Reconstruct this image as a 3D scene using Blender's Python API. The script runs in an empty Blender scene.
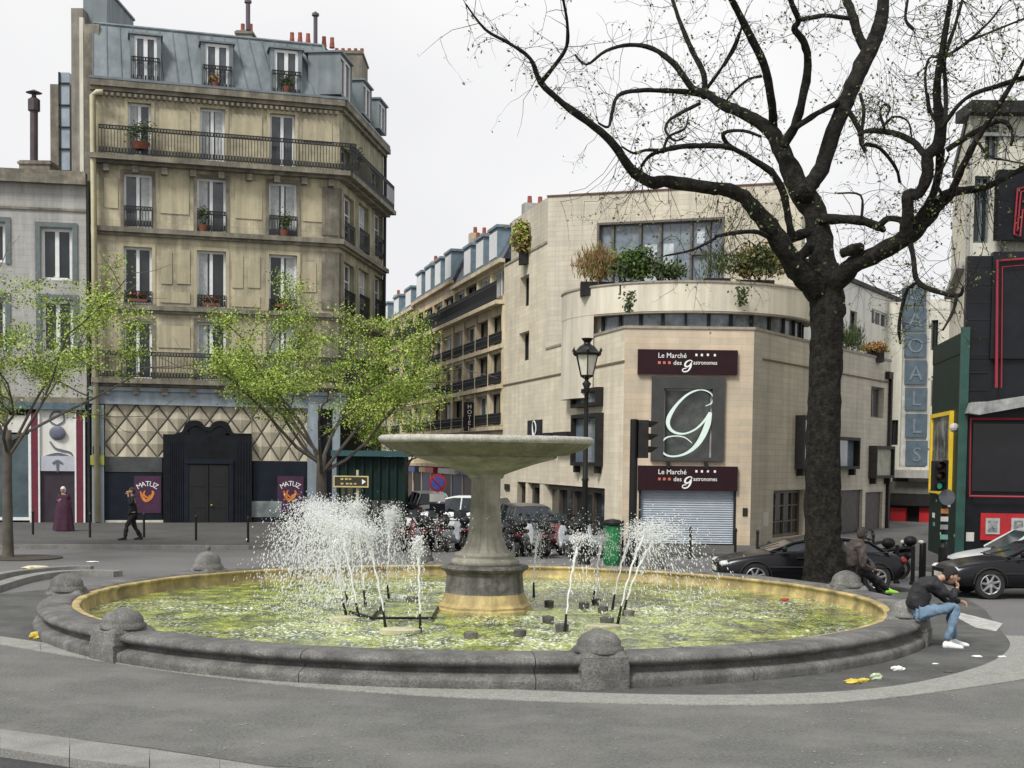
import bpy, math, random
from mathutils import Vector, Matrix, noise
R = math.radians
SC = bpy.context.scene
COL = SC.collection
random.seed(7)
# ------------------------------------------------------------------ camera
F, CAMH, HOR, PIT, ROL = 1350.0, 3.0, 458.0, 3.0, 0.7
CY = HOR + F * math.tan(R(PIT))
ROT = (Matrix.Rotation(R(90 - PIT), 3, 'X') @ Matrix.Rotation(R(ROL), 3, 'Z'))
cd = bpy.data.cameras.new('camera'); cam = bpy.data.objects.new('camera', cd); COL.objects.link(cam)
cam.location = (0, 0, CAMH); cam.rotation_euler = ROT.to_euler()
cd.sensor_width = 36; cd.lens = F / 1024 * 36; cd.shift_y = (CY - 384) / 1024; cd.clip_end = 3000; cd.clip_start = .1
SC.camera = cam
# ------------------------------------------------------------------ light
SUN_EL, SUN_AZ = 50, 215      # azimuth measured clockwise from +Y: behind the camera, to the left
w = bpy.data.worlds.new('World'); SC.world = w; w.use_nodes = True
nt = w.node_tree; nt.nodes.clear()
def wn(t, **k):
    n = nt.nodes.new(t)
    for a, b in k.items(): setattr(n, a, b)
    return n
sky = wn('ShaderNodeTexSky', sky_type='NISHITA', sun_disc=False, sun_elevation=R(SUN_EL), sun_rotation=R(SUN_AZ), dust_density=4, air_density=1.0)
hs = wn('ShaderNodeHueSaturation'); hs.inputs['Saturation'].default_value = .10
mx = wn('ShaderNodeMix', data_type='RGBA'); mx.inputs['Factor'].default_value = .86
tc = wn('ShaderNodeTexCoord'); ns = wn('ShaderNodeTexNoise'); ns.inputs['Scale'].default_value = 1.6; ns.inputs['Detail'].default_value = 3
cr = wn('ShaderNodeValToRGB'); cr.color_ramp.elements[0].color = (6.0, 6.0, 6.35, 1); cr.color_ramp.elements[1].color = (8.3, 8.3, 8.3, 1)
cr.color_ramp.elements[0].position = .35; cr.color_ramp.elements[1].position = .62
bg = wn('ShaderNodeBackground'); bg.inputs['Strength'].default_value = .098; out = wn('ShaderNodeOutputWorld')
L = nt.links.new
L(sky.outputs[0], hs.inputs['Color']); L(hs.outputs[0], mx.inputs['A']); L(tc.outputs['Generated'], ns.inputs['Vector'])
L(ns.outputs['Fac'], cr.inputs[0]); L(cr.outputs[0], mx.inputs['B']); L(mx.outputs['Result'], bg.inputs[0]); L(bg.outputs[0], out.inputs[0])
sd = bpy.data.lights.new('sun', 'SUN'); sd.energy = 2.6; sd.angle = R(14); sd.color = (1, .97, .92)
so = bpy.data.objects.new('sun', sd); COL.objects.link(so)
az, el = R(SUN_AZ), R(SUN_EL)
sv = Vector((math.sin(az) * math.cos(el), math.cos(az) * math.cos(el), math.sin(el)))
so.rotation_euler = sv.to_track_quat('Z', 'Y').to_euler(); so.location = (-20, -20, 40)
vs = SC.view_settings; vs.view_transform = 'Standard'; vs.look = 'None'; vs.exposure = 0.38; vs.gamma = 1; vs.use_curve_mapping = False
# ------------------------------------------------------------------ projection helpers
def ray(px, py): return ROT @ Vector(((px - 512) / F, -(py - CY) / F, -1))
def at(px, py, Y):
    r = ray(px, py); return Vector((0, 0, CAMH)) + r * (Y / r.y)
def G(px, py, z=0.0):
    r = ray(px, py); return Vector((0, 0, CAMH)) + r * ((z - CAMH) / r.z)
def X(px, Y, py=440): return at(px, py, Y).x
# ------------------------------------------------------------------ materials
MAT = {}
def mat(name, col, rough=.8, var=.25, scale=3.0, bump=.0, bscale=30, col2=None, streak=0, metal=0, spec=.5, brick=None, grime=None, trans=0, fine=0):
    if name in MAT: return MAT[name]
    m = bpy.data.materials.new(name); m.use_nodes = True; t = m.node_tree; N = t.nodes; b = N['Principled BSDF']; k = t.links.new
    b.inputs['Roughness'].default_value = rough; b.inputs['Metallic'].default_value = metal; b.inputs['Specular IOR Level'].default_value = spec
    if trans: b.inputs['Transmission Weight'].default_value = trans
    g = N.new('ShaderNodeNewGeometry'); P = g.outputs['Position']
    def noi(sc, det=4, vec=None, r=.6):
        n = N.new('ShaderNodeTexNoise'); n.inputs['Scale'].default_value = sc; n.inputs['Detail'].default_value = det; n.inputs['Roughness'].default_value = r
        k(vec or P, n.inputs['Vector']); return n.outputs['Fac']
    def rmp(f, a, bb, lo=.3, hi=.7):
        c = N.new('ShaderNodeValToRGB'); c.color_ramp.elements[0].position = lo; c.color_ramp.elements[1].position = hi
        c.color_ramp.elements[0].color = (*a, 1); c.color_ramp.elements[1].color = (*bb, 1); k(f, c.inputs[0]); return c.outputs[0]
    def mixc(typ, A, B, fac=1.0):
        x = N.new('ShaderNodeMix'); x.data_type = 'RGBA'; x.blend_type = typ
        if isinstance(fac, float): x.inputs['Factor'].default_value = fac
        else: k(fac, x.inputs['Factor'])
        k(A, x.inputs['A'])
        if isinstance(B, tuple): x.inputs['B'].default_value = (*B, 1)
        else: k(B, x.inputs['B'])
        return x.outputs['Result']
    c2 = col2 or tuple(min(1, c * (1 + var)) for c in col); c1 = col if col2 else tuple(c * (1 - var) for c in col)
    c = rmp(noi(scale), c1, c2)
    if fine:
        c = mixc('MULTIPLY', c, rmp(noi(fine, 3, None, .8), (.6,) * 3, (1.4,) * 3, .33, .67))
    H = None
    if brick:
        uv = N.new('ShaderNodeUVMap'); br = N.new('ShaderNodeTexBrick'); bw, bh, mort, bc1, bc2, bm = brick
        br.inputs['Scale'].default_value = 1; br.inputs['Brick Width'].default_value = bw; br.inputs['Row Height'].default_value = bh
        br.inputs['Mortar Size'].default_value = mort; br.inputs['Color1'].default_value = (*bc1, 1); br.inputs['Color2'].default_value = (*bc2, 1); br.inputs['Mortar'].default_value = (*bm, 1)
        br.inputs['Mortar Smooth'].default_value = .3
        k(uv.outputs[0], br.inputs['Vector']); c = mixc('MULTIPLY', c, br.outputs['Color'])
    if streak:
        mp = N.new('ShaderNodeMapping'); mp.inputs['Scale'].default_value = (2.2, 2.2, .16); k(P, mp.inputs['Vector'])
        c = mixc('MULTIPLY', c, rmp(noi(1, 5, mp.outputs[0], .7), (1 - streak,) * 3, (1.05,) * 3, .3, .62))
    if grime:
        c = mixc('MIX', c, grime[0], rmp(noi(grime[1], 6, None, .7), (0,) * 3, (grime[2],) * 3, .45, .68))
    k(c, b.inputs['Base Color'])
    if bump:
        bp = N.new('ShaderNodeBump'); bp.inputs['Strength'].default_value = bump; bp.inputs['Distance'].default_value = .05 if name == 'plane_bark' else .02
        k(noi(bscale, 4), bp.inputs['Height']); k(bp.outputs[0], b.inputs['Normal'])
    MAT[name] = m; return m
def emit_mat(name, col, s):
    m = bpy.data.materials.new(name); m.use_nodes = True; b = m.node_tree.nodes['Principled BSDF']
    b.inputs['Base Color'].default_value = (*col, 1); b.inputs['Emission Color'].default_value = (*col, 1); b.inputs['Emission Strength'].default_value = s; return m
asphalt = mat('asphalt', (.120, .121, .112), .9, .16, .35, .7, 60, fine=26, grime=((.18, .18, .168), .7, .75))
asphalt_dark = mat('asphalt_damp', (.068, .069, .066), .85, .25, .6, .7, 60, fine=26, grime=((.13, .13, .12), .9, .8))
road_m = mat('road_asphalt', (.13, .13, .128), .85, .16, .25, .3, 50, fine=30)
far_walk = mat('far_pavement', (.075, .073, .07), .8, .22, .5, .2, 40, fine=20)
granite = mat('granite', (.22, .22, .205), .8, .2, 2.5, .4, 60, fine=50, grime=((.15, .145, .13), 2.2, .5))
granite_pale = mat('granite_pale', (.27, .275, .25), .8, .2, 1.5, .4, 60, fine=30, grime=((.15, .15, .135), 1.5, .7))
basin_st = mat('basin_stone', (.165, .163, .152), .8, .35, 1.6, .7, 35, streak=.5, fine=30, grime=((.06, .058, .055), 1.5, .8))
lime = mat('lime_crust', (.50, .39, .17), .7, .3, 3.0, .5, 25, streak=.55, grime=((.17, .13, .06), 1.6, .8))
ped_st = mat('pedestal_stone', (.30, .285, .24), .75, .30, 2.5, .6, 30, streak=.4, grime=((.10, .11, .07), 2.0, .6))
ped_dark = mat('pedestal_dark', (.15, .14, .125), .7, .5, 4, .8, 30, streak=.75, grime=((.03, .03, .03), 2.5, .8))
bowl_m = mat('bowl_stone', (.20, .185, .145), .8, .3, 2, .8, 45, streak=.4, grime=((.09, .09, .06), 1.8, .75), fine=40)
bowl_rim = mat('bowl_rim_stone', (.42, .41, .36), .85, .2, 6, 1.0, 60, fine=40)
black_m = mat('black_metal', (.010, .010, .010), .5, .3, 10, spec=.3)
iron = mat('wrought_iron', (.016, .018, .018), .6, .3, 6, spec=.3)
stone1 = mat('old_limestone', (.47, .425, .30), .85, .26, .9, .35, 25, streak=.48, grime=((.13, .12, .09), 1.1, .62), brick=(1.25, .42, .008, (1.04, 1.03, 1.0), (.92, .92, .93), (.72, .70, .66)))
stone1p = mat('old_limestone_panel', (.48, .43, .29), .85, .2, 1.4, .3, 25, streak=.4, grime=((.14, .125, .09), 1.4, .5))
stone1d = mat('dirty_cornice', (.22, .20, .155), .85, .35, 2, .5, 25, streak=.5, grime=((.07, .07, .06), 1.8, .65))
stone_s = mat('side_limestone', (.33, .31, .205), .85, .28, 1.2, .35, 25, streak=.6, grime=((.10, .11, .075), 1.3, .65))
white_p = mat('white_paint', (.68, .70, .70), .5, .08, 5)
grey_w = mat('grey_render', (.43, .425, .40), .85, .16, 1, .2, 25, streak=.35, grime=((.18, .17, .16), 1, .5), brick=(.8, .25, .01, (1, 1, 1), (.93, .93, .93), (.75, .75, .75)))
zinc = mat('zinc_roof', (.165, .195, .21), .6, .2, 1.2, .1, 20, streak=.3, metal=.15)
zinc_side = mat('zinc_green', (.13, .19, .17), .6, .25, 1.2, .1, 20, streak=.4, metal=.15)
slate = mat('slate', (.10, .115, .14), .6, .3, 3, .3, 20, brick=(.3, .2, .01, (1, 1, 1), (.8, .8, .85), (.6, .6, .6)))
trav = mat('travertine', (.70, .655, .53), .8, .10, .35, .15, 30, streak=.14, brick=(1.1, .19, .007, (1.03, 1.0, .95), (.90, .88, .86), (.78, .75, .72)), grime=((.42, .36, .27), .55, .4))
trav2 = mat('travertine_corner', (.56, .49, .38), .8, .16, .5, .15, 30, streak=.12, brick=(1.4, .21, .006, (1.08, 1.0, .93), (.88, .88, .88), (.75, .72, .68)), grime=((.36, .28, .19), .7, .4))
trav3 = mat('travertine_upper', (.53, .495, .405), .8, .12, .4, .15, 30, streak=.2, brick=(1.1, .2, .012, (1.04, 1.02, 1.0), (.90, .90, .89), (.80, .78, .75)))
cream = mat('cream_stone', (.64, .55, .38), .85, .18, .8, .2, 20, streak=.3, grime=((.26, .2, .12), .9, .4))
ochre = mat('ochre_stone', (.58, .47, .31), .85, .2, .8, .2, 20, streak=.3, grime=((.2, .15, .09), .9, .45))
pale_w = mat('pale_render', (.60, .585, .50), .85, .10, .8, .1, 20, streak=.25, grime=((.4, .38, .3), .7, .3))
white_w = mat('white_render', (.66, .65, .6), .85, .07, .8, .1, 20, streak=.22)
glass = mat('dark_glass', (.022, .026, .03), .08, .5, .7, spec=.5)
glass_b = mat('blue_glass', (.12, .155, .19), .08, .35, .8, spec=.9, grime=((.30, .34, .36), 1.1, .6))
glass_l = mat('pale_glass', (.06, .07, .082), .12, .45, 1.2, spec=.6)
curt = mat('net_curtain', (.42, .44, .45), .9, .2, 6)
frame_d = mat('dark_frame', (.020, .019, .018), .6, .3, 4, spec=.25)
navy = mat('navy_paint', (.009, .013, .021), .45, .3, 2, spec=.25)
shop_dark = mat('shop_dark', (.009, .010, .013), .5, .4, 2, spec=.2)
skyb = mat('pale_blue_paint', (.27, .32, .36), .7, .12, 2, streak=.3)
burg = mat('burgundy_paint', (.13, .015, .03), .5, .2, 3)
maroon = mat('maroon_sign', (.022, .006, .009), .5, .2, 3, spec=.25)
quilt = mat('quilted_panel', (.44, .40, .30), .6, .12, 2, streak=.35)
teal = mat('teal_edge', (.02, .07, .08), .5, .2, 3)
green_k = mat('dark_green_paint', (.004, .018, .015), .5, .3, 2, spec=.25)
red_p = mat('red_paint', (.42, .015, .02), .5, .15, 3)
red_b = mat('brick_red', (.35, .07, .04), .8, .25, 4)
pink = emit_mat('neon_red', (.28, .02, .035), .04)
yellow_p = mat('yellow_paint', (.75, .52, .03), .5, .1, 3)
white_t = mat('white_lettering', (.82, .84, .82), .6, .03, 3)
mint_t = mat('pale_script', (.72, .86, .80), .5, .05, 3)
shutter_m = mat('roller_shutter', (.50, .55, .60), .45, .08, 2, metal=.2)
bark = mat('plane_bark', (.013, .012, .011), .95, .6, 5, 1.0, 16, grime=((.045, .041, .03), 7, .75), fine=11, spec=.2)
bark_s = mat('young_bark', (.085, .075, .06), .9, .3, 4, .6, 30)
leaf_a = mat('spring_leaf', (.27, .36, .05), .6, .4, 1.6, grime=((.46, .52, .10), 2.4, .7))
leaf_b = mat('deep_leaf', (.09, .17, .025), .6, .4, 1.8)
bud_m = mat('bud_leaf', (.10, .13, .035), .7, .4, 4)
bush_o = mat('ochre_leaf', (.21, .165, .05), .8, .4, 2)
bush_r = mat('russet_leaf', (.20, .12, .045), .8, .4, 2)
bush_g = mat('bush_leaf', (.055, .08, .025), .8, .4, 2)
terra = mat('terracotta', (.16, .055, .03), .8, .2, 4)
pot_red = mat('chimney_pot', (.26, .07, .045), .8, .3, 5)
car_blk = mat('black_car_paint', (.006, .006, .008), .25, .2, 2, spec=.35)
car_wht = mat('white_car_paint', (.70, .71, .72), .25, .04, 2, spec=.7)
car_grey = mat('grey_car_paint', (.05, .055, .065), .25, .2, 2, spec=.7)
car_silver = mat('silver_car_paint', (.35, .37, .39), .3, .1, 2, spec=.7)
tyre_m = mat('tyre_rubber', (.015, .015, .015), .85, .2, 8)
rim_m = mat('alloy', (.42, .43, .44), .35, .1, 8, metal=.7)
tail_m = mat('tail_lamp', (.16, .008, .008), .2, .1, 4)
lamp_g = mat('lamp_glass', (.62, .60, .52), .3, .1, 6)
skin_m = mat('skin', (.42, .25, .17), .6, .08, 12)
hair_m = mat('dark_hair', (.012, .010, .009), .8, .4, 40, .6, 80)
jean_m = mat('blue_denim', (.15, .23, .32), .9, .25, 9, .5, 60)
jacket_m = mat('black_jacket', (.014, .014, .018), .7, .4, 6, .6, 25)
leather_m = mat('brown_leather', (.045, .036, .032), .42, .4, 8, .6, 20)
cloth_d = mat('dark_cloth', (.012, .012, .014), .85, .3, 6)
robe_m = mat('plum_robe', (.045, .012, .03), .9, .3, 4, .5, 15)
scarf_m = mat('white_scarf', (.6, .58, .55), .8, .1, 8)
shoe_m = mat('white_shoe', (.75, .76, .76), .6, .08, 10)
green_b = mat('green_plastic', (.02, .22, .07), .5, .15, 4)
paper = mat('litter_paper', (.72, .72, .70), .8, .1, 9)
foam_m = mat('spray_water', (.88, .90, .90), .25, .03, 5, spec=.6, trans=.15)
# ------------------------------------------------------------------ mesh builder
ORG = {}
class MB:
    def __init__(s): s.v = []; s.f = []; s.m = []; s.mi = 0
    def add(s, vs, fs):
        n = len(s.v); s.v += [tuple(a) for a in vs]
        for f in fs: s.f.append(tuple(i + n for i in f)); s.m.append(s.mi)
        return s
    def quad(s, a, b, c, d): return s.add((a, b, c, d), ((0, 1, 2, 3),))
    def hexa(s, b, t):        # bottom loop, top loop (same count)
        n = len(b); return s.add(list(b) + list(t), [tuple(range(n - 1, -1, -1)), tuple(range(n, 2 * n))] + [(i, (i + 1) % n, n + (i + 1) % n, n + i) for i in range(n)])
    def box(s, x0, x1, y0, y1, z0, z1):
        return s.hexa(((x0, y0, z0), (x1, y0, z0), (x1, y1, z0), (x0, y1, z0)), ((x0, y0, z1), (x1, y0, z1), (x1, y1, z1), (x0, y1, z1)))
    def prism(s, pts, z0, z1): return s.hexa([(p[0], p[1], z0) for p in pts], [(p[0], p[1], z1) for p in pts])
    def lathe(s, prof, n=48, c=(0, 0, 0), rot=0, a0=0, a1=2 * math.pi, sy=1):
        full = abs(a1 - a0 - 2 * math.pi) < 1e-6; k = n if full else n + 1; vs = []
        for r, z in prof:
            for i in range(k):
                a = rot + a0 + (a1 - a0) * i / n; vs.append((c[0] + r * math.cos(a), c[1] + sy * r * math.sin(a), c[2] + z))
        fs = []
        for j in range(len(prof) - 1):
            for i in range(n):
                i2 = (i + 1) % k; fs.append((j * k + i, j * k + i2, (j + 1) * k + i2, (j + 1) * k + i))
        return s.add(vs, fs)
    def tube(s, pts, rad, n=6, cap=True):
        pts = [Vector(p) for p in pts]
        if not hasattr(rad, '__len__'): rad = [rad] * len(pts)
        vs = []; up = None
        for i, p in enumerate(pts):
            d = (pts[min(i + 1, len(pts) - 1)] - pts[max(i - 1, 0)]); d = d.normalized() if d.length > 1e-9 else Vector((0, 0, 1))
            if up is None: up = Vector((1, 0, 0)) if abs(d.x) < .8 else Vector((0, 1, 0))
            a = (up - d * up.dot(d)); a = a.normalized() if a.length > 1e-6 else d.orthogonal().normalized(); up = a; b = d.cross(a)
            for k in range(n):
                t = 2 * math.pi * k / n; vs.append(p + (a * math.cos(t) + b * math.sin(t)) * rad[i])
        fs = [(j * n + k, j * n + (k + 1) % n, (j + 1) * n + (k + 1) % n, (j + 1) * n + k) for j in range(len(pts) - 1) for k in range(n)]
        if cap: fs += [tuple(range(n - 1, -1, -1)), tuple(range((len(pts) - 1) * n, len(pts) * n))]
        return s.add(vs, fs)
    def ball(s, c, r, n=12, m=8, sc=(1, 1, 1), fn=None):
        vs = []; fs = []
        for j in range(m + 1):
            for i in range(n):
                t = math.pi * j / m; a = 2 * math.pi * i / n
                p = Vector((math.sin(t) * math.cos(a) * sc[0], math.sin(t) * math.sin(a) * sc[1], -math.cos(t) * sc[2])) * r
                if fn: p = fn(p)
                vs.append(Vector(c) + p)
        for j in range(m):
            for i in range(n): fs.append((j * n + i, j * n + (i + 1) % n, (j + 1) * n + (i + 1) % n, (j + 1) * n + i))
        return s.add(vs, fs)
    def octa(s, c, r):
        x, y, z = c; return s.add(((x + r, y, z), (x, y + r, z), (x - r, y, z), (x, y - r, z), (x, y, z + r), (x, y, z - r)), ((0, 1, 4), (1, 2, 4), (2, 3, 4), (3, 0, 4), (1, 0, 5), (2, 1, 5), (3, 2, 5), (0, 3, 5)))
    def leaf(s, c, size, rnd=random):
        a = Vector((rnd.uniform(-1, 1), rnd.uniform(-1, 1), rnd.uniform(-1, 1))).normalized(); b = a.orthogonal().normalized()
        th = rnd.uniform(0, 6.28); b2 = a.cross(b); d = b * math.cos(th) + b2 * math.sin(th); e = a.cross(d)
        c = Vector(c); return s.add((c - d * size, c + e * size * .55, c + d * size, c - e * size * .55), ((0, 1, 2, 3),))
    def build(s, name, mats, parent=None, org=None, smooth=False):
        if not isinstance(mats, (list, tuple)): mats = [mats]
        if parent is not None: O = ORG[parent.name]
        else: O = Vector(org) if org is not None else Vector((0, 0, 0))
        me = bpy.data.meshes.new(name); me.from_pydata([(a[0] - O.x, a[1] - O.y, a[2] - O.z) for a in s.v], [], s.f)
        for m in mats: me.materials.append(m)
        if len(mats) > 1: me.polygons.foreach_set('material_index', s.m)
        if smooth: me.polygons.foreach_set('use_smooth', [True] * len(s.f))
        me.update()
        if len(s.f) < 60000:
            uv = me.uv_layers.new(name='UVMap'); dat = [0.0] * (2 * len(me.loops)); vsx = me.vertices
            for p in me.polygons:
                nn = p.normal
                if abs(nn.z) < .8:
                    t = Vector((-nn.y, nn.x, 0)); t = t.normalized() if t.length > 1e-6 else Vector((1, 0, 0))
                    if t.x < 0 or (abs(t.x) < .05 and t.y < 0): t = -t
                    for li in p.loop_indices:
                        c = vsx[me.loops[li].vertex_index].co; dat[2 * li] = t.x * (c.x + O.x) + t.y * (c.y + O.y); dat[2 * li + 1] = c.z + O.z
                else:
                    for li in p.loop_indices:
                        c = vsx[me.loops[li].vertex_index].co; dat[2 * li] = c.x + O.x; dat[2 * li + 1] = c.y + O.y
            uv.data.foreach_set('uv', dat)
        o = bpy.data.objects.new(name, me); COL.objects.link(o)
        if parent is not None: o.parent = parent; ORG[o.name] = O
        else: o.location = O; ORG[o.name] = O
        return o
def tag(o, label=None, cat=None, group=None, kind=None):
    if label: o['label'] = label
    if cat: o['category'] = cat
    if group: o['group'] = group
    if kind: o['kind'] = kind
    return o
def thing(name, loc, label, cat, group=None):
    o = bpy.data.objects.new(name, None); o.empty_display_size = .2; COL.objects.link(o); o.location = loc; ORG[o.name] = Vector(loc)
    return tag(o, label, cat, group)
def copy_tree(o, parent=None):
    c = o.copy(); COL.objects.link(c); c.parent = parent
    for ch in o.children: copy_tree(ch, c)
    return c
def place(proto, used, loc, rz=0, label=None, scale=None):
    o = proto if not used else copy_tree(proto)
    o.location = loc; o.rotation_euler = (0, 0, rz)
    if scale: o.scale = (scale,) * 3
    if label: o['label'] = label
    return o
def struct(mb, name, m, **k): return tag(mb.build(name, m, **k), kind='structure')
def smooth_path(pts, rad, k=4):
    P = [Vector(p) for p in pts]; out = []; rr = []
    for i in range(len(P) - 1):
        p0, p1, p2, p3 = P[max(i - 1, 0)], P[i], P[i + 1], P[min(i + 2, len(P) - 1)]
        for j in range(k):
            t = j / k
            out.append(.5 * ((2 * p1) + (p2 - p0) * t + (2 * p0 - 5 * p1 + 4 * p2 - p3) * t * t + (3 * p1 - p0 - 3 * p2 + p3) * t ** 3)); rr.append(rad[i] * (1 - t) + rad[i + 1] * t)
    out.append(P[-1]); rr.append(rad[-1]); return out, rr
# ------------------------------------------------------------------ wall helper
class Wall:
    def __init__(s, A, B, flip=False):
        s.A = Vector((A[0], A[1], 0)); s.B = Vector((B[0], B[1], 0)); s.L = (s.B - s.A).length; s.d = (s.B - s.A) / s.L
        s.n = Vector((s.d.y, -s.d.x, 0))
        if s.n.dot(-s.A) < 0: s.n = -s.n
        if flip: s.n = -s.n
    def p(s, u, z, o=0.0): q = s.A + s.d * u + s.n * o; return Vector((q.x, q.y, z))
    def uz(s, px, py):
        r = ray(px, py); C = Vector((0, 0, CAMH)); t = (s.A - C).dot(s.n) / r.dot(s.n); q = C + r * t; return (q - s.A).dot(s.d), q.z
    def rect(s, x0, y0, x1, y1):
        xm, ym = (x0 + x1) / 2, (y0 + y1) / 2; return s.uz(x0, ym)[0], s.uz(x1, ym)[0], s.uz(xm, y1)[1], s.uz(xm, y0)[1]
    def box(s, mb, u0, u1, z0, z1, o0, o1):
        q = lambda u, o, z: s.p(u, z, o)
        return mb.hexa((q(u0, o1, z0), q(u1, o1, z0), q(u1, o0, z0), q(u0, o0, z0)), (q(u0, o1, z1), q(u1, o1, z1), q(u1, o0, z1), q(u0, o0, z1)))
    def face(s, mb, z0, z1, holes, rev=.28, u0=0, u1=None):
        u1 = s.L if u1 is None else u1
        us = sorted({u0, u1} | {h[0] for h in holes if u0 < h[0] < u1} | {h[1] for h in holes if u0 < h[1] < u1}); zs = sorted({z0, z1} | {h[2] for h in holes if z0 < h[2] < z1} | {h[3] for h in holes if z0 < h[3] < z1})
        for a, b in zip(us, us[1:]):
            for c, d in zip(zs, zs[1:]):
                um, zm = (a + b) / 2, (c + d) / 2
                if any(h[0] < um < h[1] and h[2] < zm < h[3] for h in holes): continue
                mb.quad(s.p(a, c), s.p(b, c), s.p(b, d), s.p(a, d))
        for h in holes:
            a, b, c, d = h[:4]
            for (ua, za, ub, zb) in ((a, c, b, c), (b, c, b, d), (b, d, a, d), (a, d, a, c)):
                mb.quad(s.p(ua, za), s.p(ub, zb), s.p(ub, zb, -rev), s.p(ua, za, -rev))
    def window(s, root, h, fm=None, gm=None, rev=.28, sash=2, bars=0, fw=.07, mw=.08, name='window', curtain=None, sill=False):
        a, b, c, d = h[:4]; fm = fm or white_p; gm = gm or glass; mb = MB(); o0, o1 = -rev + .01, -rev + .07
        s.box(mb, a, a + fw, c, d, o0, o1); s.box(mb, b - fw, b, c, d, o0, o1); s.box(mb, a + fw, b - fw, d - fw, d, o0, o1); s.box(mb, a + fw, b - fw, c, c + fw, o0, o1)
        for i in range(1, sash):
            u = a + (b - a) * i / sash; s.box(mb, u - mw / 2, u + mw / 2, c + fw, d - fw, o0, o1 + .01)
        for i in range(1, bars + 1):
            z = c + (d - c) * i / (bars + 1); s.box(mb, a + fw, b - fw, z - .025, z + .025, o0, o1 - .01)
        f = mb.build(name, fm, root)
        g = MB(); s.box(g, a - .03, b + .03, c - .03, d + .03, -rev - .04, -rev + .015); g.build('pane', gm, f)
        if curtain:
            g = MB(); k = .3 * (b - a)
            if curtain & 1: s.box(g, a + fw, a + fw + k, c + fw, d - fw, -rev + .016, -rev + .028)
            if curtain & 2: s.box(g, b - fw - k, b - fw, c + fw, d - fw, -rev + .016, -rev + .028)
            g.build('curtain', curt, f)
        if sill:
            g = MB(); s.box(g, a - .08, b + .08, c - .1, c - .004, -rev, .08); g.build('sill', stone1d, f)
        return f
    def railing(s, root, u0, u1, z0, h=.95, off=.0, step=.13, name='railing', m=None, r=.012, deco=True):
        mb = MB()
        for z in ((z0 + h), (z0 + .08), (z0 + h - .14)): s.box(mb, u0, u1, z - .02, z + .02, off - .02, off + .02)
        n = max(2, int((u1 - u0) / step))
        for i in range(n + 1):
            u = u0 + (u1 - u0) * i / n; s.box(mb, u - r, u + r, z0, z0 + h, off - r, off + r)
            if deco and i < n:
                um = u + (u1 - u0) / n / 2; s.box(mb, um - .03, um + .03, z0 + h - .13, z0 + h - .03, off - .008, off + .008); s.box(mb, um - .035, um + .035, z0 + .1, z0 + .28, off - .008, off + .008)
        return mb.build(name, m or iron, root)
def text_mesh(txt, size, o_pt, du, dv, nrm, m, parent, name='lettering', align='LEFT', depth=.01, shear=0, sx=1.0):
    c = bpy.data.curves.new('t', 'FONT'); c.body = txt; c.size = size; c.align_x = align; c.extrude = depth; c.shear = shear; c.resolution_u = 3
    o = bpy.data.objects.new('t', c); COL.objects.link(o); dg = bpy.context.evaluated_depsgraph_get(); me = bpy.data.meshes.new_from_object(o.evaluated_get(dg)); 
    vs = [v.co.copy() for v in me.vertices]; fs = [tuple(p.vertices) for p in me.polygons]
    bpy.data.objects.remove(o); bpy.data.curves.remove(c); bpy.data.meshes.remove(me)
    mb = MB(); mb.add([Vector(o_pt) + Vector(du) * v.x * sx + Vector(dv) * v.y + Vector(nrm) * v.z for v in vs], fs); return mb.build(name, m, parent)
def ribbon(mb, wl, pts, o0, o1):      # pts: (u,z,width)
    P, W = smooth_path([(a, b, 0) for a, b, _ in pts], [c for *_, c in pts], 8); n = len(P); L_, R_ = [], []
    for i in range(n):
        d = P[min(i + 1, n - 1)] - P[max(i - 1, 0)]; d.normalize(); q = Vector((-d.y, d.x, 0)) * W[i] / 2; L_.append(P[i] + q); R_.append(P[i] - q)
    for i in range(n - 1):
        b = [wl.p(q.x, q.y, o0) for q in (L_[i], L_[i + 1], R_[i + 1], R_[i])]; t = [wl.p(q.x, q.y, o1) for q in (L_[i], L_[i + 1], R_[i + 1], R_[i])]; mb.hexa(b, t)
V3 = Vector; UP = Vector((0, 0, 1))
def foliage(name, parent, c, rx, ry, rz, n, size, m, org=None, seed=1, clump=.35, spiky=0):
    rnd = random.Random(seed); mb = MB(); cl = []
    for i in range(int(14)):
        a = rnd.uniform(0, 6.28); t = math.acos(rnd.uniform(-.6, 1)); q = rnd.uniform(.35, .9)
        cl.append(Vector((rx * q * math.sin(t) * math.cos(a), ry * q * math.sin(t) * math.sin(a), rz * q * math.cos(t))))
    for i in range(n):
        b = rnd.choice(cl); p = b + Vector((rnd.gauss(0, rx * clump), rnd.gauss(0, ry * clump), rnd.gauss(0, rz * clump)))
        if p.z < -rz * .9: p.z = -rz * .9
        if spiky:
            q = Vector(c) + p; d = Vector((rnd.gauss(0, .25), rnd.gauss(0, .25), 1)) * size * 2.2; e = Vector((rnd.uniform(-1, 1), rnd.uniform(-1, 1), 0)).normalized() * size * .22; mb.quad(q - e, q + e, q + d + e * .2, q + d - e * .2)
        else: mb.leaf(Vector(c) + p, size * rnd.uniform(.6, 1.3), rnd)
    return mb.build(name, m, parent, org=org)
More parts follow.
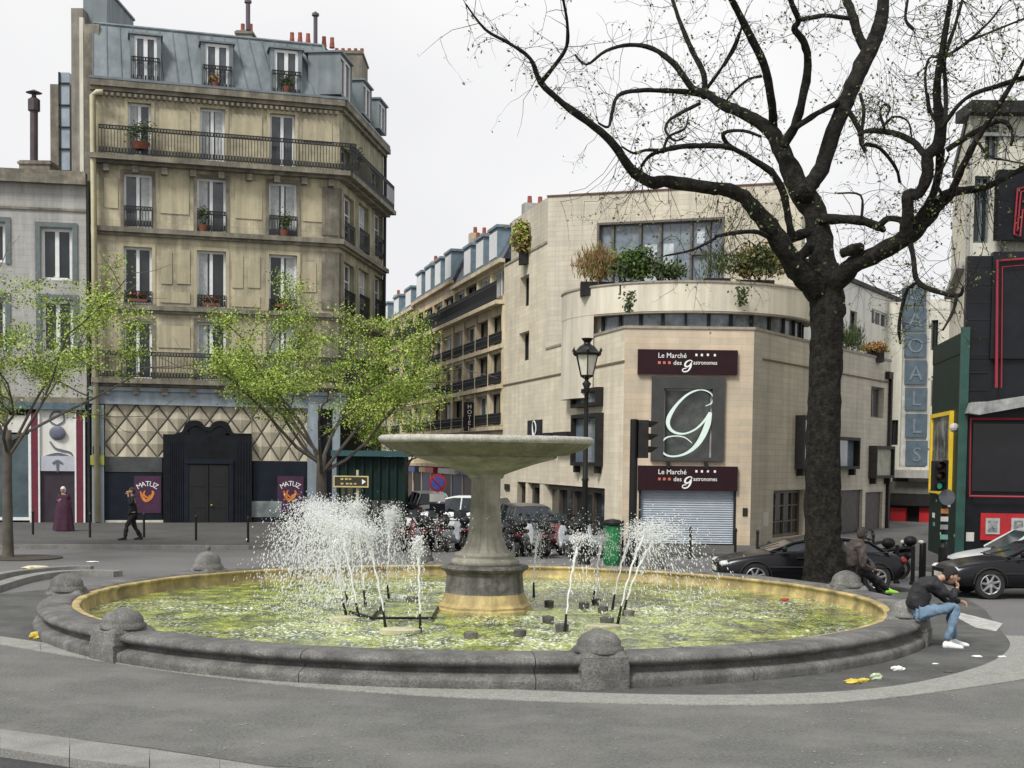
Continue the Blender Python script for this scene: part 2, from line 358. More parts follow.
# ================================================================== GROUND
def poly_sheet(name, pts, z, m, kind=True):
    mb = MB(); mb.add([(p[0], p[1], z) for p in pts], [tuple(range(len(pts)))]); return struct(mb, name, m)
g = MB(); g.quad((-900, -60, 0), (900, -60, 0), (900, 1500, 0), (-900, 1500, 0)); struct(g, 'ground', road_m)
def arc(c, r, a0, a1, n=64): return [(c[0] + r * math.cos(R(a0 + (a1 - a0) * i / n)), c[1] + r * math.sin(R(a0 + (a1 - a0) * i / n))) for i in range(n + 1)]
FC = Vector((-.50, 25.3, 0))         # fountain centre
# the paved island round the basin: asphalt with a pale kerb band flush in it
ctrl = [(0, 645), (90, 660), (200, 676), (330, 690), (470, 699), (600, 704), (720, 706), (830, 704), (930, 694), (1024, 680)]
front, _ = smooth_path([G(*p) for p in ctrl], [0] * len(ctrl), 5)
back_in = [G(x, y) for x, y in [(0, 637), (90, 650), (200, 664), (330, 678), (470, 688), (600, 694), (720, 696), (830, 693), (900, 686), (950, 676), (988, 664), (1006, 653), (1010, 644), (1005, 636)]]
inner, _ = smooth_path(back_in, [0] * len(back_in), 5)
far_pts = [G(1090, 640), G(1040, 606), G(955, 592), G(700, 571), G(480, 566), G(200, 569), G(40, 582), G(-60, 600)]
poly_sheet('plaza', [(q.x, q.y) for q in inner] + [(q.x, q.y) for q in (G(985, 610), G(955, 592), G(700, 571), G(480, 566), G(200, 569), G(95, 585), G(-60, 600), G(-60, 632))], .008, asphalt_dark)
mb = MB()
i_l = [inner[0]] ; n_ = 60
def res(P, n):
    d = [0]
    for a, b in zip(P, P[1:]): d.append(d[-1] + (b - a).length)
    o = []; j = 0
    for i in range(n + 1):
        t = d[-1] * i / n
        while j < len(d) - 2 and d[j + 1] < t: j += 1
        o.append(P[j].lerp(P[j + 1], (t - d[j]) / max(1e-9, d[j + 1] - d[j])))
    return o
outer = front + [G(1060, 672), G(1060, 650), G(1030, 637)]
A_, B_ = res(outer, n_), res(inner, n_)
for i in range(n_):
    if i % 3 == 2: a1, b1 = A_[i].lerp(A_[i + 1], .97), B_[i].lerp(B_[i + 1], .97)
    else: a1, b1 = A_[i + 1], B_[i + 1]
    mb.hexa([(A_[i].x, A_[i].y, 0), (a1.x, a1.y, 0), (b1.x, b1.y, 0), (B_[i].x, B_[i].y, 0)], [(A_[i].x, A_[i].y, .016), (a1.x, a1.y, .016), (b1.x, b1.y, .016), (B_[i].x, B_[i].y, .016)])
struct(mb, 'kerb_band', granite_pale)
# near footway (camera side) and the raised kerb at the lower left
near = [(q.x, q.y) for q in front]
poly_sheet('pavement', [(-30, near[0][1] + 6.5)] + near + [(30, near[-1][1] + 3), (30, 8.5), (G(265, 766).x, G(265, 766).y), (G(150, 748).x, G(150, 748).y), (G(0, 730).x, G(0, 730).y), (-30, 17.5)], .004, asphalt)
kp = [(-160, 704, 724), (-60, 718, 738), (0, 729, 748), (70, 738, 758), (150, 749, 768), (220, 759, 779), (265, 766, 787), (330, 778, 800)]
mb = MB(); T = [G(a, b, .1) for a, b, c in kp]; Bq = [G(a, c, .1) for a, b, c in kp]
for i in range(len(kp) - 1):
    mb.hexa([(q.x, q.y, -.02) for q in (Bq[i], Bq[i + 1].lerp(Bq[i], .01), T[i + 1].lerp(T[i], .01), T[i])], [(q.x, q.y, .1) for q in (Bq[i], Bq[i + 1].lerp(Bq[i], .01), T[i + 1].lerp(T[i], .01), T[i])])
struct(mb, 'kerb', granite)
mb = MB(); rr = [(q.x, q.y) for q in Bq]; mb.add([(p[0], p[1], .012) for p in rr + [(6, 2), (-12, 2)]], [tuple(range(len(rr) + 2))]); struct(mb, 'road', mat('gutter_asphalt', (.045, .045, .047), .85, .25, 1, .4, 50, fine=40))
# curved kerb at the left edge
kp = [(-60, 603), (0, 583), (30, 575), (60, 571), (95, 570), (118, 571)]
P, _ = smooth_path([G(a, b, .14) for a, b in kp], [0] * len(kp), 5); mb = MB()
for a, b in zip(P, P[1:]):
    d = (b - a).normalized(); q = Vector((-d.y, d.x, 0)) * .17; mb.hexa([(p.x, p.y, 0) for p in (a - q, b - q, b + q, a + q)], [(p.x, p.y, .14) for p in (a - q, b - q, b + q, a + q)])
struct(mb, 'kerb', granite)
kp = [(-60, 586), (0, 573), (40, 568), (70, 566), (92, 566)]
P, _ = smooth_path([G(a, b, .14) for a, b in kp], [0] * len(kp), 5); mb = MB()
for a, b in zip(P, P[1:]):
    d = (b - a).normalized(); q = Vector((-d.y, d.x, 0)) * .15; mb.hexa([(p.x, p.y, 0) for p in (a - q, b - q, b + q, a + q)], [(p.x, p.y, .14) for p in (a - q, b - q, b + q, a + q)])
struct(mb, 'kerb', granite)
# far pavements with kerbs
LA, LB = at(92, 440, 56), at(338, 440, 58.9)
def slab(name, pts, z, m):
    mb = MB(); mb.prism([(p[0], p[1]) for p in pts], 0, z); struct(mb, name, m)
slab('far_pavement', [G(-250, 547, .12), G(60, 544, .12), G(250, 545, .12), G(345, 541, .12), (LB.x + 1.5, LB.y + 20), (LA.x - 25, LA.y + 9)], .12, far_walk)
P = [G(-250, 547.2, .13), G(60, 544.2, .13), G(250, 545.2, .13), G(345, 541.2, .13)]; mb = MB()
for a, b in zip(P, P[1:]): mb.hexa([(a.x, a.y - .25, 0), (b.x, b.y - .25, 0), (b.x, b.y - .004, 0), (a.x, a.y - .004, 0)], [(a.x, a.y - .25, .13), (b.x, b.y - .25, .13), (b.x, b.y - .004, .13), (a.x, a.y - .004, .13)])
struct(mb, 'far_kerb', granite)
GA = at(623, 440, 46); GB = at(752, 440, 46); GL = at(503, 440, 62.3); GR = at(889, 440, 59.7)
slab('corner_pavement', [(GA.x - 1.2, GA.y - 4.3), (GB.x + .8, GB.y - 4.3), (14.2, GR.y - 9), (GR.x + .8, GR.y - 1.2), (GR.x, GR.y + 1), (GB.x, GB.y + 1), (GA.x, GA.y + 1)], .12, far_walk)
slab('side_pavement', [(GA.x - 1.2, GA.y - 4.3), (GA.x, GA.y + 1), (GL.x, GL.y), (GL.x - 9.5, GL.y + 38), (GL.x - 11.5, GL.y + 38), (GL.x - 2.2, GL.y - 1)], .116, far_walk)
slab('right_pavement', [(11.2, 37.6), (12.0, 36.8), (26, 36.6), (26, 60), (15.8, 60), (12.8, 44)], .124, far_walk)
mb = MB(); mb.add([(q.x, q.y, .012) for q in (G(955, 617), G(960, 613), G(1003, 624), G(996, 632), G(975, 628))], [(0, 1, 2, 3, 4)]); struct(mb, 'road_marking', mat('road_paint', (.42, .42, .40), .8, .3, 6, grime=((.15, .15, .15), 5, .6)))
# ================================================================== LEFT CORNER BUILDING
LC = at(381.5, 440, 67.7)
ZB = 18.2
b1 = thing('corner_apartment_building', (LA.x, LA.y, 0), 'tall soot-stained limestone corner apartment building with grey zinc mansard and long iron balconies', 'building')
W1, W2 = Wall(LA, LB), Wall(LB, LC)
fl = []   # front openings
rows = [(103, 156, [(128, 151), (200, 225), (270, 295)], 'D'), (174, 228, [(124, 152), (197, 226), (269, 297)], 'C'), (247, 304, [(124, 152), (197, 226), (269, 297)], 'B'), (321, 378, [(124, 152), (197, 226), (269, 297)], 'A')]
for (y0, y1, xs, k) in rows:
    for i, (x0, x1) in enumerate(xs):
        dy = (i) * (5.5 if k == 'D' else 4.5 if k == 'C' else 4 if k == 'B' else 1.5); fl.append((W1.rect(x0, y0 + dy, x1, y1 + dy), k, i))
zg = W1.uz(200, 393)[1]
mb = MB(); W1.face(mb, zg, ZB, [h for h, *_ in fl])
mb.build('front_wall', stone1, b1)
sl = []
sidepx = [(341, 149, 350, 186, 'D'), (371, 170, 380, 200, 'D')]
for k, y in (('C', 197), ('B', 264), ('A', 330)):
    for i, (x0, x1) in enumerate(((343.5, 354), (358.5, 368.5), (374.5, 383))):
        sc = (58.9 * 1350) ; yy = y + i * {'C': 8.5, 'B': 6.5, 'A': 4}[k]; hh = 50 - i * 3
        sidepx.append((x0, yy, x1, yy + hh, k))
sh = [(W2.rect(a, b, c, d), k) for a, b, c, d, k in sidepx]
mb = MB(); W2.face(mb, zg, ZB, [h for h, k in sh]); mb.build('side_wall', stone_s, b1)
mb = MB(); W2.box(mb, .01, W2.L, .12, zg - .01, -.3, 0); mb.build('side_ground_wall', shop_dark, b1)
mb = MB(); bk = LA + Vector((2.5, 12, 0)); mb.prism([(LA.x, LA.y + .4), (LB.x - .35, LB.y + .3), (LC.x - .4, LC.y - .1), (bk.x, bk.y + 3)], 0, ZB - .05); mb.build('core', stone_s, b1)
for (h, k, i) in fl:
    f = W1.window(b1, h, curtain=[1, 3, 0, 2, 1, 3, 0, 1, 2, 0, 1, 3][(fl.index((h, k, i)))], gm=glass_l if k in 'CD' else glass, fw=.09, mw=.13)
    mb = MB(); a, b, c, d = h
    for (u0, u1, z0, z1) in ((a - .14, a - .003, c, d + .14), (b + .003, b + .14, c, d + .14), (a - .003, b + .003, d + .003, d + .14)): W1.box(mb, u0, u1, z0, z1, -.01, .035)
    mb.build('window_surround', stone1d if k in 'AC' else stone1p, b1)
    if k in 'BC':
        W1.railing(b1, a + .01, b - .01, c + .02, h=.85 if k == 'C' else .5, off=.06, step=.11, name='window_guard')
        mb = MB(); W1.box(mb, a - .1, b + .1, c - .1, c - .004, .0, .14); mb.build('sill', stone1d, b1)
for h, k in sh:
    W2.window(b1, h, curtain=random.choice((0, 1, 3)), gm=glass_l, bars=2)
    if k != 'D': W2.railing(b1, h[0] + .02, h[1] - .02, h[2] + .02, h=.95, off=.06, step=.16, name='window_guard')
def course(z, h_, o, m, name='cornice'):
    mb = MB(); W1.box(mb, -.02, W1.L + o * .6, z, z + h_, .0, o); W1.box(mb, -.02, W1.L + o * .3, z - h_ * .6, z - .003, .0, o * .55); mb.build(name, m, b1)
    mb = MB(); W2.box(mb, -o * .2, W2.L + .2, z - .006, z + h_ - .008, .0, o); W2.box(mb, -o * .1, W2.L + .1, z - h_ * .6 - .005, z - .008, .0, o * .55); mb.build(name, m, b1)
zD = W1.uz(200, 163)[1]; zC = W1.uz(200, 234)[1]; zB_ = W1.uz(200, 310)[1]; zA = W1.uz(200, 381)[1]
course(zD - .2, .2, .62, stone1d, 'balcony'); course(zC - .12, .2, .28, stone1d); course(zB_ - .1, .18, .2, stone1d); course(zA - .2, .2, .62, stone1d, 'balcony'); course(ZB - .24, .26, .32, stone1d)
W1.railing(b1, .3, W1.L + .6, zD, h=1.15, off=.55, step=.125); W2.railing(b1, -.3, W2.L, zD, h=1.15, off=.55, step=.17)
W1.railing(b1, .3, W1.L + .6, zA, h=1.1, off=.55, step=.125); W2.railing(b1, -.3, W2.L, zA, h=1.1, off=.55, step=.17)
mb = MB()       # balcony brackets and dentils
for z, o in ((zD - .22, .4), (zA - .22, .4)):
    for i in range(9): u = .6 + i * (W1.L - 1.0) / 8; W1.box(mb, u - .12, u + .12, z - .42, z - .156, .0, o)
for i in range(44): u = .1 + i * (W1.L - .1) / 44; W1.box(mb, u, u + .11, ZB - .60, ZB - .47, .0, .24)
mb.build('bracket', stone1d, b1)
mb = MB()        # raised stone panels between the windows
for (x0, y0, x1, y1) in ((160, 176, 189, 214), (235, 181, 262, 219), (161, 251, 172, 284), (177, 250, 190, 284), (232, 255, 243, 288), (248, 256, 260, 288), (160, 292, 190, 303), (232, 296, 260, 307), (104, 178, 118, 208), (303, 188, 330, 222), (303, 262, 316, 292), (159, 110, 190, 133), (232, 115, 262, 138), (303, 120, 332, 142), (158, 326, 190, 348), (232, 328, 262, 350)):
    a, b, c, d = W1.rect(x0, y0, x1, y1); W1.box(mb, a, b, c, d, 0, .035)
mb.build('stone_panel', stone1p, b1)
mb = MB()
for z0, z1 in ((zC, zD - .5), (zB_, zC - .3), (zA, zB_ - .3)):
    W1.box(mb, W1.L - .75, W1.L - .02, z0 + .25, z1 - .15, 0, .07); W2.box(mb, .12, .6, z0 + .25, z1 - .15, 0, .07)
mb.build('corner_pilaster', stone1d, b1)
# mansard
ZT = 20.75; IN = .95
def ins(q, dx, dy): return Vector((q.x + dx, q.y + dy, 0))
a0, a1, a2 = W1.p(.1, ZB + .02, .12), W1.p(W1.L + .1, ZB + .02, .12), W2.p(W2.L, ZB + .02, .12)
t0 = W1.p(.1, ZT, -IN + .1); t1 = W1.p(W1.L - .62, ZT, -IN + .1); t2 = W2.p(W2.L - .6, ZT, -IN + .1); a3, t3 = Vector((bk.x, bk.y + 3, ZB + .02)), Vector((bk.x, bk.y + 2, ZT))
mb = MB(); mb.quad(a0, a1, t1, t0); nst = 18
for i in range(nst + 1):
    f = i / nst; p0, p1 = a0.lerp(a1, f), t0.lerp(t1, f); mb.tube([p0 + W1.n * .02, p1 + W1.n * .02], .022, 4)
mb.quad(t0, t1, t2, t3); mb.tube([t0, t1], .07, 6); mb.build('mansard_roof', zinc, b1)
mb = MB(); mb.quad(a1, a2, t2, t1); mb.tube([a1, t1], .06, 6); mb.tube([t1, t2], .06, 6)
for i in range(1, 12): f = i / 12; mb.tube([a1.lerp(a2, f) + W2.n * .02, t1.lerp(t2, f) + W2.n * .02], .02, 4)
mb.quad(a2, a3, t3, t2); mb.build('side_roof', zinc_side, b1)
mb = MB(); W1.box(mb, -.05, W1.L + .3, ZB + .025, ZB + .12, .2, .34); W2.box(mb, -.2, W2.L, ZB + .02, ZB + .115, .2, .34); mb.build('gutter', zinc, b1)
def dormer(wl, h, m, rail=True, fw=.16):
    a, b, c, d = h; mb = MB()
    wl.box(mb, a - fw, a, c - .1, d + .12, -1.3, .12); wl.box(mb, b, b + fw, c - .1, d + .12, -1.3, .12); wl.box(mb, a - fw - .08, b + fw + .08, d + .123, d + .2, -1.5, .2); wl.box(mb, a, b, c - .1, c - .003, -1.3, .12)
    mb.build('dormer', m, b1)
    g = MB(); wl.box(g, a + .003, b - .003, c, d + .12, -1.2, .0); 
    W = wl; f = MB()
    for (u0, u1, z0, z1) in ((a + .003, a + .12, c, d + .1), (b - .12, b - .003, c, d + .1), (a + .12, b - .12, d - .02, d + .1), ((a + b) / 2 - .08, (a + b) / 2 + .08, c, d - .02)): wl.box(f, u0, u1, z0, z1, .002, .06)
    o = f.build('window', white_p, b1); g.build('pane', glass_l, o)
    if rail: wl.railing(b1, a - .1, b + .1, c - .02, h=1.0, off=.2, step=.14, name='window_guard')
for r_ in ((134, 39, 157, 83), (205, 47, 229, 91), (274, 53, 298, 96)): dormer(W1, W1.rect(*r_), zinc)
dormer(W2, W2.rect(338, 62, 349, 98), zinc, False, .05); dormer(W2, W2.rect(361, 88, 369, 116), zinc, False, .05); dormer(W2, W2.rect(377, 106, 384, 130), zinc, False, .05)
# chimneys on the ridge
def stack(x0, y0, x1, y1, Y, pots, m=None, root=b1, hp=.45, dep=1.2):
    p, q = at(x0, y0, Y), at(x1, y1, Y); mb = MB(); mb.box(p.x, q.x, Y, Y + dep, q.z, p.z); mb.box(p.x - .06, q.x + .06, Y - .06, Y + dep + .06, p.z - .16, p.z - .06)
    c = mb.build('chimney', m or stone1d, root)
    for i in range(pots):
        x = p.x + (q.x - p.x) * (i + .5) / pots; k = MB(); k.lathe([(.11, 0), (.09, hp * .6), (.09, hp), (.06, hp)], 8, (x, Y + dep / 2, p.z)); k.build('chimney_pot', pot_red, c)
stack(236, 30, 252, 46, 60.5, 2, stone1d); stack(330, 50, 362, 82, 66, 5, stone1d, dep=2.5)
stack(83, -14, 107, 28, 58, 0, zinc, dep=4); 
for x, y, yb, r in ((248, 3, 30, .1), (315.5, 16, 50, .09)):
    p, q = at(x, y, 60.5), at(x, yb, 60.5); mb = MB(); mb.tube([q, p], r, 8); mb.lathe([(.16, 0), (.16, .1), (.02, .2)], 8, p); mb.build('flue_pipe', mat('rusty_flue', (.09, .07, .09), .6), b1)
for x, y in ((292, 40), (300, 40), (308, 41), (324, 44), (332, 45)):
    p = at(x, y + 3, 61); mb = MB(); mb.lathe([(.12, 0), (.09, .3), (.09, .45), (.06, .45)], 8, p); mb.build('chimney_pot', pot_red, b1)
# party wall at the left end
mb = MB(); p = at(83, 23, 56.6); q = at(98, 23, 56.6); mb.box(p.x, q.x, 56.7, 66, 0, p.z); mb.build('party_wall', stone1d, b1)
mb = MB(); p = at(71, 8, 57.4); q = at(83, 8, 57.4); mb.box(p.x, q.x - .002, 57.4, 66, 0, p.z); mb.build('party_wall', mat('rough_render', (.23, .21, .18), .9, .3, 1.2, .5, 20, streak=.5), b1)
mb = MB(); p = at(80, 18, 57.3); mb.box(p.x, p.x + .16, 57.2, 57.39, 14, p.z); mb.build('flashing', pale_w, b1)
mb = MB(); p = at(92.5, 95, 55.7); q = at(97.5, 522, 55.7); mb.tube([at(103, 92, 55.75), at(97, 92, 55.7), p, q], .12, 8); mb.build('drainpipe', mat('cream_pipe', (.50, .46, .30), .6, .15, 2, streak=.3), b1, smooth=True)
mb = MB(); p = at(393, 205, 67); mb.tube([W2.p(W2.L - .05, ZB, .1), W2.p(W2.L - .05, 5, .1)], .08, 6); mb.build('drainpipe', iron, b1)
# ground floor
mb = MB(); W1.box(mb, -.1, W1.L + .3, zg - .55, zg, .0, .22); W1.box(mb, -.1, W1.L + .3, zg + .003, zg + .16, .0, .32); mb.build('fascia', skyb, b1)
def rbox(name, m, x0, y0, x1, y1, o0, o1, wl=W1, root=b1, mb=None):
    a, b, c, d = wl.rect(x0, y0, x1, y1); q = MB(); wl.box(q, a, b, c, d, o0, o1); return q.build(name, m, root)
rbox('pilaster', skyb, 92, 405, 104, 524, 0, .3); rbox('pilaster', skyb, 307, 402, 317, 528, 0, .3); rbox('pilaster', skyb, 332, 404, 339, 528, 0, .25)
def quilt_panel(x0, y0, x1, y1, nx, nz, root, wl):
    a, b, c, d = wl.rect(x0, y0, x1, y1); gr = MB(); mb = MB(); du, dz = (b - a) / nx, (d - c) / nz
    for i in range(-1, nx + 1):
        for j in range(-1, nz * 2 + 1):
            uc = a + (i + .5 + (.5 if j % 2 else 0)) * du; zc = c + j * dz / 2 + dz / 2
            k = [(uc - du / 2, zc), (uc, zc - dz / 2), (uc + du / 2, zc), (uc, zc + dz / 2)]
            cl = lambda u, z: (min(max(u, a), b), min(max(z, c), d))
            k2 = [cl(*p) for p in k]
            if max(p[0] for p in k2) - min(p[0] for p in k2) < .05 or max(p[1] for p in k2) - min(p[1] for p in k2) < .05: continue
            ct = cl(uc, zc); top = wl.p(ct[0], ct[1], .11 if ct == (uc, zc) else .03)
            for m_ in range(4):
                p0, p1 = k2[m_], k2[(m_ + 1) % 4]; mb.add((wl.p(*p0, .02), wl.p(*p1, .02), top), ((0, 1, 2),)); gr.tube([wl.p(*p0, .03), wl.p(*p1, .03)], .036, 4)
    gr.build('lattice', mat('lattice_dirt', (.20, .185, .15), .8), mb.build('quilted_panel', quilt, root))
quilt_panel(105, 405, 188, 457, 4, 2, b1, W1); quilt_panel(252, 404, 307, 461, 3, 2, b1, W1); quilt_panel(188.5, 406, 251.5, 433, 3, 1, b1, W1)
mb = MB(); W1.box(mb, 0, W1.L, .12, zg, -.0, .015); mb.build('ground_wall', shop_dark, b1)
rbox('fanlight', mat('grey_band', (.06, .065, .065), .5, .3, 2), 105, 457, 162, 472, .02, .1)
s1 = rbox('shop_front', navy, 105, 473, 162, 519, .02, .12); rbox('plinth', pale_w, 105, 520, 188, 530, .02, .2); rbox('plinth', pale_w, 228, 522, 307, 532, .02, .2)
s2 = rbox('shop_front', navy, 253, 462, 306, 521, .02, .12)
rbox('display_panel', mat('photo_strip', (.17, .20, .20), .4, .5, 1.6), 236, 501, 281, 517, .12, .16)
for k, (x0, x1, y0) in enumerate(((134, 161, 476), (277, 303, 476))):
    pz = rbox('poster', mat('plum_poster', (.055, .018, .05), .5, .2, 3), x0, y0, x1, y0 + 37, .125, .15, root=s1 if k == 0 else s2)
    a, b, c, d = W1.rect(x0, y0, x1, y0 + 37); cu, cz = (a + b) / 2, d - .75
    for i, ch in enumerate('MATUZ'):
        t = R(118 - i * 14); rr_ = 1.0; u = cu + rr_ * math.cos(t) * .62 - .0; z = cz - .32 + rr_ * math.sin(t) * .75; ang = t - R(90)
        text_mesh(ch, .30, W1.p(u, z - .1, .155), W1.d * math.cos(ang) + UP * math.sin(ang), UP * math.cos(ang) - W1.d * math.sin(ang), W1.n, white_t, pz, align='CENTER')
    mb = MB(); 
    ribbon(mb, W1, [(cu - .3, cz + .12, .03), (cu - .22, cz - .1, .12), (cu - .08, cz - .28, .12), (cu + .1, cz - .18, .13), (cu + .22, cz + .02, .10), (cu + .18, cz + .14, .05)], .155, .17)
    ribbon(mb, W1, [(cu - .1, cz + .14, .04), (cu - .16, cz - .02, .09), (cu + .02, cz - .16, .06), (cu + .08, cz - .04, .04)], .155, .172); mb.build('emblem', mat('orange_ink', (.6, .2, .04), .5), pz)
    for j, s_ in enumerate(('LOUNGE', 'BAR PRIVE')[::1]): pass
# portal with a curved crest
a, b, c, d = W1.rect(163, 435, 251, 532); mb = MB(); W1.box(mb, a, b, c, d, .02, .35); mb.build('portal', shop_dark, b1)
mb = MB(); uc, zc = W1.uz(207, 434)
for sgn in (-1, 1):
    ribbon(mb, W1, [(uc + sgn * .05, zc + .1, .1), (uc + sgn * .35, zc + .42, .22), (uc + sgn * .75, zc + .38, .26), (uc + sgn * 1.0, zc + .02, .16), (uc + sgn * 1.45, zc - .1, .1)], .02, .33)
W1.box(mb, uc - .75, uc + .75, zc - .1, zc + .3, .03, .3); mb.build('crest', shop_dark, b1)
mb = MB(); q0, q1 = W1.uz(188, 470)[0], W1.uz(228, 470)[0]
W1.box(mb, q0 - .18, q0, c, c + 2.9, .352, .42); W1.box(mb, q1, q1 + .18, c, c + 2.9, .352, .42); W1.box(mb, q0 - .18, q1 + .18, c + 2.903, c + 3.1, .352, .45); dj = mb.build('door_frame', navy, b1)
mb = MB(); W1.box(mb, q0 + .02, (q0 + q1) / 2 - .02, c, c + 2.85, .352, .39); W1.box(mb, (q0 + q1) / 2 + .02, q1 - .02, c, c + 2.85, .352, .39)
for i in range(2):
    for j in range(3):
        u = q0 + .12 + i * (q1 - q0) / 2; W1.box(mb, u, u + (q1 - q0) / 2 - .26, c + .15 + j * .9, c + .9 + j * .9, .392, .41)
dd = mb.build('door', mat('door_black', (.012, .012, .013), .4), b1); mb = MB(); mb.ball(W1.p((q0 + q1) / 2 + .12, c + 1.15, .45), .055, 8, 6); mb.build('handle', mat('brass', (.5, .35, .1), .3, metal=.8), dd)
mb = MB()
for i in range(7): u = a + .25 + i * (q0 - a - .5) / 6; W1.box(mb, u - .02, u + .02, c + .2, d - .3, .352, .38)
for i in range(5): u = q1 + .35 + i * (b - q1 - .5) / 4; W1.box(mb, u - .02, u + .02, c + .2, d - .3, .352, .38)
mb.build('grille', navy, b1)
rbox('vent', red_b, 174, 523, 180, 528, .2, .22)
mb = MB(); sx, sz = W1.uz(98, 462)
W1.box(mb, sx - .3, sx + .25, sz - .12, sz + .28, .34, .37); o = mb.build('small_sign', mat('olive_plate', (.28, .30, .05), .5), b1)
mb = MB(); W1.box(mb, sx - .2, sx + .1, sz + .32, sz + .66, .34, .37); mb.build('small_sign', frame_d, b1)
# things on the balconies
def pot_plant(px, py, wl, off, label, h=.7, m=bush_g, seed=1, pw=.16, n=160):
    u, z = wl.uz(px, py); p = wl.p(u, z, off); t = thing('potted_plant', p, label, 'plant'); mb = MB(); mb.lathe([(pw * .7, 0), (pw, .28), (pw * .9, .28), (pw * .8, .24), (0, .24)], 12, p); mb.build('pot', terra, t)
    foliage('foliage', t, (p.x, p.y, p.z + .28 + h * .45), pw * 1.2, pw * 1.2, h * .5, n, .06, m, seed=seed)
pot_plant(140, 152, W1, .4, 'wide dark bush in front of the left window on the long upper balcony', .9, seed=2, pw=.4, n=420)
pot_plant(203, 232, W1, .05, 'red clay pot with a spindly plant behind the middle window guard', .8, seed=3, pw=.2)
pot_plant(284, 237, W1, .06, 'dark round plant behind the guard of the right window below the long upper balcony', .75, seed=4, pw=.2, n=300)
pot_plant(286, 94, W1, .12, 'dark round plant in the right dormer window of the zinc roof', .4, seed=5, pw=.18, n=200)
pot_plant(215, 90, W1, .12, 'russet plant in the middle dormer window of the zinc roof', .3, bush_r, 6, .17)
pot_plant(221, 372, W1, .4, 'red clay pot with leaves on the first floor balcony behind the tree', .5, seed=7, pw=.24)
pot_plant(348, 170, W2, .35, 'green bush on the long upper balcony just round the corner of the building', .8, seed=8, pw=.22, n=260)
for i, (x, y, nm) in enumerate(((138, 302, 'left'), (211, 306, 'middle'), (283, 307, 'right'))):
    u, z = W1.uz(x, y); p = W1.p(u, z, .12); t = thing('window_box', p, f'red geranium window box, {nm} of the three below the middle windows', 'window box', 'geranium window boxes'); mb = MB(); W1.box(mb, u - .36, u + .36, z, z + .11, .11, .22); mb.build('planter', terra, t)
    foliage('foliage', t, (p.x, p.y - .05, p.z + .24), .34, .08, .1, 130, .05, bush_g, seed=20 + i); foliage('flowers', t, (p.x, p.y - .06, p.z + .28), .34, .08, .1, 60, .04, mat('geranium', (.35, .03, .04), .7), seed=30 + i)
# ================================================================== FAR LEFT BUILDING
b0 = thing('grey_house', (LA.x - 6, LA.y, 0), 'lower grey rendered house with a dark cornice at the left edge of the square', 'building')
N0 = at(-70, 440, 54.8); N1 = at(87, 440, 55.95); W0 = Wall(N0, N1)
zt0 = W0.uz(40, 184)[1]; hs0 = [W0.rect(41, 228, 72, 280), W0.rect(-24, 222, 5, 262), W0.rect(42, 300, 73, 352), W0.rect(-24, 298, 5, 350)]
z0g = W0.uz(40, 402)[1]; mb = MB(); W0.face(mb, z0g, zt0, hs0); mb.build('wall', grey_w, b0)
mb = MB(); mb.prism([(N0.x, N0.y + .35), (N1.x, N1.y + .35), (N1.x, N1.y + 9), (N0.x, N0.y + 9)], 0, zt0 + .3); mb.build('core', grey_w, b0)
mb = MB(); W0.box(mb, 0, W0.L + .02, zt0, zt0 + .35, -.1, .35); W0.box(mb, 0, W0.L, zt0 + .353, zt0 + .55, -.5, .2); mb.build('cornice', stone1d, b0)
mb = MB(); W0.box(mb, 0, W0.L, zt0 - 1.05, zt0 - .95, 0, .06); W0.box(mb, 0, W0.L, z0g - .02, z0g + .2, 0, .2); mb.build('string_course_or_groove', stone1d, b0)
tf = mat('teal_grey_frame', (.11, .135, .14), .6, .2, 3)
for i, h in enumerate(hs0):
    W0.window(b0, h, gm=glass, curtain=0, fw=.12, mw=.16); a, b, c, d = h; mb = MB()
    for (u0, u1, z0, z1) in ((a - .22, a - .03, c - .05, d + .22), (b + .03, b + .22, c - .05, d + .22), (a - .03, b + .03, d + .03, d + .22)): W0.box(mb, u0, u1, z0, z1, 0, .06)
    mb.build('window_surround', tf, b0)
def r0(name, m, x0, y0, x1, y1, o0, o1, root=b0): return rbox(name, m, x0, y0, x1, y1, o0, o1, wl=W0, root=root)
mb = MB(); W0.box(mb, 0, W0.L, .12, z0g - .02, 0, .02); mb.build('ground_wall', shop_dark, b0)
r0('fascia', white_w, 39, 410, 76, 458, .02, .12); r0('fascia', white_w, -60, 415, 32, 432, .02, .12); r0('awning_box', mat('slate_blue', (.08, .12, .15), .6), -60, 402, 86, 409, .02, .35)
for x0, x1 in ((32, 39), (77, 84)):
    r0('pilaster', burg, x0, 413, x1, 524, .02, .2); r0('pilaster_trim', white_p, x0 - 1.6, 413, x0, 524, .02, .22); r0('pilaster_trim', white_p, x1, 413, x1 + 1.6, 524, .02, .22)
r0('fascia', mat('pale_lilac', (.42, .43, .48), .6, .1, 3), 40.6, 456, 75.4, 471, .13, .17)
w_ = r0('shop_window', mat('shop_glass', (.07, .10, .11), .08, .4, .9), -60, 434, 30, 517, .02, .08); r0('window_frame', white_p, -60, 517, 31, 520, .02, .14); r0('window_frame', white_p, 29, 434, 31, 516.8, .02, .14)
r0('doorway', mat('door_plum', (.03, .02, .03), .5), 41, 471, 75, 524, .02, .06)
eu, ez = W0.uz(58, 433); mb = MB(); mb.ball(W0.p(eu, ez, .18), .34, 16, 10, (1, .25, .85)); 
ribbon(mb, W0, [(eu, ez + .3, .05), (eu - .3, ez + .5, .07), (eu - .15, ez + .85, .07), (eu + .2, ez + .8, .06), (eu + .25, ez + .5, .06), (eu, ez + .32, .05)], .13, .16)
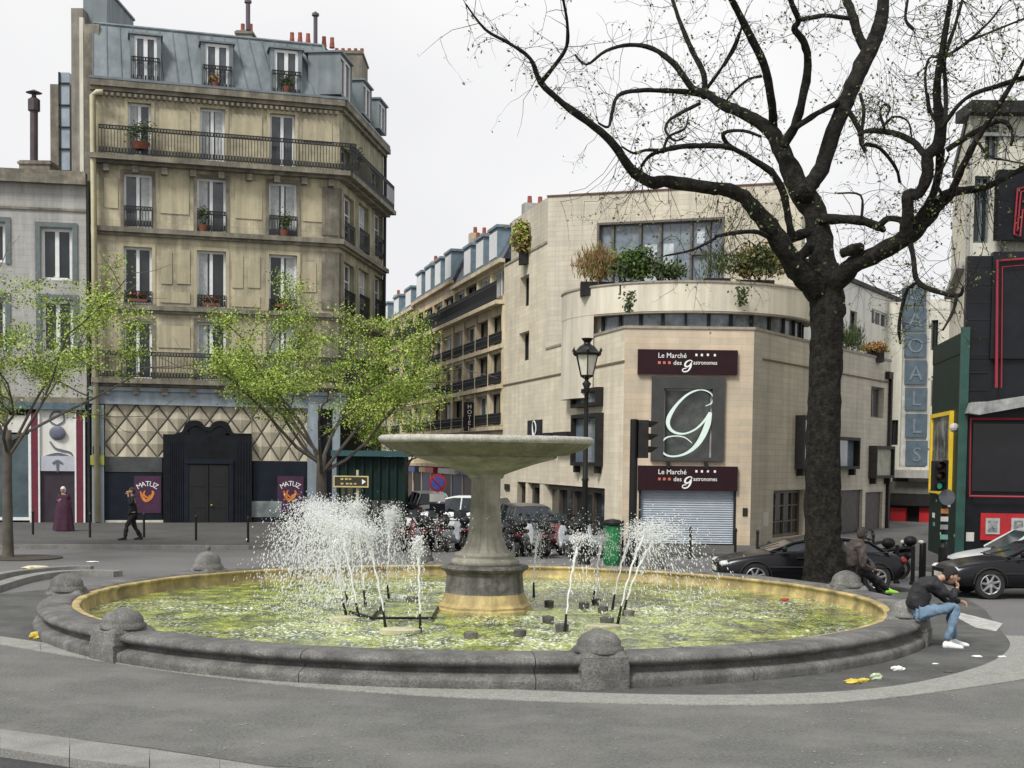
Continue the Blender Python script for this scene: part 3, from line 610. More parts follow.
ribbon(mb, W0, [(eu - .3, ez - .35, .05), (eu - .1, ez - .62, .08), (eu + .2, ez - .72, .08), (eu + .5, ez - .8, .06), (eu + .62, ez - 1.02, .05)], .13, .16); ribbon(mb, W0, [(eu - .6, ez - 1.0, .04), (eu, ez - .86, .1), (eu + .6, ez - 1.0, .04)], .13, .16)
ribbon(mb, W0, [(eu, ez - 1.62, .05), (eu, ez - 1.25, .12)], .18, .2); ribbon(mb, W0, [(eu - .2, ez - 1.25, .06), (eu, ez - 1.15, .1), (eu + .2, ez - 1.25, .06)], .18, .205)
mb.build('emblem', mat('slate_ink', (.10, .11, .15), .6), b0)
stack(19, 160, 50, 176, 58, 0, stone1d, b0); p = at(34, 100, 58.6); q = at(34, 165, 58.6); mb = MB(); mb.tube([q, p], .17, 10); mb.lathe([(.17, 0), (.26, .05), (.26, .5), (.1, .62), (.1, .75), (.35, .8), (0, .95)], 10, (p.x, p.y, p.z - .5)); mb.build('flue_pipe', mat('flue', (.06, .045, .05), .6, .3, 3), b0)
bb = thing('narrow_rear_house', (at(55, 300, 64).x, 64, 0), 'narrow rendered rear building with a glazed bay rising behind the low grey house', 'building')
p, q = at(50, 84, 64), at(70, 84, 64); mb = MB(); mb.box(p.x, q.x + 1.2, 64, 72, 0, p.z); mb.build('wall', stone1d, bb)
p, q = at(60, 73, 63.5), at(70, 73, 63.5); mb = MB(); mb.box(p.x, q.x, 63.4, 63.99, 13, p.z); o = mb.build('bay', mat('bay_blue', (.28, .33, .38), .3, .2, 2), bb)
mb = MB()
for i in range(7): z = 14 + i * 1.0; mb.box(p.x - .02, q.x + .02, 63.33, 63.395, z, z + .07)
mb.box(p.x - .03, p.x + .05, 63.33, 63.39, 13, p.z); mb.build('glazing_bar', frame_d, o)
# kiosk-like green terrace at the corner
kq = thing('green_kiosk', (at(365, 440, 57).x, 57, 0), 'dark green street kiosk with a teal roof edge beside the pale blue pilaster', 'kiosk')
p, q = at(338, 456, 57), at(404, 456, 57); mb = MB(); mb.box(p.x, q.x, 57, 59.5, .12, p.z); mb.build('cabin', green_k, kq)
mb = MB(); mb.box(p.x - .25, q.x + .25, 56.6, 59.7, p.z + .003, p.z + .24); mb.build('roof', teal, kq)
mb = MB()
for i in range(9): x = p.x + (q.x - p.x) * i / 8; mb.box(x - .05, x + .05, 56.9, 56.995, .12, p.z - .02)
mb.build('panel_rib', green_k, kq); mb = MB(); mb.box(p.x + 1.2, q.x - .1, 56.94, 56.99, .3, 1.15); mb.build('counter', mat('kiosk_grey', (.05, .045, .04), .6), kq)
mb = MB(); mb.box(p.x + .15, p.x + 1.1, 56.93, 56.99, .4, 2.0); mb.build('side_door', mat('kiosk_olive', (.045, .04, .018), .6), kq)
# ================================================================== STREET ROW
def side_pt(px, Y): return at(px, 440, Y)
SP = [(503, 62.3), (452.5, 73), (414, 85), (380, 99)]
dirv = (Vector((GL.x, GL.y, 0)) - Vector((GA.x, GA.y, 0))).normalized()
def on_line(px):
    r = ray(px, 440); A = GA; t = (A.x * 1.0 - A.y * r.x / r.y) / (dirv.y * r.x / r.y - dirv.x); return Vector((A.x + dirv.x * t, A.y + dirv.y * t, 0))
Q = [on_line(p_[0]) for p_ in SP]
row = [('cream stone apartment house with four bays of tall windows nearest the modern corner block', cream, 10.25, 12.0, 14.0, 4), ('ochre stone apartment house with slate mansard in the middle of the side street row', ochre, 10.25, 12.4, 14.4, 4), ('farthest cream apartment house with grey dormers at the end of the side street row', cream, 10.3, 12.2, 13.9, 3)]
for k, (lab, m_, zb2, ze, zr, nb) in enumerate(row):
    root = thing('apartment_house', Q[k], lab, 'building', 'apartment houses along the side street'); wl = Wall(Q[k], Q[k + 1]); holes = []; Lw = wl.L
    for fz0, fz1 in ((2.9, 4.1), (4.55, 6.0), (6.45, 7.9), (8.3, 9.65), (10.5, 11.75)):
        for i in range(nb):
            u = Lw * (i + .5) / nb; holes.append((u - Lw * .11, u + Lw * .11, fz0, fz1))
    mb = MB(); wl.face(mb, 2.6, ze, holes, .25); mb.build('wall', m_, root)
    mb = MB(); n_ = -wl.n * .3; bk_ = -wl.n * 9; A_, B_ = wl.A + n_, wl.B + n_; mb.prism([A_, B_, wl.B + bk_, wl.A + bk_], 0, ze - .05); mb.build('core', m_, root)
    for h in holes: wl.window(root, h, fm=frame_d if random.random() < .4 else white_p, gm=glass, rev=.25, curtain=random.choice((0, 0, 1, 3)))
    for z, o in ((2.45, .3), (4.3, .15), (6.2, .2), (8.05, .15), (10.05, .42), (ze - .05, .25)):
        mb = MB(); wl.box(mb, 0.01, Lw - .01, z, z + .18, 0, o); mb.build('cornice', m_, root)
    mb = MB()
    for i in range(nb + 1):
        u = min(max(Lw * i / nb, .15), Lw - .15); wl.box(mb, u - .12, u + .12, 4.5, 10.0, 0, .08)
    mb.build('pilaster', m_, root)
    wl.railing(root, .1, Lw - .1, 10.24, h=.85, off=.38, step=.2, r=.02, name='railing')
    for h in holes:
        if 4 < h[2] < 9: wl.railing(root, h[0], h[1], h[2] + .02, h=.5, off=.08, step=.2, r=.02, name='window_guard', deco=False)
    for i in range(nb):      # shop fronts
        u0, u1 = Lw * i / nb + .2, Lw * (i + 1) / nb - .2; mb = MB(); wl.box(mb, u0, u1, .12, 2.1, -.1, .02); mb.build('shop_front', [shop_dark, navy, mat('shop_brown', (.06, .03, .02), .5), mat('shop_blue', (.03, .05, .14), .5)][(i + k) % 4], root)
        mb = MB(); wl.box(mb, u0, u1, 2.103, 2.4, 0, .25 + .2 * (i % 2)); mb.build('shop_sign', [red_p, white_w, mat('sign_blue', (.04, .06, .2), .5), mat('sign_tan', (.4, .28, .12), .6)][(i * 3 + k) % 4], root)
    mb = MB(); 
    for i in range(nb + 1): u = Lw * i / nb; wl.box(mb, max(u - .2, 0), min(u + .2, Lw), .12, 2.44, 0, .05)
    mb.build('shop_pier', pale_w if k == 0 else m_, root)
    # mansard
    a0_, a1_ = wl.p(0, ze + .13, .1), wl.p(Lw, ze + .13, .1); t0_, t1_ = wl.p(0, zr, -.9), wl.p(Lw, zr, -.9); r0_, r1_ = wl.p(0, zr + .5, -5), wl.p(Lw, zr + .5, -5)
    mb = MB(); mb.quad(a0_, a1_, t1_, t0_); mb.quad(t0_, t1_, r1_, r0_); mb.quad(a0_, t0_, wl.p(0, ze, -5), wl.p(0, ze, -4.9)); mb.add((a0_, t0_, r0_, wl.p(0, ze, -5)), ((0, 1, 2, 3),)); mb.add((a1_, t1_, r1_, wl.p(Lw, ze, -5)), ((0, 1, 2, 3),)); mb.build('mansard_roof', slate if k != 2 else zinc, root)
    for i in range(nb - (k == 0)):
        u = Lw * (i + .5 + .3 * (k == 0)) / nb; mb = MB(); hw = Lw * .075
        wl.box(mb, u - hw, u + hw, ze + .2, zr - .25, -1.2, .02); wl.box(mb, u - hw - .1, u + hw + .1, zr - .247, zr - .12, -1.3, .1); d_ = mb.build('dormer', mat('dormer_blue', (.16, .22, .26), .6, .2, 3), root)
        mb = MB(); wl.box(mb, u - hw + .12, u + hw - .12, ze + .4, zr - .4, .022, .05); d2 = mb.build('window', white_p, d_)
    for i, u in enumerate((.25, Lw - .4)):
        mb = MB(); wl.box(mb, u - .25, u + .35, ze, zr + .7, -3.2, -.9); c_ = mb.build('chimney', [grey_w, ochre, cream][k], root)
        for j in range(4): k2 = MB(); k2.lathe([(.12, 0), (.1, .35), (.06, .35)], 7, wl.p(u + .05, zr + .7, -1.2 - j * .5)); k2.build('chimney_pot', pot_red, c_)
# hotel sign
wl = Wall(Q[0], Q[1]); p, q = at(464, 404, 68.5), at(475, 433, 68.5)
p.z += .09; q.z += .09
hsn = thing('hotel_sign', (p.x, 68.5, q.z), 'vertical dark hotel sign projecting from the cream stone house in the side street', 'sign'); mb = MB(); mb.box(p.x, q.x, 68.4, 68.6, q.z, p.z); bo = mb.build('board', maroon, hsn)
for i, ch in enumerate('HOTEL'): text_mesh(ch, .30, ((p.x + q.x) / 2, 68.39, p.z - .32 - i * .275), (1, 0, 0), UP, (0, -1, 0), white_t, hsn, align='CENTER')
mb = MB(); mb.box(q.x, q.x + .9, 68.45, 68.55, p.z - .3, p.z - .24); mb.box(q.x, q.x + .9, 68.45, 68.55, q.z + .24, q.z + .3); mb.build('bracket', iron, hsn)
# ================================================================== MODERN CORNER BLOCK
gb = thing('corner_block', (GA.x, GA.y, 0), 'modern pale travertine corner block with a curved planted terrace and a rolled-down shutter', 'building')
WL, WC, WR = Wall(GA, GL), Wall(GA, GB), Wall(GB, GR)
ZL = WC.uz(690, 329)[1]
def rc(wl, x0, y0, x1, y1):
    a, b, c, d = wl.rect(x0, y0, x1, y1); return (min(a, b), max(a, b), c, d)
# chamfer
hC = [rc(WC, 639, 490, 735, 548), rc(WC, 651, 377, 724, 461)]; hC[0] = (hC[0][0], hC[0][1], .12, hC[0][3])
mb = MB(); WC.face(mb, .0, ZL, hC, .3); mb.build('corner_wall', trav2, gb)
a, b, c, d = hC[0]; mb = MB(); ns_ = 24
for i in range(ns_):
    z0, z1 = c + (d - c) * i / ns_, c + (d - c) * (i + 1) / ns_; zm = (z0 + z1) / 2
    mb.quad(WC.p(a, z0, -.16), WC.p(b, z0, -.16), WC.p(b, zm, -.11), WC.p(a, zm, -.11)); mb.quad(WC.p(a, zm, -.11), WC.p(b, zm, -.11), WC.p(b, z1, -.16), WC.p(a, z1, -.16))
mb.build('roller_shutter', shutter_m, gb)
mb = MB(); WC.box(mb, a - .02, a + .05, c, d, -.1, .02); WC.box(mb, b - .05, b + .02, c, d, -.1, .02); mb.build('shutter_rail', frame_d, gb)
for y0 in (350, 466):
    a, b, c, d = rc(WC, 637.5, y0, 737, y0 + 24.5); mb = MB(); WC.box(mb, a, b, c, d, .01, .14); sg = mb.build('sign_board', maroon, gb)
    hh = d - c; um = (a + b) / 2; wd = b - a
    text_mesh('Le Marché', .24, WC.p(a + wd * .20, c + hh * .66, .143), WC.d, UP, WC.n, white_t, sg, sx=.95); text_mesh('des', .21, WC.p(a + wd * .355, c + hh * .38, .143), WC.d, UP, WC.n, white_t, sg)
    text_mesh('astronomes', .20, WC.p(a + wd * .555, c + hh * .40, .143), WC.d, UP, WC.n, white_t, sg, sx=.85)
    mb = MB(); f = lambda x, z, w_: (a + wd * .338 + x * .0052 * 1.18, c + hh * .1 + (148 - z) * .0052 * .98, w_ * .011)
    ribbon(mb, WC, [f(108, 88, 2), f(112, 78, 3), f(100, 72, 3), f(80, 85, 5), f(74, 105, 6), f(84, 115, 5), f(100, 105, 4), f(108, 92, 5)], .142, .152); ribbon(mb, WC, [f(108, 90, 5), f(104, 115, 6), f(92, 140, 4), f(72, 148, 4), f(60, 140, 3), f(66, 128, 3), f(82, 126, 2)], .142, .154); mb.build('lettering', white_t, sg)
    mb = MB()
    for i, (fx, fz, mcol) in enumerate(((.585, .79, 0), (.64, .79, 0), (.70, .80, 0), (.77, .79, 0))): WC.box(mb, a + wd * fx - .035, a + wd * fx + .035, c + hh * fz - .04, c + hh * fz + .04, .142, .15)
    mb.build('dot', white_t, sg); mb = MB()
    for fx in (.215, .265, .315): WC.box(mb, a + wd * fx - .045, a + wd * fx + .045, c + hh * .46 - .045, c + hh * .46 + .045, .142, .15)
    mb.build('dot', mat('salmon', (.6, .16, .12), .5), sg)
a, b, c, d = hC[1]; mb = MB(); q = .42
for (u0, u1, z0, z1) in ((a, a + q, c, d), (b - q, b, c, d), (a + q, b - q, d - .40, d), (a + q, b - q, c, c + .12)): WC.box(mb, u0, u1, z0, z1, -.28, .12)
wf = mb.build('display_window', mat('slate_frame', (.045, .047, .045), .5, .2, 3), gb); mb = MB(); WC.box(mb, a + q + .003, b - q - .003, c + .123, d - .403, -.2, -.12); mb.build('pane', mat('display_glass', (.03, .036, .033), .08, .5, 1.5, spec=.9, grime=((.11, .11, .09), 1.8, .7)), wf)
mb = MB()
for u0 in (a + q + .003, b - q - .05): WC.box(mb, u0, u0 + .05, c + .123, d - .403, -.118, .0)
WC.box(mb, a + q, b - q, d - .46, d - .41, -.118, .0); mb.build('inner_trim', mat('trim_grey', (.3, .3, .28), .5), wf)
gk = [((360, 318), 2), ((390, 302), 4), ((396, 272), 4), ((372, 248), 4), ((330, 240), 5), ((275, 262), 7), ((222, 312), 10), ((186, 370), 15), ((183, 412), 13), ((210, 442), 9), ((258, 450), 6), ((310, 430), 6), ((352, 392), 8), ((384, 350), 12)]
gk2 = [((385, 348), 9), ((372, 400), 21), ((350, 455), 20), ((318, 505), 15), ((275, 540), 9), ((225, 557), 6), ((180, 555), 6), ((150, 532), 7), ((148, 500), 6), ((172, 470), 5), ((215, 461), 4), ((260, 468), 4), ((295, 494), 3)]
mb = MB()
for kk in (gk, gk2):
    pts = []
    for (x, y), w_ in kk:
        u, z = WC.uz(630 + x / 4.8, 340 + y / 4.8); pts.append((u, z, w_ / 4.8 / F * 46 * 1.35))
    ribbon(mb, WC, pts, .05, .10 if kk is gk else .103)
mb.build('script_letter', mint_t, wf)
mb = MB(); W_ = WC
for u in (a + .6, b - .6): WC.box(mb, u - .06, u + .06, c - .25, c - .003, .1, .2)
mb.build('bracket', frame_d, gb)
# left wall
zml = lambda u: ZL
hL = [rc(WL, 517, 485, 604.5, 540), rc(WL, 577.5, 389, 603.5, 407), rc(WL, 577.5, 414, 603.5, 466), rc(WL, 528, 420, 542.5, 438), rc(WL, 519, 332, 529, 361), rc(WL, 520, 276, 529, 307)]
hL[0] = (hL[0][0], hL[0][1], .12, hL[0][3])
uB = on_line(545); uB = (uB - WL.A).dot(WL.d); ZW = WL.uz(524, 256)[1]
mb = MB(); WL.face(mb, 0, ZL - .0, [h for h in hL[:4]], .35, 0, uB); mb.build('side_wall', trav, gb)
mb = MB(); WL.face(mb, 0, ZW, hL[:1] + hL[3:], .35, uB, WL.L) if False else None
def clip(h, u0, u1): return (max(h[0], u0), min(h[1], u1), h[2], h[3])
WL.face(mb, 0, ZW, [clip(h, uB, WL.L) for h in (hL[0], hL[4], hL[5], hL[3]) if h[1] > uB + .1], .35, uB, WL.L); mb.build('side_wall', trav, gb)
# recess patch and groove
mb = MB(); WL.box(mb, -.02, WL.L, WL.uz(560, 374)[1] - .03, WL.uz(560, 374)[1] + .03, .0, .04); mb.build('string_course_or_groove', mat('shadow_joint', (.16, .12, .08), .9), gb)  # raised strip stands for a groove, its shade put into the dark colour
a, b, c, d = hL[0]; mb = MB(); WL.box(mb, a, b, c, d, -.5, -.36); mb.build('shop_glazing', glass, gb)
mb = MB()
for i, fr in enumerate((0, .16, .36, .52, .68, .84, .995)):
    u = a + (b - a) * fr; wd_ = .16 if i in (4, 5) else .06; WL.box(mb, max(a, u - wd_), min(b, u + wd_), c, d, -.35, -.2)
WL.box(mb, a, b, d - .2, d - .05, -.355, -.19); mb.build('mullion', mat('bronze_frame', (.06, .05, .04), .5), gb)
mb = MB(); WL.box(mb, a + (b - a) * .66, a + (b - a) * .705, c, d, -.3, -.02); WL.box(mb, a + (b - a) * .86, a + (b - a) * .89, c, d, -.3, -.02); mb.build('column', trav, gb)
for h in (hL[1], hL[2]):
    a, b, c, d = h; mb = MB(); fw = .14
    for (u0, u1, z0, z1) in ((a, a + fw, c, d), (b - fw, b, c, d), (a + fw, b - fw, d - fw, d), (a + fw, b - fw, c, c + fw)): WL.box(mb, u0, u1, z0, z1, -.34, .28)
    o = mb.build('projecting_window', frame_d, gb); mb = MB(); WL.box(mb, a + fw, b - fw, c + fw, d - fw, -.2, .1); mb.build('pane', glass_b, o)
    mb = MB(); um = a + (b - a) * .45; WL.box(mb, um - .05, um + .05, c + fw, d - fw, .103, .2); mb.build('mullion', mat('trim_grey2', (.35, .35, .33), .5), o)
    if h is hL[2]:
        mb = MB()
        for u in (a + .3, b - .3): WL.box(mb, u - .1, u + .1, c - .25, c - .003, 0, .22)
        mb.build('bracket', frame_d, o)
for h in (hL[4], hL[5]): WL.window(gb, h, fm=frame_d, gm=glass, rev=.35, sash=1, fw=.1)
a, b, c, d = hL[3]; mb = MB(); WL.box(mb, a, b, c, d, -.34, .03); o = mb.build('logo_window', shop_dark, gb); mb = MB()
um, zm = (a + b) / 2, (c + d) / 2; ribbon(mb, WL, [(um - .35 * s_ * 1.3, zm + t_, w_) for s_, t_, w_ in ((-.7, .1, .03), (-.5, .28, .04), (0, .33, .05), (.55, .15, .08), (.6, -.1, .09), (.1, -.25, .05), (-.4, -.1, .05), (-.65, .2, .06), (-.5, -.2, .08), (0, -.36, .05))], .04, .06); mb.build('script_letter', white_t, o)
rb_ = lambda name, m, x0, y0, x1, y1, o0, o1, wl: (lambda r_: (lambda q_: (wl.box(q_, *r_, o0, o1), q_.build(name, m, gb))[1])(MB()))(rc(wl, x0, y0, x1, y1))
rb_('low_box', frame_d, 545, 433, 557, 449, 0, .3, WL); rb_('low_box', frame_d, 560, 432, 574, 449, 0, .3, WL); rb_('vent', frame_d, 505.5, 484, 510, 490, .0, .06, WL)
# right wall
hR = [rc(WR, 773, 490, 805, 537), rc(WR, 840, 490, 862, 540), rc(WR, 865, 492, 882, 540), rc(WR, 795, 416, 814, 469), rc(WR, 826, 437, 852, 469), rc(WR, 868.5, 446, 887, 478), rc(WR, 871, 387, 884, 418)]
hR = [(h[0], min(h[1], WR.L - .1), max(h[2], .12 if i in (1, 2) else h[2]), h[3]) for i, h in enumerate(hR)]
mb = MB(); WR.face(mb, 0, ZL, hR, .3); mb.build('right_wall', trav2 if False else trav3, gb)
mb = MB(); WR.box(mb, .8, WR.L, WR.uz(800, 366)[1] - .03, WR.uz(800, 366)[1] + .03, 0, .04); mb.build('string_course_or_groove', mat('shadow_joint'), gb) if False else mb.build('string_course_or_groove', MAT['shadow_joint'], gb)  # groove drawn as a dark strip, shade carried by the colour
for i, h in enumerate(hR):
    if i == 0: WR.window(gb, h, fm=mat('bronze_frame2', (.12, .095, .06), .5), gm=glass, rev=.3, sash=4, bars=2, fw=.12, mw=.07)
    elif i in (1, 2): mb = MB(); WR.box(mb, *h, -.35, -.12); mb.build('gate', mat('gate_brown', (.06, .05, .045), .6, .3, 3), gb)
    elif i == 6: WR.window(gb, h, fm=mat('bronze_frame3', (.2, .17, .13), .5), gm=glass_l, rev=.3, sash=2)
    else:
        a, b, c, d = h; mb = MB(); fw = .12
        for (u0, u1, z0, z1) in ((a, a + fw, c, d), (b - fw, b, c, d), (a + fw, b - fw, d - fw, d), (a + fw, b - fw, c, c + fw)): WR.box(mb, u0, u1, z0, z1, -.28, .35)
        for u in (a + .3, b - .3): WR.box(mb, u - .1, u + .1, c - .25, c - .003, 0, .25)
        o = mb.build('projecting_window', frame_d, gb); mb = MB(); WR.box(mb, a + fw, b - fw, c + fw, d - fw, -.2, .2 if i == 5 else .1); mb.build('pane', mat('blind', (.36, .35, .27), .7) if i == 5 else glass_b, o)
rb_('drainpipe', frame_d, 886.5, 375, 888, 540, .02, .14, WR); rb_('rain_hopper', frame_d, 885, 372, 889, 379, .02, .2, WR)
rb_('notice', white_w, 763, 512, 768, 526, .01, .02, WR); rb_('plaque', frame_d, 742.5, 508, 747.5, 516, .01, .03, WC)
# roof slabs of the low part and the set-back block
BL = on_line(545); BR = at(797, 440, 52.0); WB = Wall((BL.x, BL.y), (BR.x, BR.y)); ZBk = WB.uz(600, 194)[1]
mb = MB(); mb.add([(v.x, v.y, ZL - .02) for v in (GA, GB, GR, Vector((GR.x, GR.y + 8, 0)), Vector((BR.x, BR.y, 0)), BL)], [(0, 1, 2, 3, 4, 5)]); mb.build('terrace_floor', grey_w, gb)
for wl, u0, u1 in ((WC, -.03, WC.L + .03), (WR, .0, WR.L), (WL, 0, uB)):
    mb = MB(); wl.box(mb, u0, u1, ZL, ZL + .09, -.35, .04 if wl is WC else .035); mb.build('coping', mat('coping_stone', (.30, .27, .22), .8), gb)
hB = [rc(WB, 597, 220, 724, 285)]; mb = MB(); WB.face(mb, ZL - .1, ZBk, hB, .3); mb.build('upper_wall', trav3, gb)
mb = MB(); e1 = WB.p(WB.L, 0, -8); e0 = BL + dirv * 6
mb.add([(BL.x, BL.y, ZW + .1), (e0.x, e0.y, ZW + .1), (e0.x, e0.y, ZBk), (BL.x, BL.y, ZBk)], [(0, 1, 2, 3)]); mb.add([(BR.x, BR.y, ZL - 2), (BR.x + 1.2, BR.y + 5, ZL - 2), (BR.x + 1.2, BR.y + 5, ZBk), (BR.x, BR.y, ZBk)], [(0, 1, 2, 3)])
mb.add([(BL.x, BL.y, ZBk), (BR.x, BR.y, ZBk), (BR.x + 1.2, BR.y + 5, ZBk), (e0.x, e0.y, ZBk)], [(0, 1, 2, 3)]); mb.build('upper_side_wall', trav3, gb)
mb = MB(); WB.box(mb, -.05, WB.L + .05, ZBk + .003, ZBk + .06, -.3, .05); mb.build('coping', mat('rust_coping', (.14, .07, .05), .8), gb)
a, b, c, d = hB[0]; mb = MB(); fw = .09
for (u0, u1, z0, z1) in ((a, a + fw, c, d), (b - fw, b, c, d), (a + fw, b - fw, d - fw, d), (a + fw, b - fw, c, c + fw)): WB.box(mb, u0, u1, z0, z1, -.28, .05)
for fr in (.12, .34, .5, .74, .88): u = a + (b - a) * fr; WB.box(mb, u - .045, u + .045, c + fw, d - fw, -.25, -.1)
WB.box(mb, a + (b - a) * .12, a + (b - a) * .34, c + (d - c) * .45, c + (d - c) * .5, -.25, -.09); WB.box(mb, a + (b - a) * .74, a + (b - a) * .88, c + (d - c) * .45, c + (d - c) * .5, -.25, -.09)
o = mb.build('terrace_window', mat('bronze_frame4', (.10, .09, .075), .5), gb); mb = MB(); WB.box(mb, a, b, c, d, -.34, -.26); mb.build('pane', glass_b, o)
mb = MB(); WB.box(mb, a + (b - a) * .37, a + (b - a) * .47, c + .1, d - .9, -.258, -.25); WB.box(mb, a + (b - a) * .52, a + (b - a) * .60, c + .1, d - .9, -.258, -.25); WB.box(mb, a + (b - a) * .78, a + (b - a) * .84, c + 1.6, d - .3, -.258, -.25); mb.build('curtain', mat('pale_blind', (.42, .47, .5), .7), o)
# back mass so that the block is solid
mb = MB(); q0 = GA + Vector((.4, .6, 0)); q1 = GB + Vector((-.2, .6, 0)); q2 = GR + Vector((-.5, 0, 0)); q3 = GL + Vector((.5, 0, 0)); mb.prism([q0, q1, q2, Vector((q2.x, q2.y + 6, 0)), q3], .02, ZL - .15); mb.build('core', shop_dark, gb)
mb = MB(); ww = Wall(on_line(545), GL); mb.add([ww.p(0, ZW), ww.p(ww.L, ZW), ww.p(ww.L, ZW, -6), ww.p(0, ZW, -6)], [(0, 1, 2, 3)]); ww.box(mb, 0, ww.L, ZW + .003, ZW + .1, -.3, .04); mb.add([ww.p(ww.L, 0), ww.p(ww.L, ZW), ww.p(ww.L, ZW, -6), ww.p(ww.L, 0, -6)], [(0, 1, 2, 3)]); mb.build('coping', MAT['coping_stone'], gb)
rr0 = at(500, 205, 63); 
# curved terrace drum
DC = Vector((6.55, 52.2, 0)); DR = 4.75; ZS = ZL + .78; ZP = ZS + .98
def drum(mb, r0_, r1_, z0, z1, a0=180, a1=360, n=48):
    mb.lathe([(r0_, z0), (r1_, z0), (r1_, z1), (r0_, z1), (r0_, z0)], n, DC, a0=R(a0), a1=R(a1))
mb = MB(); drum(mb, DR - .3, DR, ZS, ZP); mb.build('curved_parapet', trav2 if False else mat('travertine_drum', (.64, .595, .48), .8, .12, .6, .15, 30, streak=.25), gb)
mb = MB(); drum(mb, DR - .33, DR + .04, ZP + .003, ZP + .07); drum(mb, 0, DR - .3, ZS + .02, ZS + .1, n=24); mb.build('coping', MAT['coping_stone'], gb)
mb = MB(); drum(mb, DR - .5, DR - .38, ZL - .0, ZS - .005, 219, 360); mb.build('ribbon_glazing', mat('ribbon_glass', (.16, .19, .21), .12, .6, 1.2, spec=.7, grime=((.03, .035, .04), 1.5, .8)), gb)
mb = MB()
for i in range(14):
    t = R(221 + i * 137 / 13); c_, s_ = math.cos(t), math.sin(t); q = DC + Vector((c_, s_, 0)) * (DR - .33); tt = Vector((-s_, c_, 0)) * .05; nn_ = Vector((c_, s_, 0)) * .05
    mb.hexa([(v.x, v.y, ZL - .1) for v in (q - tt - nn_, q + tt - nn_, q + tt + nn_, q - tt + nn_)], [(v.x, v.y, ZS - .004) for v in (q - tt - nn_, q + tt - nn_, q + tt + nn_, q - tt + nn_)])
mb.build('mullion', frame_d, gb); mb = MB(); drum(mb, DR - .38, DR - .2, ZL - .35, ZL + .02, 219, 360); drum(mb, DR - .36, DR - .02, ZS - .06, ZS - .004); mb.build('sill', MAT['coping_stone'], gb)
mb = MB(); drum(mb, DR - .4, DR - .01, ZL - 2.2, ZS - .003, 180, 219, 12); mb.build('curved_pier', MAT['travertine_drum'], gb)
rb_('drainpipe', frame_d, 569, 309, 571, 346, -.0, .12, WB)
# plants on the terraces
def bush(px, py, Y, rx, rz, n, size, m, label, seed, spiky=0, m2=None, name='terrace_bush'):
    c_ = at(px, py, Y); t = thing(name, (c_.x, c_.y, c_.z - rz), label, 'bush', 'bushes on the roof terraces'); 
    mb = MB(); mb.box(c_.x - rx * .7, c_.x + rx * .7, Y - .25, Y + .25, c_.z - rz - .35, c_.z - rz * .75); mb.build('planter', frame_d, t)
    foliage('foliage', t, c_, rx, .5, rz, n, size, m, seed=seed, clump=.3, spiky=spiky)
    if m2: foliage('new_growth', t, c_ + Vector((0, -.1, .1)), rx * .9, .5, rz * .9, n // 2, size, m2, seed=seed + 50, clump=.3, spiky=spiky)
bush(597, 270, 49.6, .85, .6, 1500, .09, bush_o, 'russet ochre grassy bush at the left end of the curved terrace', 1, 1, bush_r)
bush(634, 269, 48.6, .75, .6, 1500, .08, bush_g, 'fresh green bush left of the middle of the curved terrace', 2, 0, leaf_b)
bush(668, 274, 48.0, .65, .4, 900, .08, bush_g, 'low dark green bush at the middle of the curved terrace', 3, 0)
bush(717, 266, 48.0, .65, .6, 700, .08, bush_g, 'thin dark bush right of the middle of the curved terrace', 4, 1)
bush(757, 266, 48.8, .85, .7, 1500, .09, bush_o, 'wide olive bush at the right end of the curved terrace', 5, 0, bush_g)
bush(529, 240, 58.5, .62, .7, 1300, .10, bush_o, 'ochre yellow bush on the flat roof edge beside the side street', 6, 0, leaf_a)
bush(852, 340, 57, .55, .7, 900, .09, bush_g, 'dark green bush on the roof edge behind the big tree trunk', 7, 1)
bush(874, 349, 58, .55, .22, 400, .08, bush_o, 'orange flowering low bush on the roof edge right of the big tree trunk', 8, 0, mat('orange_bloom', (.30, .14, .04), .7))
# trailing creeper on the drum
for px, y0, y1, sd_ in ((629, 291, 312, 1), (742, 287, 306, 2)):
    mb = MB(); rnd = random.Random(sd_); cq = at(px, y0, 47.4)
    for i in range(110): f = i / 110; mb.leaf(at(px + rnd.gauss(0, 4.0 * (1 - f * .5)), y0 + (y1 - y0) * f, 47.35 + rnd.uniform(-.1, .1)), .08, rnd)
    tag(mb.build('creeper', bush_g, org=cq), 'trailing green creeper hanging over the curved parapet, %s one' % ('left' if sd_ == 1 else 'right'), 'plant', 'creepers on the curved parapet')
# ================================================================== RIGHT SIDE
wh = thing('white_gable_house', (at(840, 440, 60).x, 60, 0), 'plain white rendered house with small windows rising behind the low travertine wing', 'building')
p0, p1 = at(800, 440, 58.5), at(905, 440, 74); Ww = Wall((p0.x, p0.y), (p1.x, p1.y)); zt = Ww.uz(852, 283)[1]
hw = [Ww.rect(850, 311, 857, 330), Ww.rect(871.5, 311, 888, 326)]
mb = MB(); Ww.face(mb, 0, zt, hw, .2); mb.build('wall', white_w, wh)
Ww.window(wh, hw[0], fm=frame_d, rev=.2, sash=1); Ww.window(wh, hw[1], fm=white_p, rev=.2, sash=3)
mb = MB(); Ww.box(mb, 0, Ww.L, zt + .003, zt + .2, -.5, .15); mb.build('roof_edge', frame_d, wh)
rh = thing('red_shop_house', (at(915, 440, 70).x, 69, 0), 'narrow pale house with red shop doors at the end of the right-hand street', 'building')
p0, p1 = at(884, 440, 70), at(965, 440, 67); Wr = Wall((p0.x, p0.y), (p1.x, p1.y)); ztr = Wr.uz(925, 262)[1]; ztr = Wr.uz(925, 300)[1]
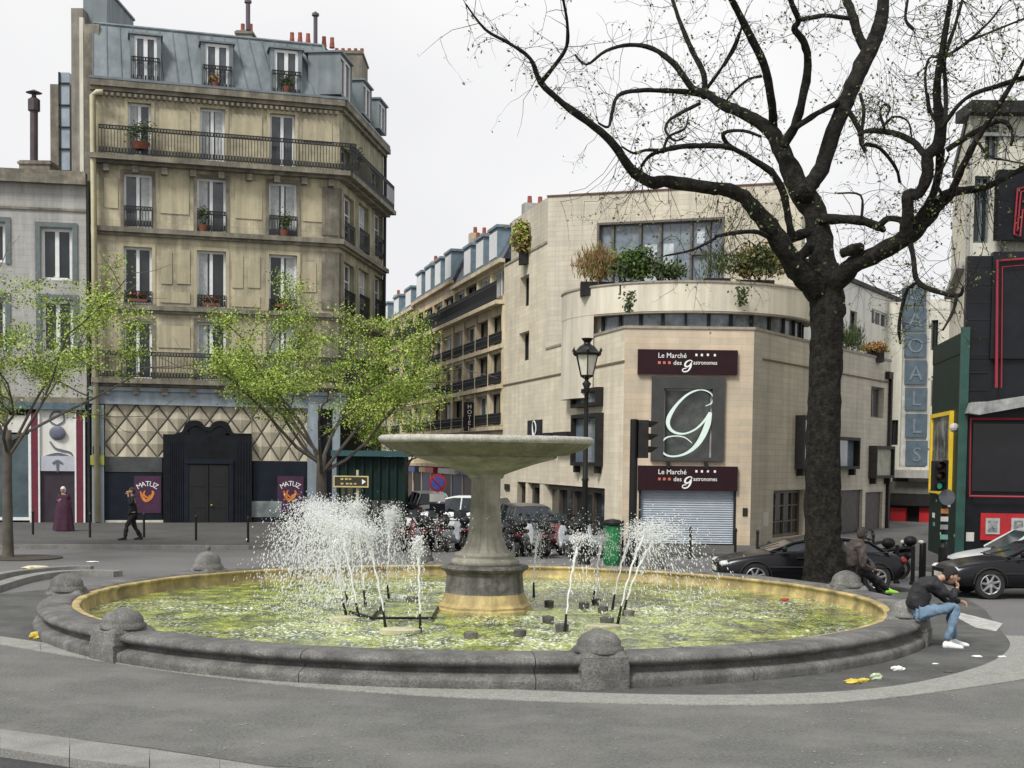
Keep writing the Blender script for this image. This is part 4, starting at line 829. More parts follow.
hw = [Wr.rect(931, 320 + 56 * k, 938, 350 + 56 * k) for k in range(0, 3)] + [Wr.rect(890, 420, 898, 445)]
mb = MB(); Wr.face(mb, Wr.uz(900, 505)[1], ztr, hw, .2); mb.build('wall', pale_w, rh)
for h in hw: Wr.window(rh, h, fm=frame_d, rev=.2)
def rr(name, m, x0, y0, x1, y1, o0, o1, wl=Wr, root=rh): a, b, c, d = rc(wl, x0, y0, x1, y1); q = MB(); wl.box(q, a, b, c, d, o0, o1); return q.build(name, m, root)
rr('fascia', frame_d, 884, 495, 960, 506, 0, .3); rr('door', red_p, 890, 508, 905, 545, -.2, .02); rr('door', red_p, 919, 508, 932, 545, -.2, .02); rr('shop_wall', shop_dark, 884, 506, 960, 548, -.4, -.21); rr('awning', grey_w, 899, 470, 940, 478, 0, .7); rr('hanging_sign', maroon, 893, 475, 908, 494, 0, .1); rr('fascia_panel', mat('olive_grey', (.12, .12, .10), .6), 886, 482, 960, 494, .0, .2)
# tall vertical sign of seven boxes
vs_ = thing('vertical_box_sign', (at(915, 380, 52).x, 52, at(915, 467, 52).z), 'tall column of seven slate blue letter boxes hanging over the right-hand street', 'sign')
for i, (ch, (y0, y1)) in enumerate(zip('CAOALLS', ((287, 305), (307.5, 331), (333.5, 357), (360, 384.5), (387.5, 410), (413.5, 437.5), (440.5, 466)))):
    p, q = at(904.5 + i * .3, y0, 52), at(925.5 + i * .3, y1, 52); mb = MB(); mb.box(p.x, q.x, 52, 52.35, q.z, p.z); o = mb.build('letter_box', mat('slate_blue_box', (.085, .12, .15), .55, .25, 3), vs_)
    text_mesh(ch, .78, ((p.x + q.x) / 2, 51.99, q.z + .17), (1, 0, 0), UP, (0, -1, 0), mat('box_letter', (.16, .20, .23), .6), o, align='CENTER')
p, q = at(904, 305, 52.1), at(926, 466, 52.1); mb = MB(); mb.box(p.x + .02, q.x - .02, 52.08, 52.25, q.z - .05, p.z + .55); mb.box(p.x - .02, q.x + .02, 51.97, 52.3, p.z + .72, p.z + .85)
for y in (310, 380, 450): z = at(900, y, 52.2).z; mb.box(q.x, q.x + 1.6, 52.15, 52.25, z, z + .08)
mb.build('frame', mat('pale_metal', (.45, .45, .42), .5), vs_)
# cream building above the club
D1 = at(962, 440, 39); D0 = at(931, 440, 44.5)
cb = thing('cream_building', (at(962, 440, 41).x, 41, 0), 'tall pale cream building with dark projecting eaves behind the club front', 'building')
E1 = at(964, 300, 41.2); E2 = at(1150, 300, 41.2); E0 = at(950, 300, 50); We, Ws = Wall((E1.x, E1.y), (E2.x, E2.y)), Wall((E0.x, E0.y), (E1.x, E1.y)); ze = We.uz(975, 116)[1]
hE = [We.rect(974, 176, 990, 243), We.rect(985, 125, 999, 160)]
mb = MB(); We.face(mb, 6, ze, hE, .2); mb.build('front_wall', pale_w, cb); mb = MB(); Ws.face(mb, 0, ze, [], .2); mb.build('side_wall', mat('pale_cream', (.66, .62, .50), .85, .08, 1, streak=.2), cb)
for h in hE: We.window(cb, h, fm=tf, gm=glass, rev=.2)
mb = MB(); We.box(mb, -.1, We.L, ze + .003, ze + .35, -1, .5); Ws.box(mb, 0, Ws.L - 1.2, ze - .01, ze + .3, -.5, .06); mb.build('eaves', frame_d, cb)
mb = MB()
for px in (967, 1001): u = We.uz(px, 200)[0]; We.box(mb, u, u + .08, 6, ze, 0, .06)
We.box(mb, 0, We.L, ze - .6, ze - .5, 0, .1); Ws.box(mb, 1, Ws.L, 8.9, 9.1, .0, .25); mb.build('string_course_or_groove', grey_w, cb)
a, b, c, d = We.rect(991, 174, 1060, 243); mb = MB(); We.box(mb, a, b, c, d, .25, .6); fs = mb.build('neon_box', shop_dark, cb)
mb = MB(); 
def neon(mb, wl, pts, r, off):
    mb.tube([wl.p(*wl.uz(x, y), off) for x, y in pts], r, 6)
for s_ in (0, 3.2): neon(mb, We, [(1006 + s_, 238 - s_), (1009.5 + s_, 193 + s_), (1032, 189 + s_)], .028, .66)
neon(mb, We, [(1006, 238), (1012, 240), (1014.5, 214), (1032, 212)], .028, .66); neon(mb, We, [(1014, 206), (1032, 204)], .028, .66); mb.build('neon_letter', pink, fs)
# club front
cl = thing('club_front', (D1.x, D1.y, 0), 'black club front outlined in red neon with a red poster panel and green corner pillar', 'building')
DE = at(1160, 440, 38.2); Wk, Wp = Wall((D1.x, D1.y), (DE.x, DE.y)), Wall((D0.x, D0.y), (D1.x, D1.y)); zk = Wk.uz(975, 256)[1]
blk = mat('club_black', (.008, .009, .012), .4, .4, 1.5, spec=.3)
mb = MB(); Wk.box(mb, 0, Wk.L, .12, 6.0, -.3, 0); Wk.box(mb, .0, Wk.uz(991, 300)[0], 6.003, zk, -.3, .02); Wk.box(mb, Wk.uz(991, 300)[0] + .003, Wk.L, 6.003, zk + .1, -.3, .12); mb.build('facade', blk, cl)
mb = MB()
for i in range(9): z = 4.6 + i * .5; Wk.box(mb, .05, Wk.uz(990, 300)[0], z, z + .03, .022, .035)
mb.build('cladding_joint', frame_d, cl)
mb = MB(); neon(mb, Wk, [(995, 388), (996, 262), (1100, 254)], .045, .2); neon(mb, Wk, [(1000, 388), (1001, 268), (1100, 260)], .02, .2); neon(mb, Wk, [(1100, 419), (969.5, 419), (968.5, 496), (1100, 498)], .04, .2); mb.build('neon_outline', pink, cl)
ua, ub, za, zb = Wk.rect(972, 424, 1090, 492); mb = MB(); Wk.box(mb, ua, ub, za, zb, .003, .06); mb.build('dark_screen', mat('screen_black', (.007, .007, .009), .2), cl)
ua, ub, za, zb = Wk.rect(964, 400, 1100, 416); mb = MB()
pr = [(ua, za + .05), (ua + .1, zb - .1), (ua + .5, zb - .08), (ua + 1.6, zb + .1), (ub, zb + .1), (ub, za + .25), (ua + 1.6, za + .25), (ua + .3, za)]
mb.hexa([Wk.p(u, z, .13) for u, z in pr], [Wk.p(u, z, .7) for u, z in pr]); mb.build('canopy', mat('canopy_grey', (.30, .31, .30), .6, .3, 5, streak=.4), cl)
ua, ub, za, zb = Wk.rect(980, 514, 1100, 541); mb = MB(); Wk.box(mb, ua, ub, za, zb, .003, .08); pn = mb.build('poster_panel', red_p, cl)
for x0 in (985, 1010.5, 1036): 
    u0, u1, z0, z1 = Wk.rect(x0, 518, x0 + 14, 534); mb = MB(); Wk.box(mb, u0, u1, z0, z1, .083, .11); o = mb.build('picture_frame', mat('frame_grey', (.40, .42, .40), .5), pn); mb = MB(); Wk.box(mb, u0 + .07, u1 - .07, z0 + .07, z1 - .07, .112, .12); mb.build('picture', mat('picture', (.10, .12, .13), .4, .8, 7, grime=((.5, .5, .48), 6, .8)), o)
mb = MB(); Wp.box(mb, 0, Wp.L, .12, 6.2, -.3, 0); Wp.box(mb, 0, Wp.L, 6.203, 6.8, -.3, .02); mb.build('corner_pillar', green_k, cl)
mb = MB(); Wk.box(mb, -.12, .12, .12, 6.9, .002, .12); mb.build('corner_post', mat('bottle_green', (.02, .07, .055), .4), cl)
ua, ub, za, zb = rc(Wp, 933, 413, 953, 494); mb = MB()
for (u0, u1, z0, z1) in ((ua, ua + .22, za, zb), (ub - .16, ub, za, zb), (ua + .22, ub - .16, zb - .12, zb), (ua + .22, ub - .16, za, za + .12)): Wp.box(mb, u0, u1, z0, z1, .003, .12)
o = mb.build('poster_frame', yellow_p, cl); mb = MB(); Wp.box(mb, ua + .22, ub - .16, za + .12, zb - .12, .003, .06); mb.build('poster', mat('club_poster', (.03, .035, .04), .4, .9, 2.2, grime=((.35, .36, .33), 1.7, .9)), o)
rnd = random.Random(5)
for i in range(16):
    u = rnd.uniform(.6, Wp.L - .2); z = rnd.uniform(.5, 2.1); mb = MB(); s_ = rnd.uniform(.06, .16); Wp.box(mb, u, u + s_ * 3, z, z + s_, .003, .01); mb.build('sticker', [white_w, mat('mint_sticker', (.15, .35, .3), .6)][i % 2], cl)
u, z = Wk.uz(966, 537); mb = MB(); Wk.box(mb, u, u + .22, z - .12, z + .14, .003, .02); mb.build('sticker', white_w, cl)
p = Wp.p(Wp.L * .92, Wp.uz(958, 428)[1], .15); mb = MB(); mb.ball(p, .14, 10, 6); mb.tube([p, p - Wp.n * .15], .04, 6); mb.build('lamp', MAT['pale_metal'], cl)
# ================================================================== FOUNTAIN
ft = thing('fountain', (FC.x, FC.y, 0), 'round stone fountain, a wide bowl on a pedestal in a low basin with domed posts', 'fountain')
RO, RI = 8.0, 7.25
prof = [(RO, -.02), (RO + .02, .10), (RO, .15), (RO - .10, .18), (RO - .19, .21), (RO - .2, .26), (RO - .1, .285), (RO - .04, .33), (RO - .05, .38), (RO - .13, .42), (RO - .24, .432), (RO - .5, .435), (RI + .16, .43), (RI + .14, .40)]
def irregular(mb, amp=.012, f=1.3):
    mb.v = [tuple(Vector(v) + Vector((v[0] - FC.x, v[1] - FC.y, 0)).normalized() * noise.noise(Vector(v) * f) * amp + UP * noise.noise(Vector(v) * f * 1.7) * amp * .6) for v in mb.v]; return mb
for k in range(16):      # rim stones with fine joints
    a0_ = k * 22.5 + 6; mb = MB(); mb.lathe(prof, 12, FC, a0=R(a0_), a1=R(a0_ + 22.5 - .07)); irregular(mb, .006); mb.build('rim_stone', basin_st, ft, smooth=True)
mb = MB(); mb.lathe([(RO - .3, -.02), (RO - .3, .40), (RI + .2, .40)], 96, FC); mb.build('rim_core', ped_dark, ft)
mb = MB(); mb.lathe([(RI + .15, .39), (RI + .14, .402), (RI + .02, .404), (RI, .39), (RI, .36), (RI + .03, .34), (RI + .05, .28), (RI + .02, .16), (RI - .04, .0)], 120, FC); irregular(mb, .015, 2); mb.build('basin_lining', lime, ft, smooth=True)
post_ang = [12.5, 67, 107, 150, 193, 234, 274, 318]
def post(ang):
    t = R(ang - 90); c_ = Vector((math.cos(t), math.sin(t), 0)); s_ = Vector((-c_.y, c_.x, 0)); o_ = FC + c_ * (RO - .30)
    mb = MB(); q = lambda a, b, z: tuple(o_ + c_ * a + s_ * b + UP * z)
    def blk(a0, a1, b0, b1, z0, z1, tp=0): mb.hexa([q(a0, b0, z0), q(a1, b0, z0), q(a1, b1, z0), q(a0, b1, z0)], [q(a0 + tp, b0 + tp, z1), q(a1 - tp, b0 + tp, z1), q(a1 - tp, b1 - tp, z1), q(a0 + tp, b1 - tp, z1)])
    blk(-.36, .36, -.32, .32, -.02, .25); blk(-.36, .345, -.33, .33, .25, .42, .02); blk(-.34, .33, -.31, .31, .42, .49, .05)
    pm = irregular(mb, .02, 4).build('edge_post', basin_st, ft)
    tk = 1.4 if ang in (234, 150, 193) else 1.12 if ang in (107, 274) else 1.0
    mb = MB(); mb.lathe([(r_, .46 + (z_ - .46) * tk) for r_, z_ in [(.33, .46), (.34, .51), (.30, .535), (.295, .555), (.285, .61), (.235, .675), (.14, .725), (.04, .75), (0, .752)]], 28, o_); irregular(mb, .012, 4).build('dome', basin_st, pm, smooth=True)
    if ang in (234, 150, 193): k = MB(); k.lathe([(.05, .88), (.07, .93), (.05, .98), (0, .995)], 10, o_); k.build('knob', basin_st, pm, smooth=True)
for a in post_ang: post(a)
ez = .02
mb = MB(); mb.lathe([(.93, -.1), (.92, .17), (.89, .20), (.895, .24), (.83, .29), (.77, .44), (.76, .47)], 8, FC, rot=R(10)); mb.build('pedestal_foot', lime, ft)
mb = MB(); mb.lathe([(.76, .47), (.75, .50), (.72, .80), (.74, .86), (.81, .90), (.84, .94), (.82, .98), (.71, 1.0)], 8, FC, rot=R(10)); mb.lathe([(.71, .998), (.0, 1.0)], 8, FC, rot=R(10)); mb.build('pedestal_block', ped_dark, ft)
mb = MB(); mb.lathe([(.62, .995), (.64, 1.02), (.645, 1.07), (.61, 1.11), (.56, 1.12), (.56, 1.15), (.58, 1.18), (.56, 1.22), (.49, 1.24)], 40, FC); mb.build('pedestal_ring', ped_st, ft, smooth=True)
sp = [(.48, 1.235), (.42, 1.28), (.37, 1.36), (.325, 1.50), (.295, 1.72), (.275, 2.0), (.265, 2.3), (.265, 2.56), (.275, 2.62)]
mb = MB(); n_ = 64; vs_v = []
for r, z in sp:
    for i in range(n_): a = 2 * math.pi * i / n_; rr_ = r * (1 + .035 * (1 if i % 4 < 2 else -1)) if z < 2.6 else r; vs_v.append((FC.x + rr_ * math.cos(a), FC.y + rr_ * math.sin(a), z))
mb.add(vs_v, [(j * n_ + i, j * n_ + (i + 1) % n_, (j + 1) * n_ + (i + 1) % n_, (j + 1) * n_ + i) for j in range(len(sp) - 1) for i in range(n_)]); mb.build('fluted_shaft', ped_st, ft)
mb = MB(); mb.lathe([(.27, 2.60), (.33, 2.62), (.35, 2.68), (.48, 2.73), (.90, 2.87), (1.34, 2.99), (1.38, 3.01), (1.38, 3.05)], 8, FC, rot=R(14)); mb.build('capital', ped_st, ft)
mb = MB(); mb.lathe([(.6, 3.03), (1.42, 3.045), (1.55, 3.06), (1.57, 3.09), (1.70, 3.12), (1.84, 3.17), (1.93, 3.23), (1.97, 3.27)], 96, FC); irregular(mb, .008, 4); mb.build('bowl', bowl_m, ft, smooth=True)
mb = MB(); mb.lathe([(1.965, 3.268), (2.00, 3.29), (2.015, 3.325), (2.005, 3.365), (1.96, 3.395), (1.88, 3.40), (1.80, 3.37), (1.2, 3.25), (0, 3.2)], 120, FC); irregular(mb, .008, 5); mb.build('bowl_rim', bowl_rim, ft, smooth=True)
# water
WZ = .14
def wz(x, y):
    p = Vector((x, y, 0)); d = (p - FC).length; e = math.exp(-((d - 3.3) / 2.2) ** 2)
    return (noise.noise(p * 2.3) * .5 + noise.noise(p * 5.1 + Vector((3, 1, 2))) * .35 + noise.noise(p * 11) * .22) * (.035 + .05 * e) + noise.noise(p * 19) * .010 * (1 + e)
mb = MB(); nr, na = 230, 640
vs_v = []
for j in range(nr + 1):
    r = .5 + (RI + .03 - .5) * (j / nr)
    for i in range(na): a = 2 * math.pi * i / na; x, y = FC.x + r * math.cos(a), FC.y + r * math.sin(a); vs_v.append((x, y, WZ + wz(x, y)))
mb.add(vs_v, [(j * na + i, j * na + (i + 1) % na, (j + 1) * na + (i + 1) % na, (j + 1) * na + i) for j in range(nr) for i in range(na)])
wm = bpy.data.materials.new('pond_water'); wm.use_nodes = True; t = wm.node_tree; N = t.nodes; b = N['Principled BSDF']; k_ = t.links.new
b.inputs['Roughness'].default_value = .05; b.inputs['Specular IOR Level'].default_value = 1.0; b.inputs['Coat Weight'].default_value = .6; b.inputs['Coat Roughness'].default_value = .03
gg = N.new('ShaderNodeNewGeometry')
def nz(sc, d=3, vec=None): n = N.new('ShaderNodeTexNoise'); n.inputs['Scale'].default_value = sc; n.inputs['Detail'].default_value = d; k_(vec or gg.outputs['Position'], n.inputs['Vector']); return n.outputs['Fac']
def rp(f, a, c, lo, hi): x = N.new('ShaderNodeValToRGB'); x.color_ramp.elements[0].position = lo; x.color_ramp.elements[1].position = hi; x.color_ramp.elements[0].color = (*a, 1); x.color_ramp.elements[1].color = (*c, 1); k_(f, x.inputs[0]); return x.outputs[0]
base = rp(nz(2.2, 5), (.045, .075, .006), (.34, .40, .035), .40, .62)
foam_sparkle = N.new('ShaderNodeMath'); foam_sparkle.operation = 'MULTIPLY'; f1 = rp(nz(.45, 2), (.12,) * 3, (1,) * 3, .44, .60); f2 = rp(nz(14, 6), (0,) * 3, (1,) * 3, .50, .58); k_(f1, foam_sparkle.inputs[0]); k_(f2, foam_sparkle.inputs[1])  # white specks: foam, plus sky sparkle put into the base colour
fm_ = N.new('ShaderNodeMath'); fm_.operation = 'MULTIPLY'; fm_.inputs[1].default_value = .8; k_(foam_sparkle.outputs[0], fm_.inputs[0])
mxx = N.new('ShaderNodeMix'); mxx.data_type = 'RGBA'; k_(fm_.outputs[0], mxx.inputs['Factor']); k_(base, mxx.inputs['A']); mxx.inputs['B'].default_value = (.85, .90, .75, 1); k_(mxx.outputs['Result'], b.inputs['Base Color'])
bp = N.new('ShaderNodeBump'); bp.inputs['Strength'].default_value = 1.0; bp.inputs['Distance'].default_value = .05; k_(nz(12, 5), bp.inputs['Height']); k_(bp.outputs[0], b.inputs['Normal'])
struct(mb, 'water', wm, smooth=True)
# nozzles, underwater lamps and jets
noz = [(351, 607, -.5), (349, 615, -.6), (367, 606, -.3), (390, 600, -.25), (387, 628, -.3), (421, 632, -.1), (361, 620, -.4), (564, 632, .15), (592, 606, .2), (611, 610, .3), (616, 623, .4), (621, 616, .45), (534, 597, -.05)]
nzp = []
for x, y, ln in noz:
    p = G(x, y, WZ); mb = MB(); mb.tube([p - UP * .2, p + UP * .04 + V3((ln * .1, 0, 0)), p + UP * .30 + V3((ln * .22, 0, 0))], [.027, .027, .018], 8); mb.build('nozzle', black_m, ft); nzp.append(p + UP * .30 + V3((ln * .22, 0, 0)))
for x, y, r in ((549, 604, .09), (584, 606, .1), (603, 609, .1), (607, 621, .12), (629, 614, .1), (471, 636, .11), (520, 634, .1), (412, 600, .12), (548, 620, .1), (562, 628, .11), (596, 602, .09)):
    p = G(x, y, WZ + .05); mb = MB(); mb.lathe([(r * .8, -.2), (r, .0), (r * 1.05, .06), (r * .8, .07), (0, .05)], 14, p); mb.build('basin_lamp', ped_dark, ft)
mb = MB(); 
for (x0, y0, x1, y1) in ((372, 618, 432, 618), (372, 618, 384, 604), (432, 618, 440, 604), (350, 612, 372, 618)):
    a_, b_ = G(x0, y0, WZ + .05), G(x1, y1, WZ + .05); mb.tube([a_, b_], .026, 6)
mb.build('pipework', black_m, ft)
for x, y, w_ in ((400, 631, .34), (603, 627, .30), (345, 619, .25)):
    p = G(x, y, WZ + .02); mb = MB(); mb.lathe([(w_, -.1), (w_ * 1.02, .03), (w_ * .9, .045), (0, .045)], 16, p, sy=.6); mb.build('mounting_pad', mat('pad_stone', (.40, .38, .25), .8), ft)
rnd = random.Random(11)
jets = [(0, -1.1, -.2, 2.2, 700, .18, 'leftmost white water jet blowing off to the left in a veil of drops'), (1, -.85, .1, 2.05, 520, .22, 'tall left jet breaking up beside the leftmost one'), (2, -.45, .2, 2.15, 560, .18, 'dense white left jet rising from the back of the left cluster'), (3, .15, .3, 2.0, 420, .17, 'jet of the left cluster standing straight between the dense jet and the pedestal'),
        (4, -.9, -.1, 1.95, 420, .16, 'front jet of the left cluster leaning over to the left'), (5, -.12, 0, 1.75, 130, .08, 'thin straight jet nearest the pedestal on its left'), (6, -.9, .3, 1.95, 480, .2, 'jet leaning left over the black pipework'),
        (7, .55, 0, 1.85, 150, .09, 'front jet right of the pedestal leaning slightly right'), (8, .45, .4, 1.6, 130, .12, 'low jet behind the front right jet'), (9, .9, .1, 1.75, 170, .12, 'first of the three leaning jets on the right'), (10, 1.15, .1, 2.0, 240, .13, 'middle of the three leaning jets on the right'), (11, 1.5, -.1, 1.8, 240, .15, 'outermost right jet scattering drops towards the back post'), (12, .2, .6, 1.5, 110, .12, 'small jet behind the pedestal on its right side')]
g_ = 9.81
for (i, vx, vy, hgt, nd, spr, lab) in jets:
    p0 = nzp[i]; hgt = hgt * .92 - (p0.z - WZ) - .1; vz = math.sqrt(2 * g_ * hgt); T_ = vz / g_; mb = MB()
    pts = []; fr_ = .62
    for j in range(14):
        t = T_ * fr_ * j / 13; pts.append(p0 + V3((vx * t + .012 * math.sin(j * 1.9), vy * t, vz * t - g_ * t * t / 2)))
    mb.tube(pts, [.010 + .009 * (j / 13) + .006 * (j % 2) for j in range(14)], 6)
    for _ in range(int(nd * (7.0 if i < 7 else 5.0))):
        t = T_ * rnd.choice((rnd.uniform(.3, 1.0), rnd.uniform(.7, 1.3), rnd.uniform(.9, 1.95), rnd.uniform(1.2, 2.0))); f = max(0, t / T_ - .3)
        q = p0 + V3((vx * t * (1 + rnd.uniform(-.85, .35) * min(1, f * 1.5)), vy * t, vz * t - g_ * t * t / 2)) + V3((rnd.gauss(0, spr * f * .75), rnd.gauss(0, spr * f), rnd.gauss(0, spr * .7 * min(1, f + .1))))
        if q.z < WZ: q.z = WZ + rnd.uniform(0, .12)
        r = rnd.choice((.004, .005, .006, .007, .009, .011)); el = rnd.uniform(1, 1.6) + abs(vz - g_ * t) * .35; n0 = len(mb.v); mb.octa(q, r)
        for k5 in (4, 5): x5, y5, z5 = mb.v[n0 + k5]; sg5 = 1 if k5 == 4 else -1; mb.v[n0 + k5] = (x5 + vx * .006 * sg5 * (1 if t < T_ else -1), y5, q.z + sg5 * r * el)
    for _ in range(int(nd * .10)):      # ropes of merged water
        t = T_ * rnd.uniform(.3, 1.75); f = max(0, t / T_ - .3); ox = V3((rnd.gauss(0, spr * f * .5), rnd.gauss(0, spr * f * .6), rnd.gauss(0, .04))); sx_ = 1 + rnd.uniform(-.6, .15) * min(1, f * 1.5); pp5 = []
        for k5 in range(4): t5 = t + k5 * rnd.uniform(.008, .016); pp5.append(p0 + ox + V3((vx * t5 * sx_ + rnd.gauss(0, .008), vy * t5, max(WZ - p0.z, vz * t5 - g_ * t5 * t5 / 2))))
        mb.tube(pp5, [.003, rnd.uniform(.006, .012), rnd.uniform(.005, .009), .003], 5)
    for _ in range(int(nd * .35)):
        q = V3((p0.x + vx * T_ * 1.6 + rnd.gauss(0, .4), p0.y + rnd.gauss(0, .4), WZ + abs(rnd.gauss(0, .07)))); mb.octa(q, rnd.uniform(.006, .012))
    tag(mb.build('water_jet', foam_m, org=p0), lab, 'water jet', 'jets of the fountain')
# far-side veil of drops
mb = MB()
for _ in range(2600):
    px = rnd.choice((rnd.gauss(355, 26), rnd.gauss(325, 28), rnd.gauss(430, 22), rnd.uniform(500, 600), rnd.gauss(660, 16))); py = 528 + rnd.gauss(0, 9) + (abs(px - 340) * .12 if px < 340 else 0) + rnd.choice((0, 0, rnd.uniform(0, 30)))
    q = at(px, py, 25.5 + rnd.uniform(-1.2, 2.5)); mb.octa(q, rnd.choice((.005, .007, .010, .014)))
tag(mb.build('water_spray', foam_m, org=(FC.x, FC.y, 1)), kind='stuff')
# ================================================================== TREES
def limb(mb, pts, rad, n=8, k=4, rough_=.08):
    P_, R_ = smooth_path(pts, rad, k)
    s0 = len(mb.v); mb.tube(P_, R_, n)
    for i in range(s0, len(mb.v)):
        v = Vector(mb.v[i]); j = min((i - s0) // n, len(P_) - 1); d = v - P_[j]; mb.v[i] = tuple(P_[j] + d * (1 + rough_ * noise.noise(v * 6) * 2))
    return P_, R_
TY = 29.7
bt = thing('plane_tree', G(825, 578) if False else (at(825, 570, TY).x, TY, 0), 'huge dark tree with a single stout trunk and almost bare twisting limbs beside the fountain', 'tree')
def bp_(pts, y0, y1):
    n = len(pts); o = []; r = []
    for i, (x, y, w_) in enumerate(pts):
        Y = TY + y0 + (y1 - y0) * i / max(1, n - 1); o.append(at(x, y, Y)); r.append(w_ * Y / F * .93)
    return o, r
mb = MB(); tr_pts, tr_r = bp_([(826, 600, 27), (825, 585, 23.5), (824, 560, 20.5), (823, 520, 19), (823, 450, 18), (825, 380, 17), (827, 330, 17), (827, 300, 19), (824, 265, 14)], 0, 0)
limb(mb, tr_pts, tr_r, 24, 6, .10); mb.build('trunk', bark, bt, smooth=True)
Z2 = lambda l: [(724 + x / 2.56, y / 2.56, r) for x, y, r in l]
Z1 = lambda l: [(450 + x / 2.56, y / 2.56, r) for x, y, r in l]
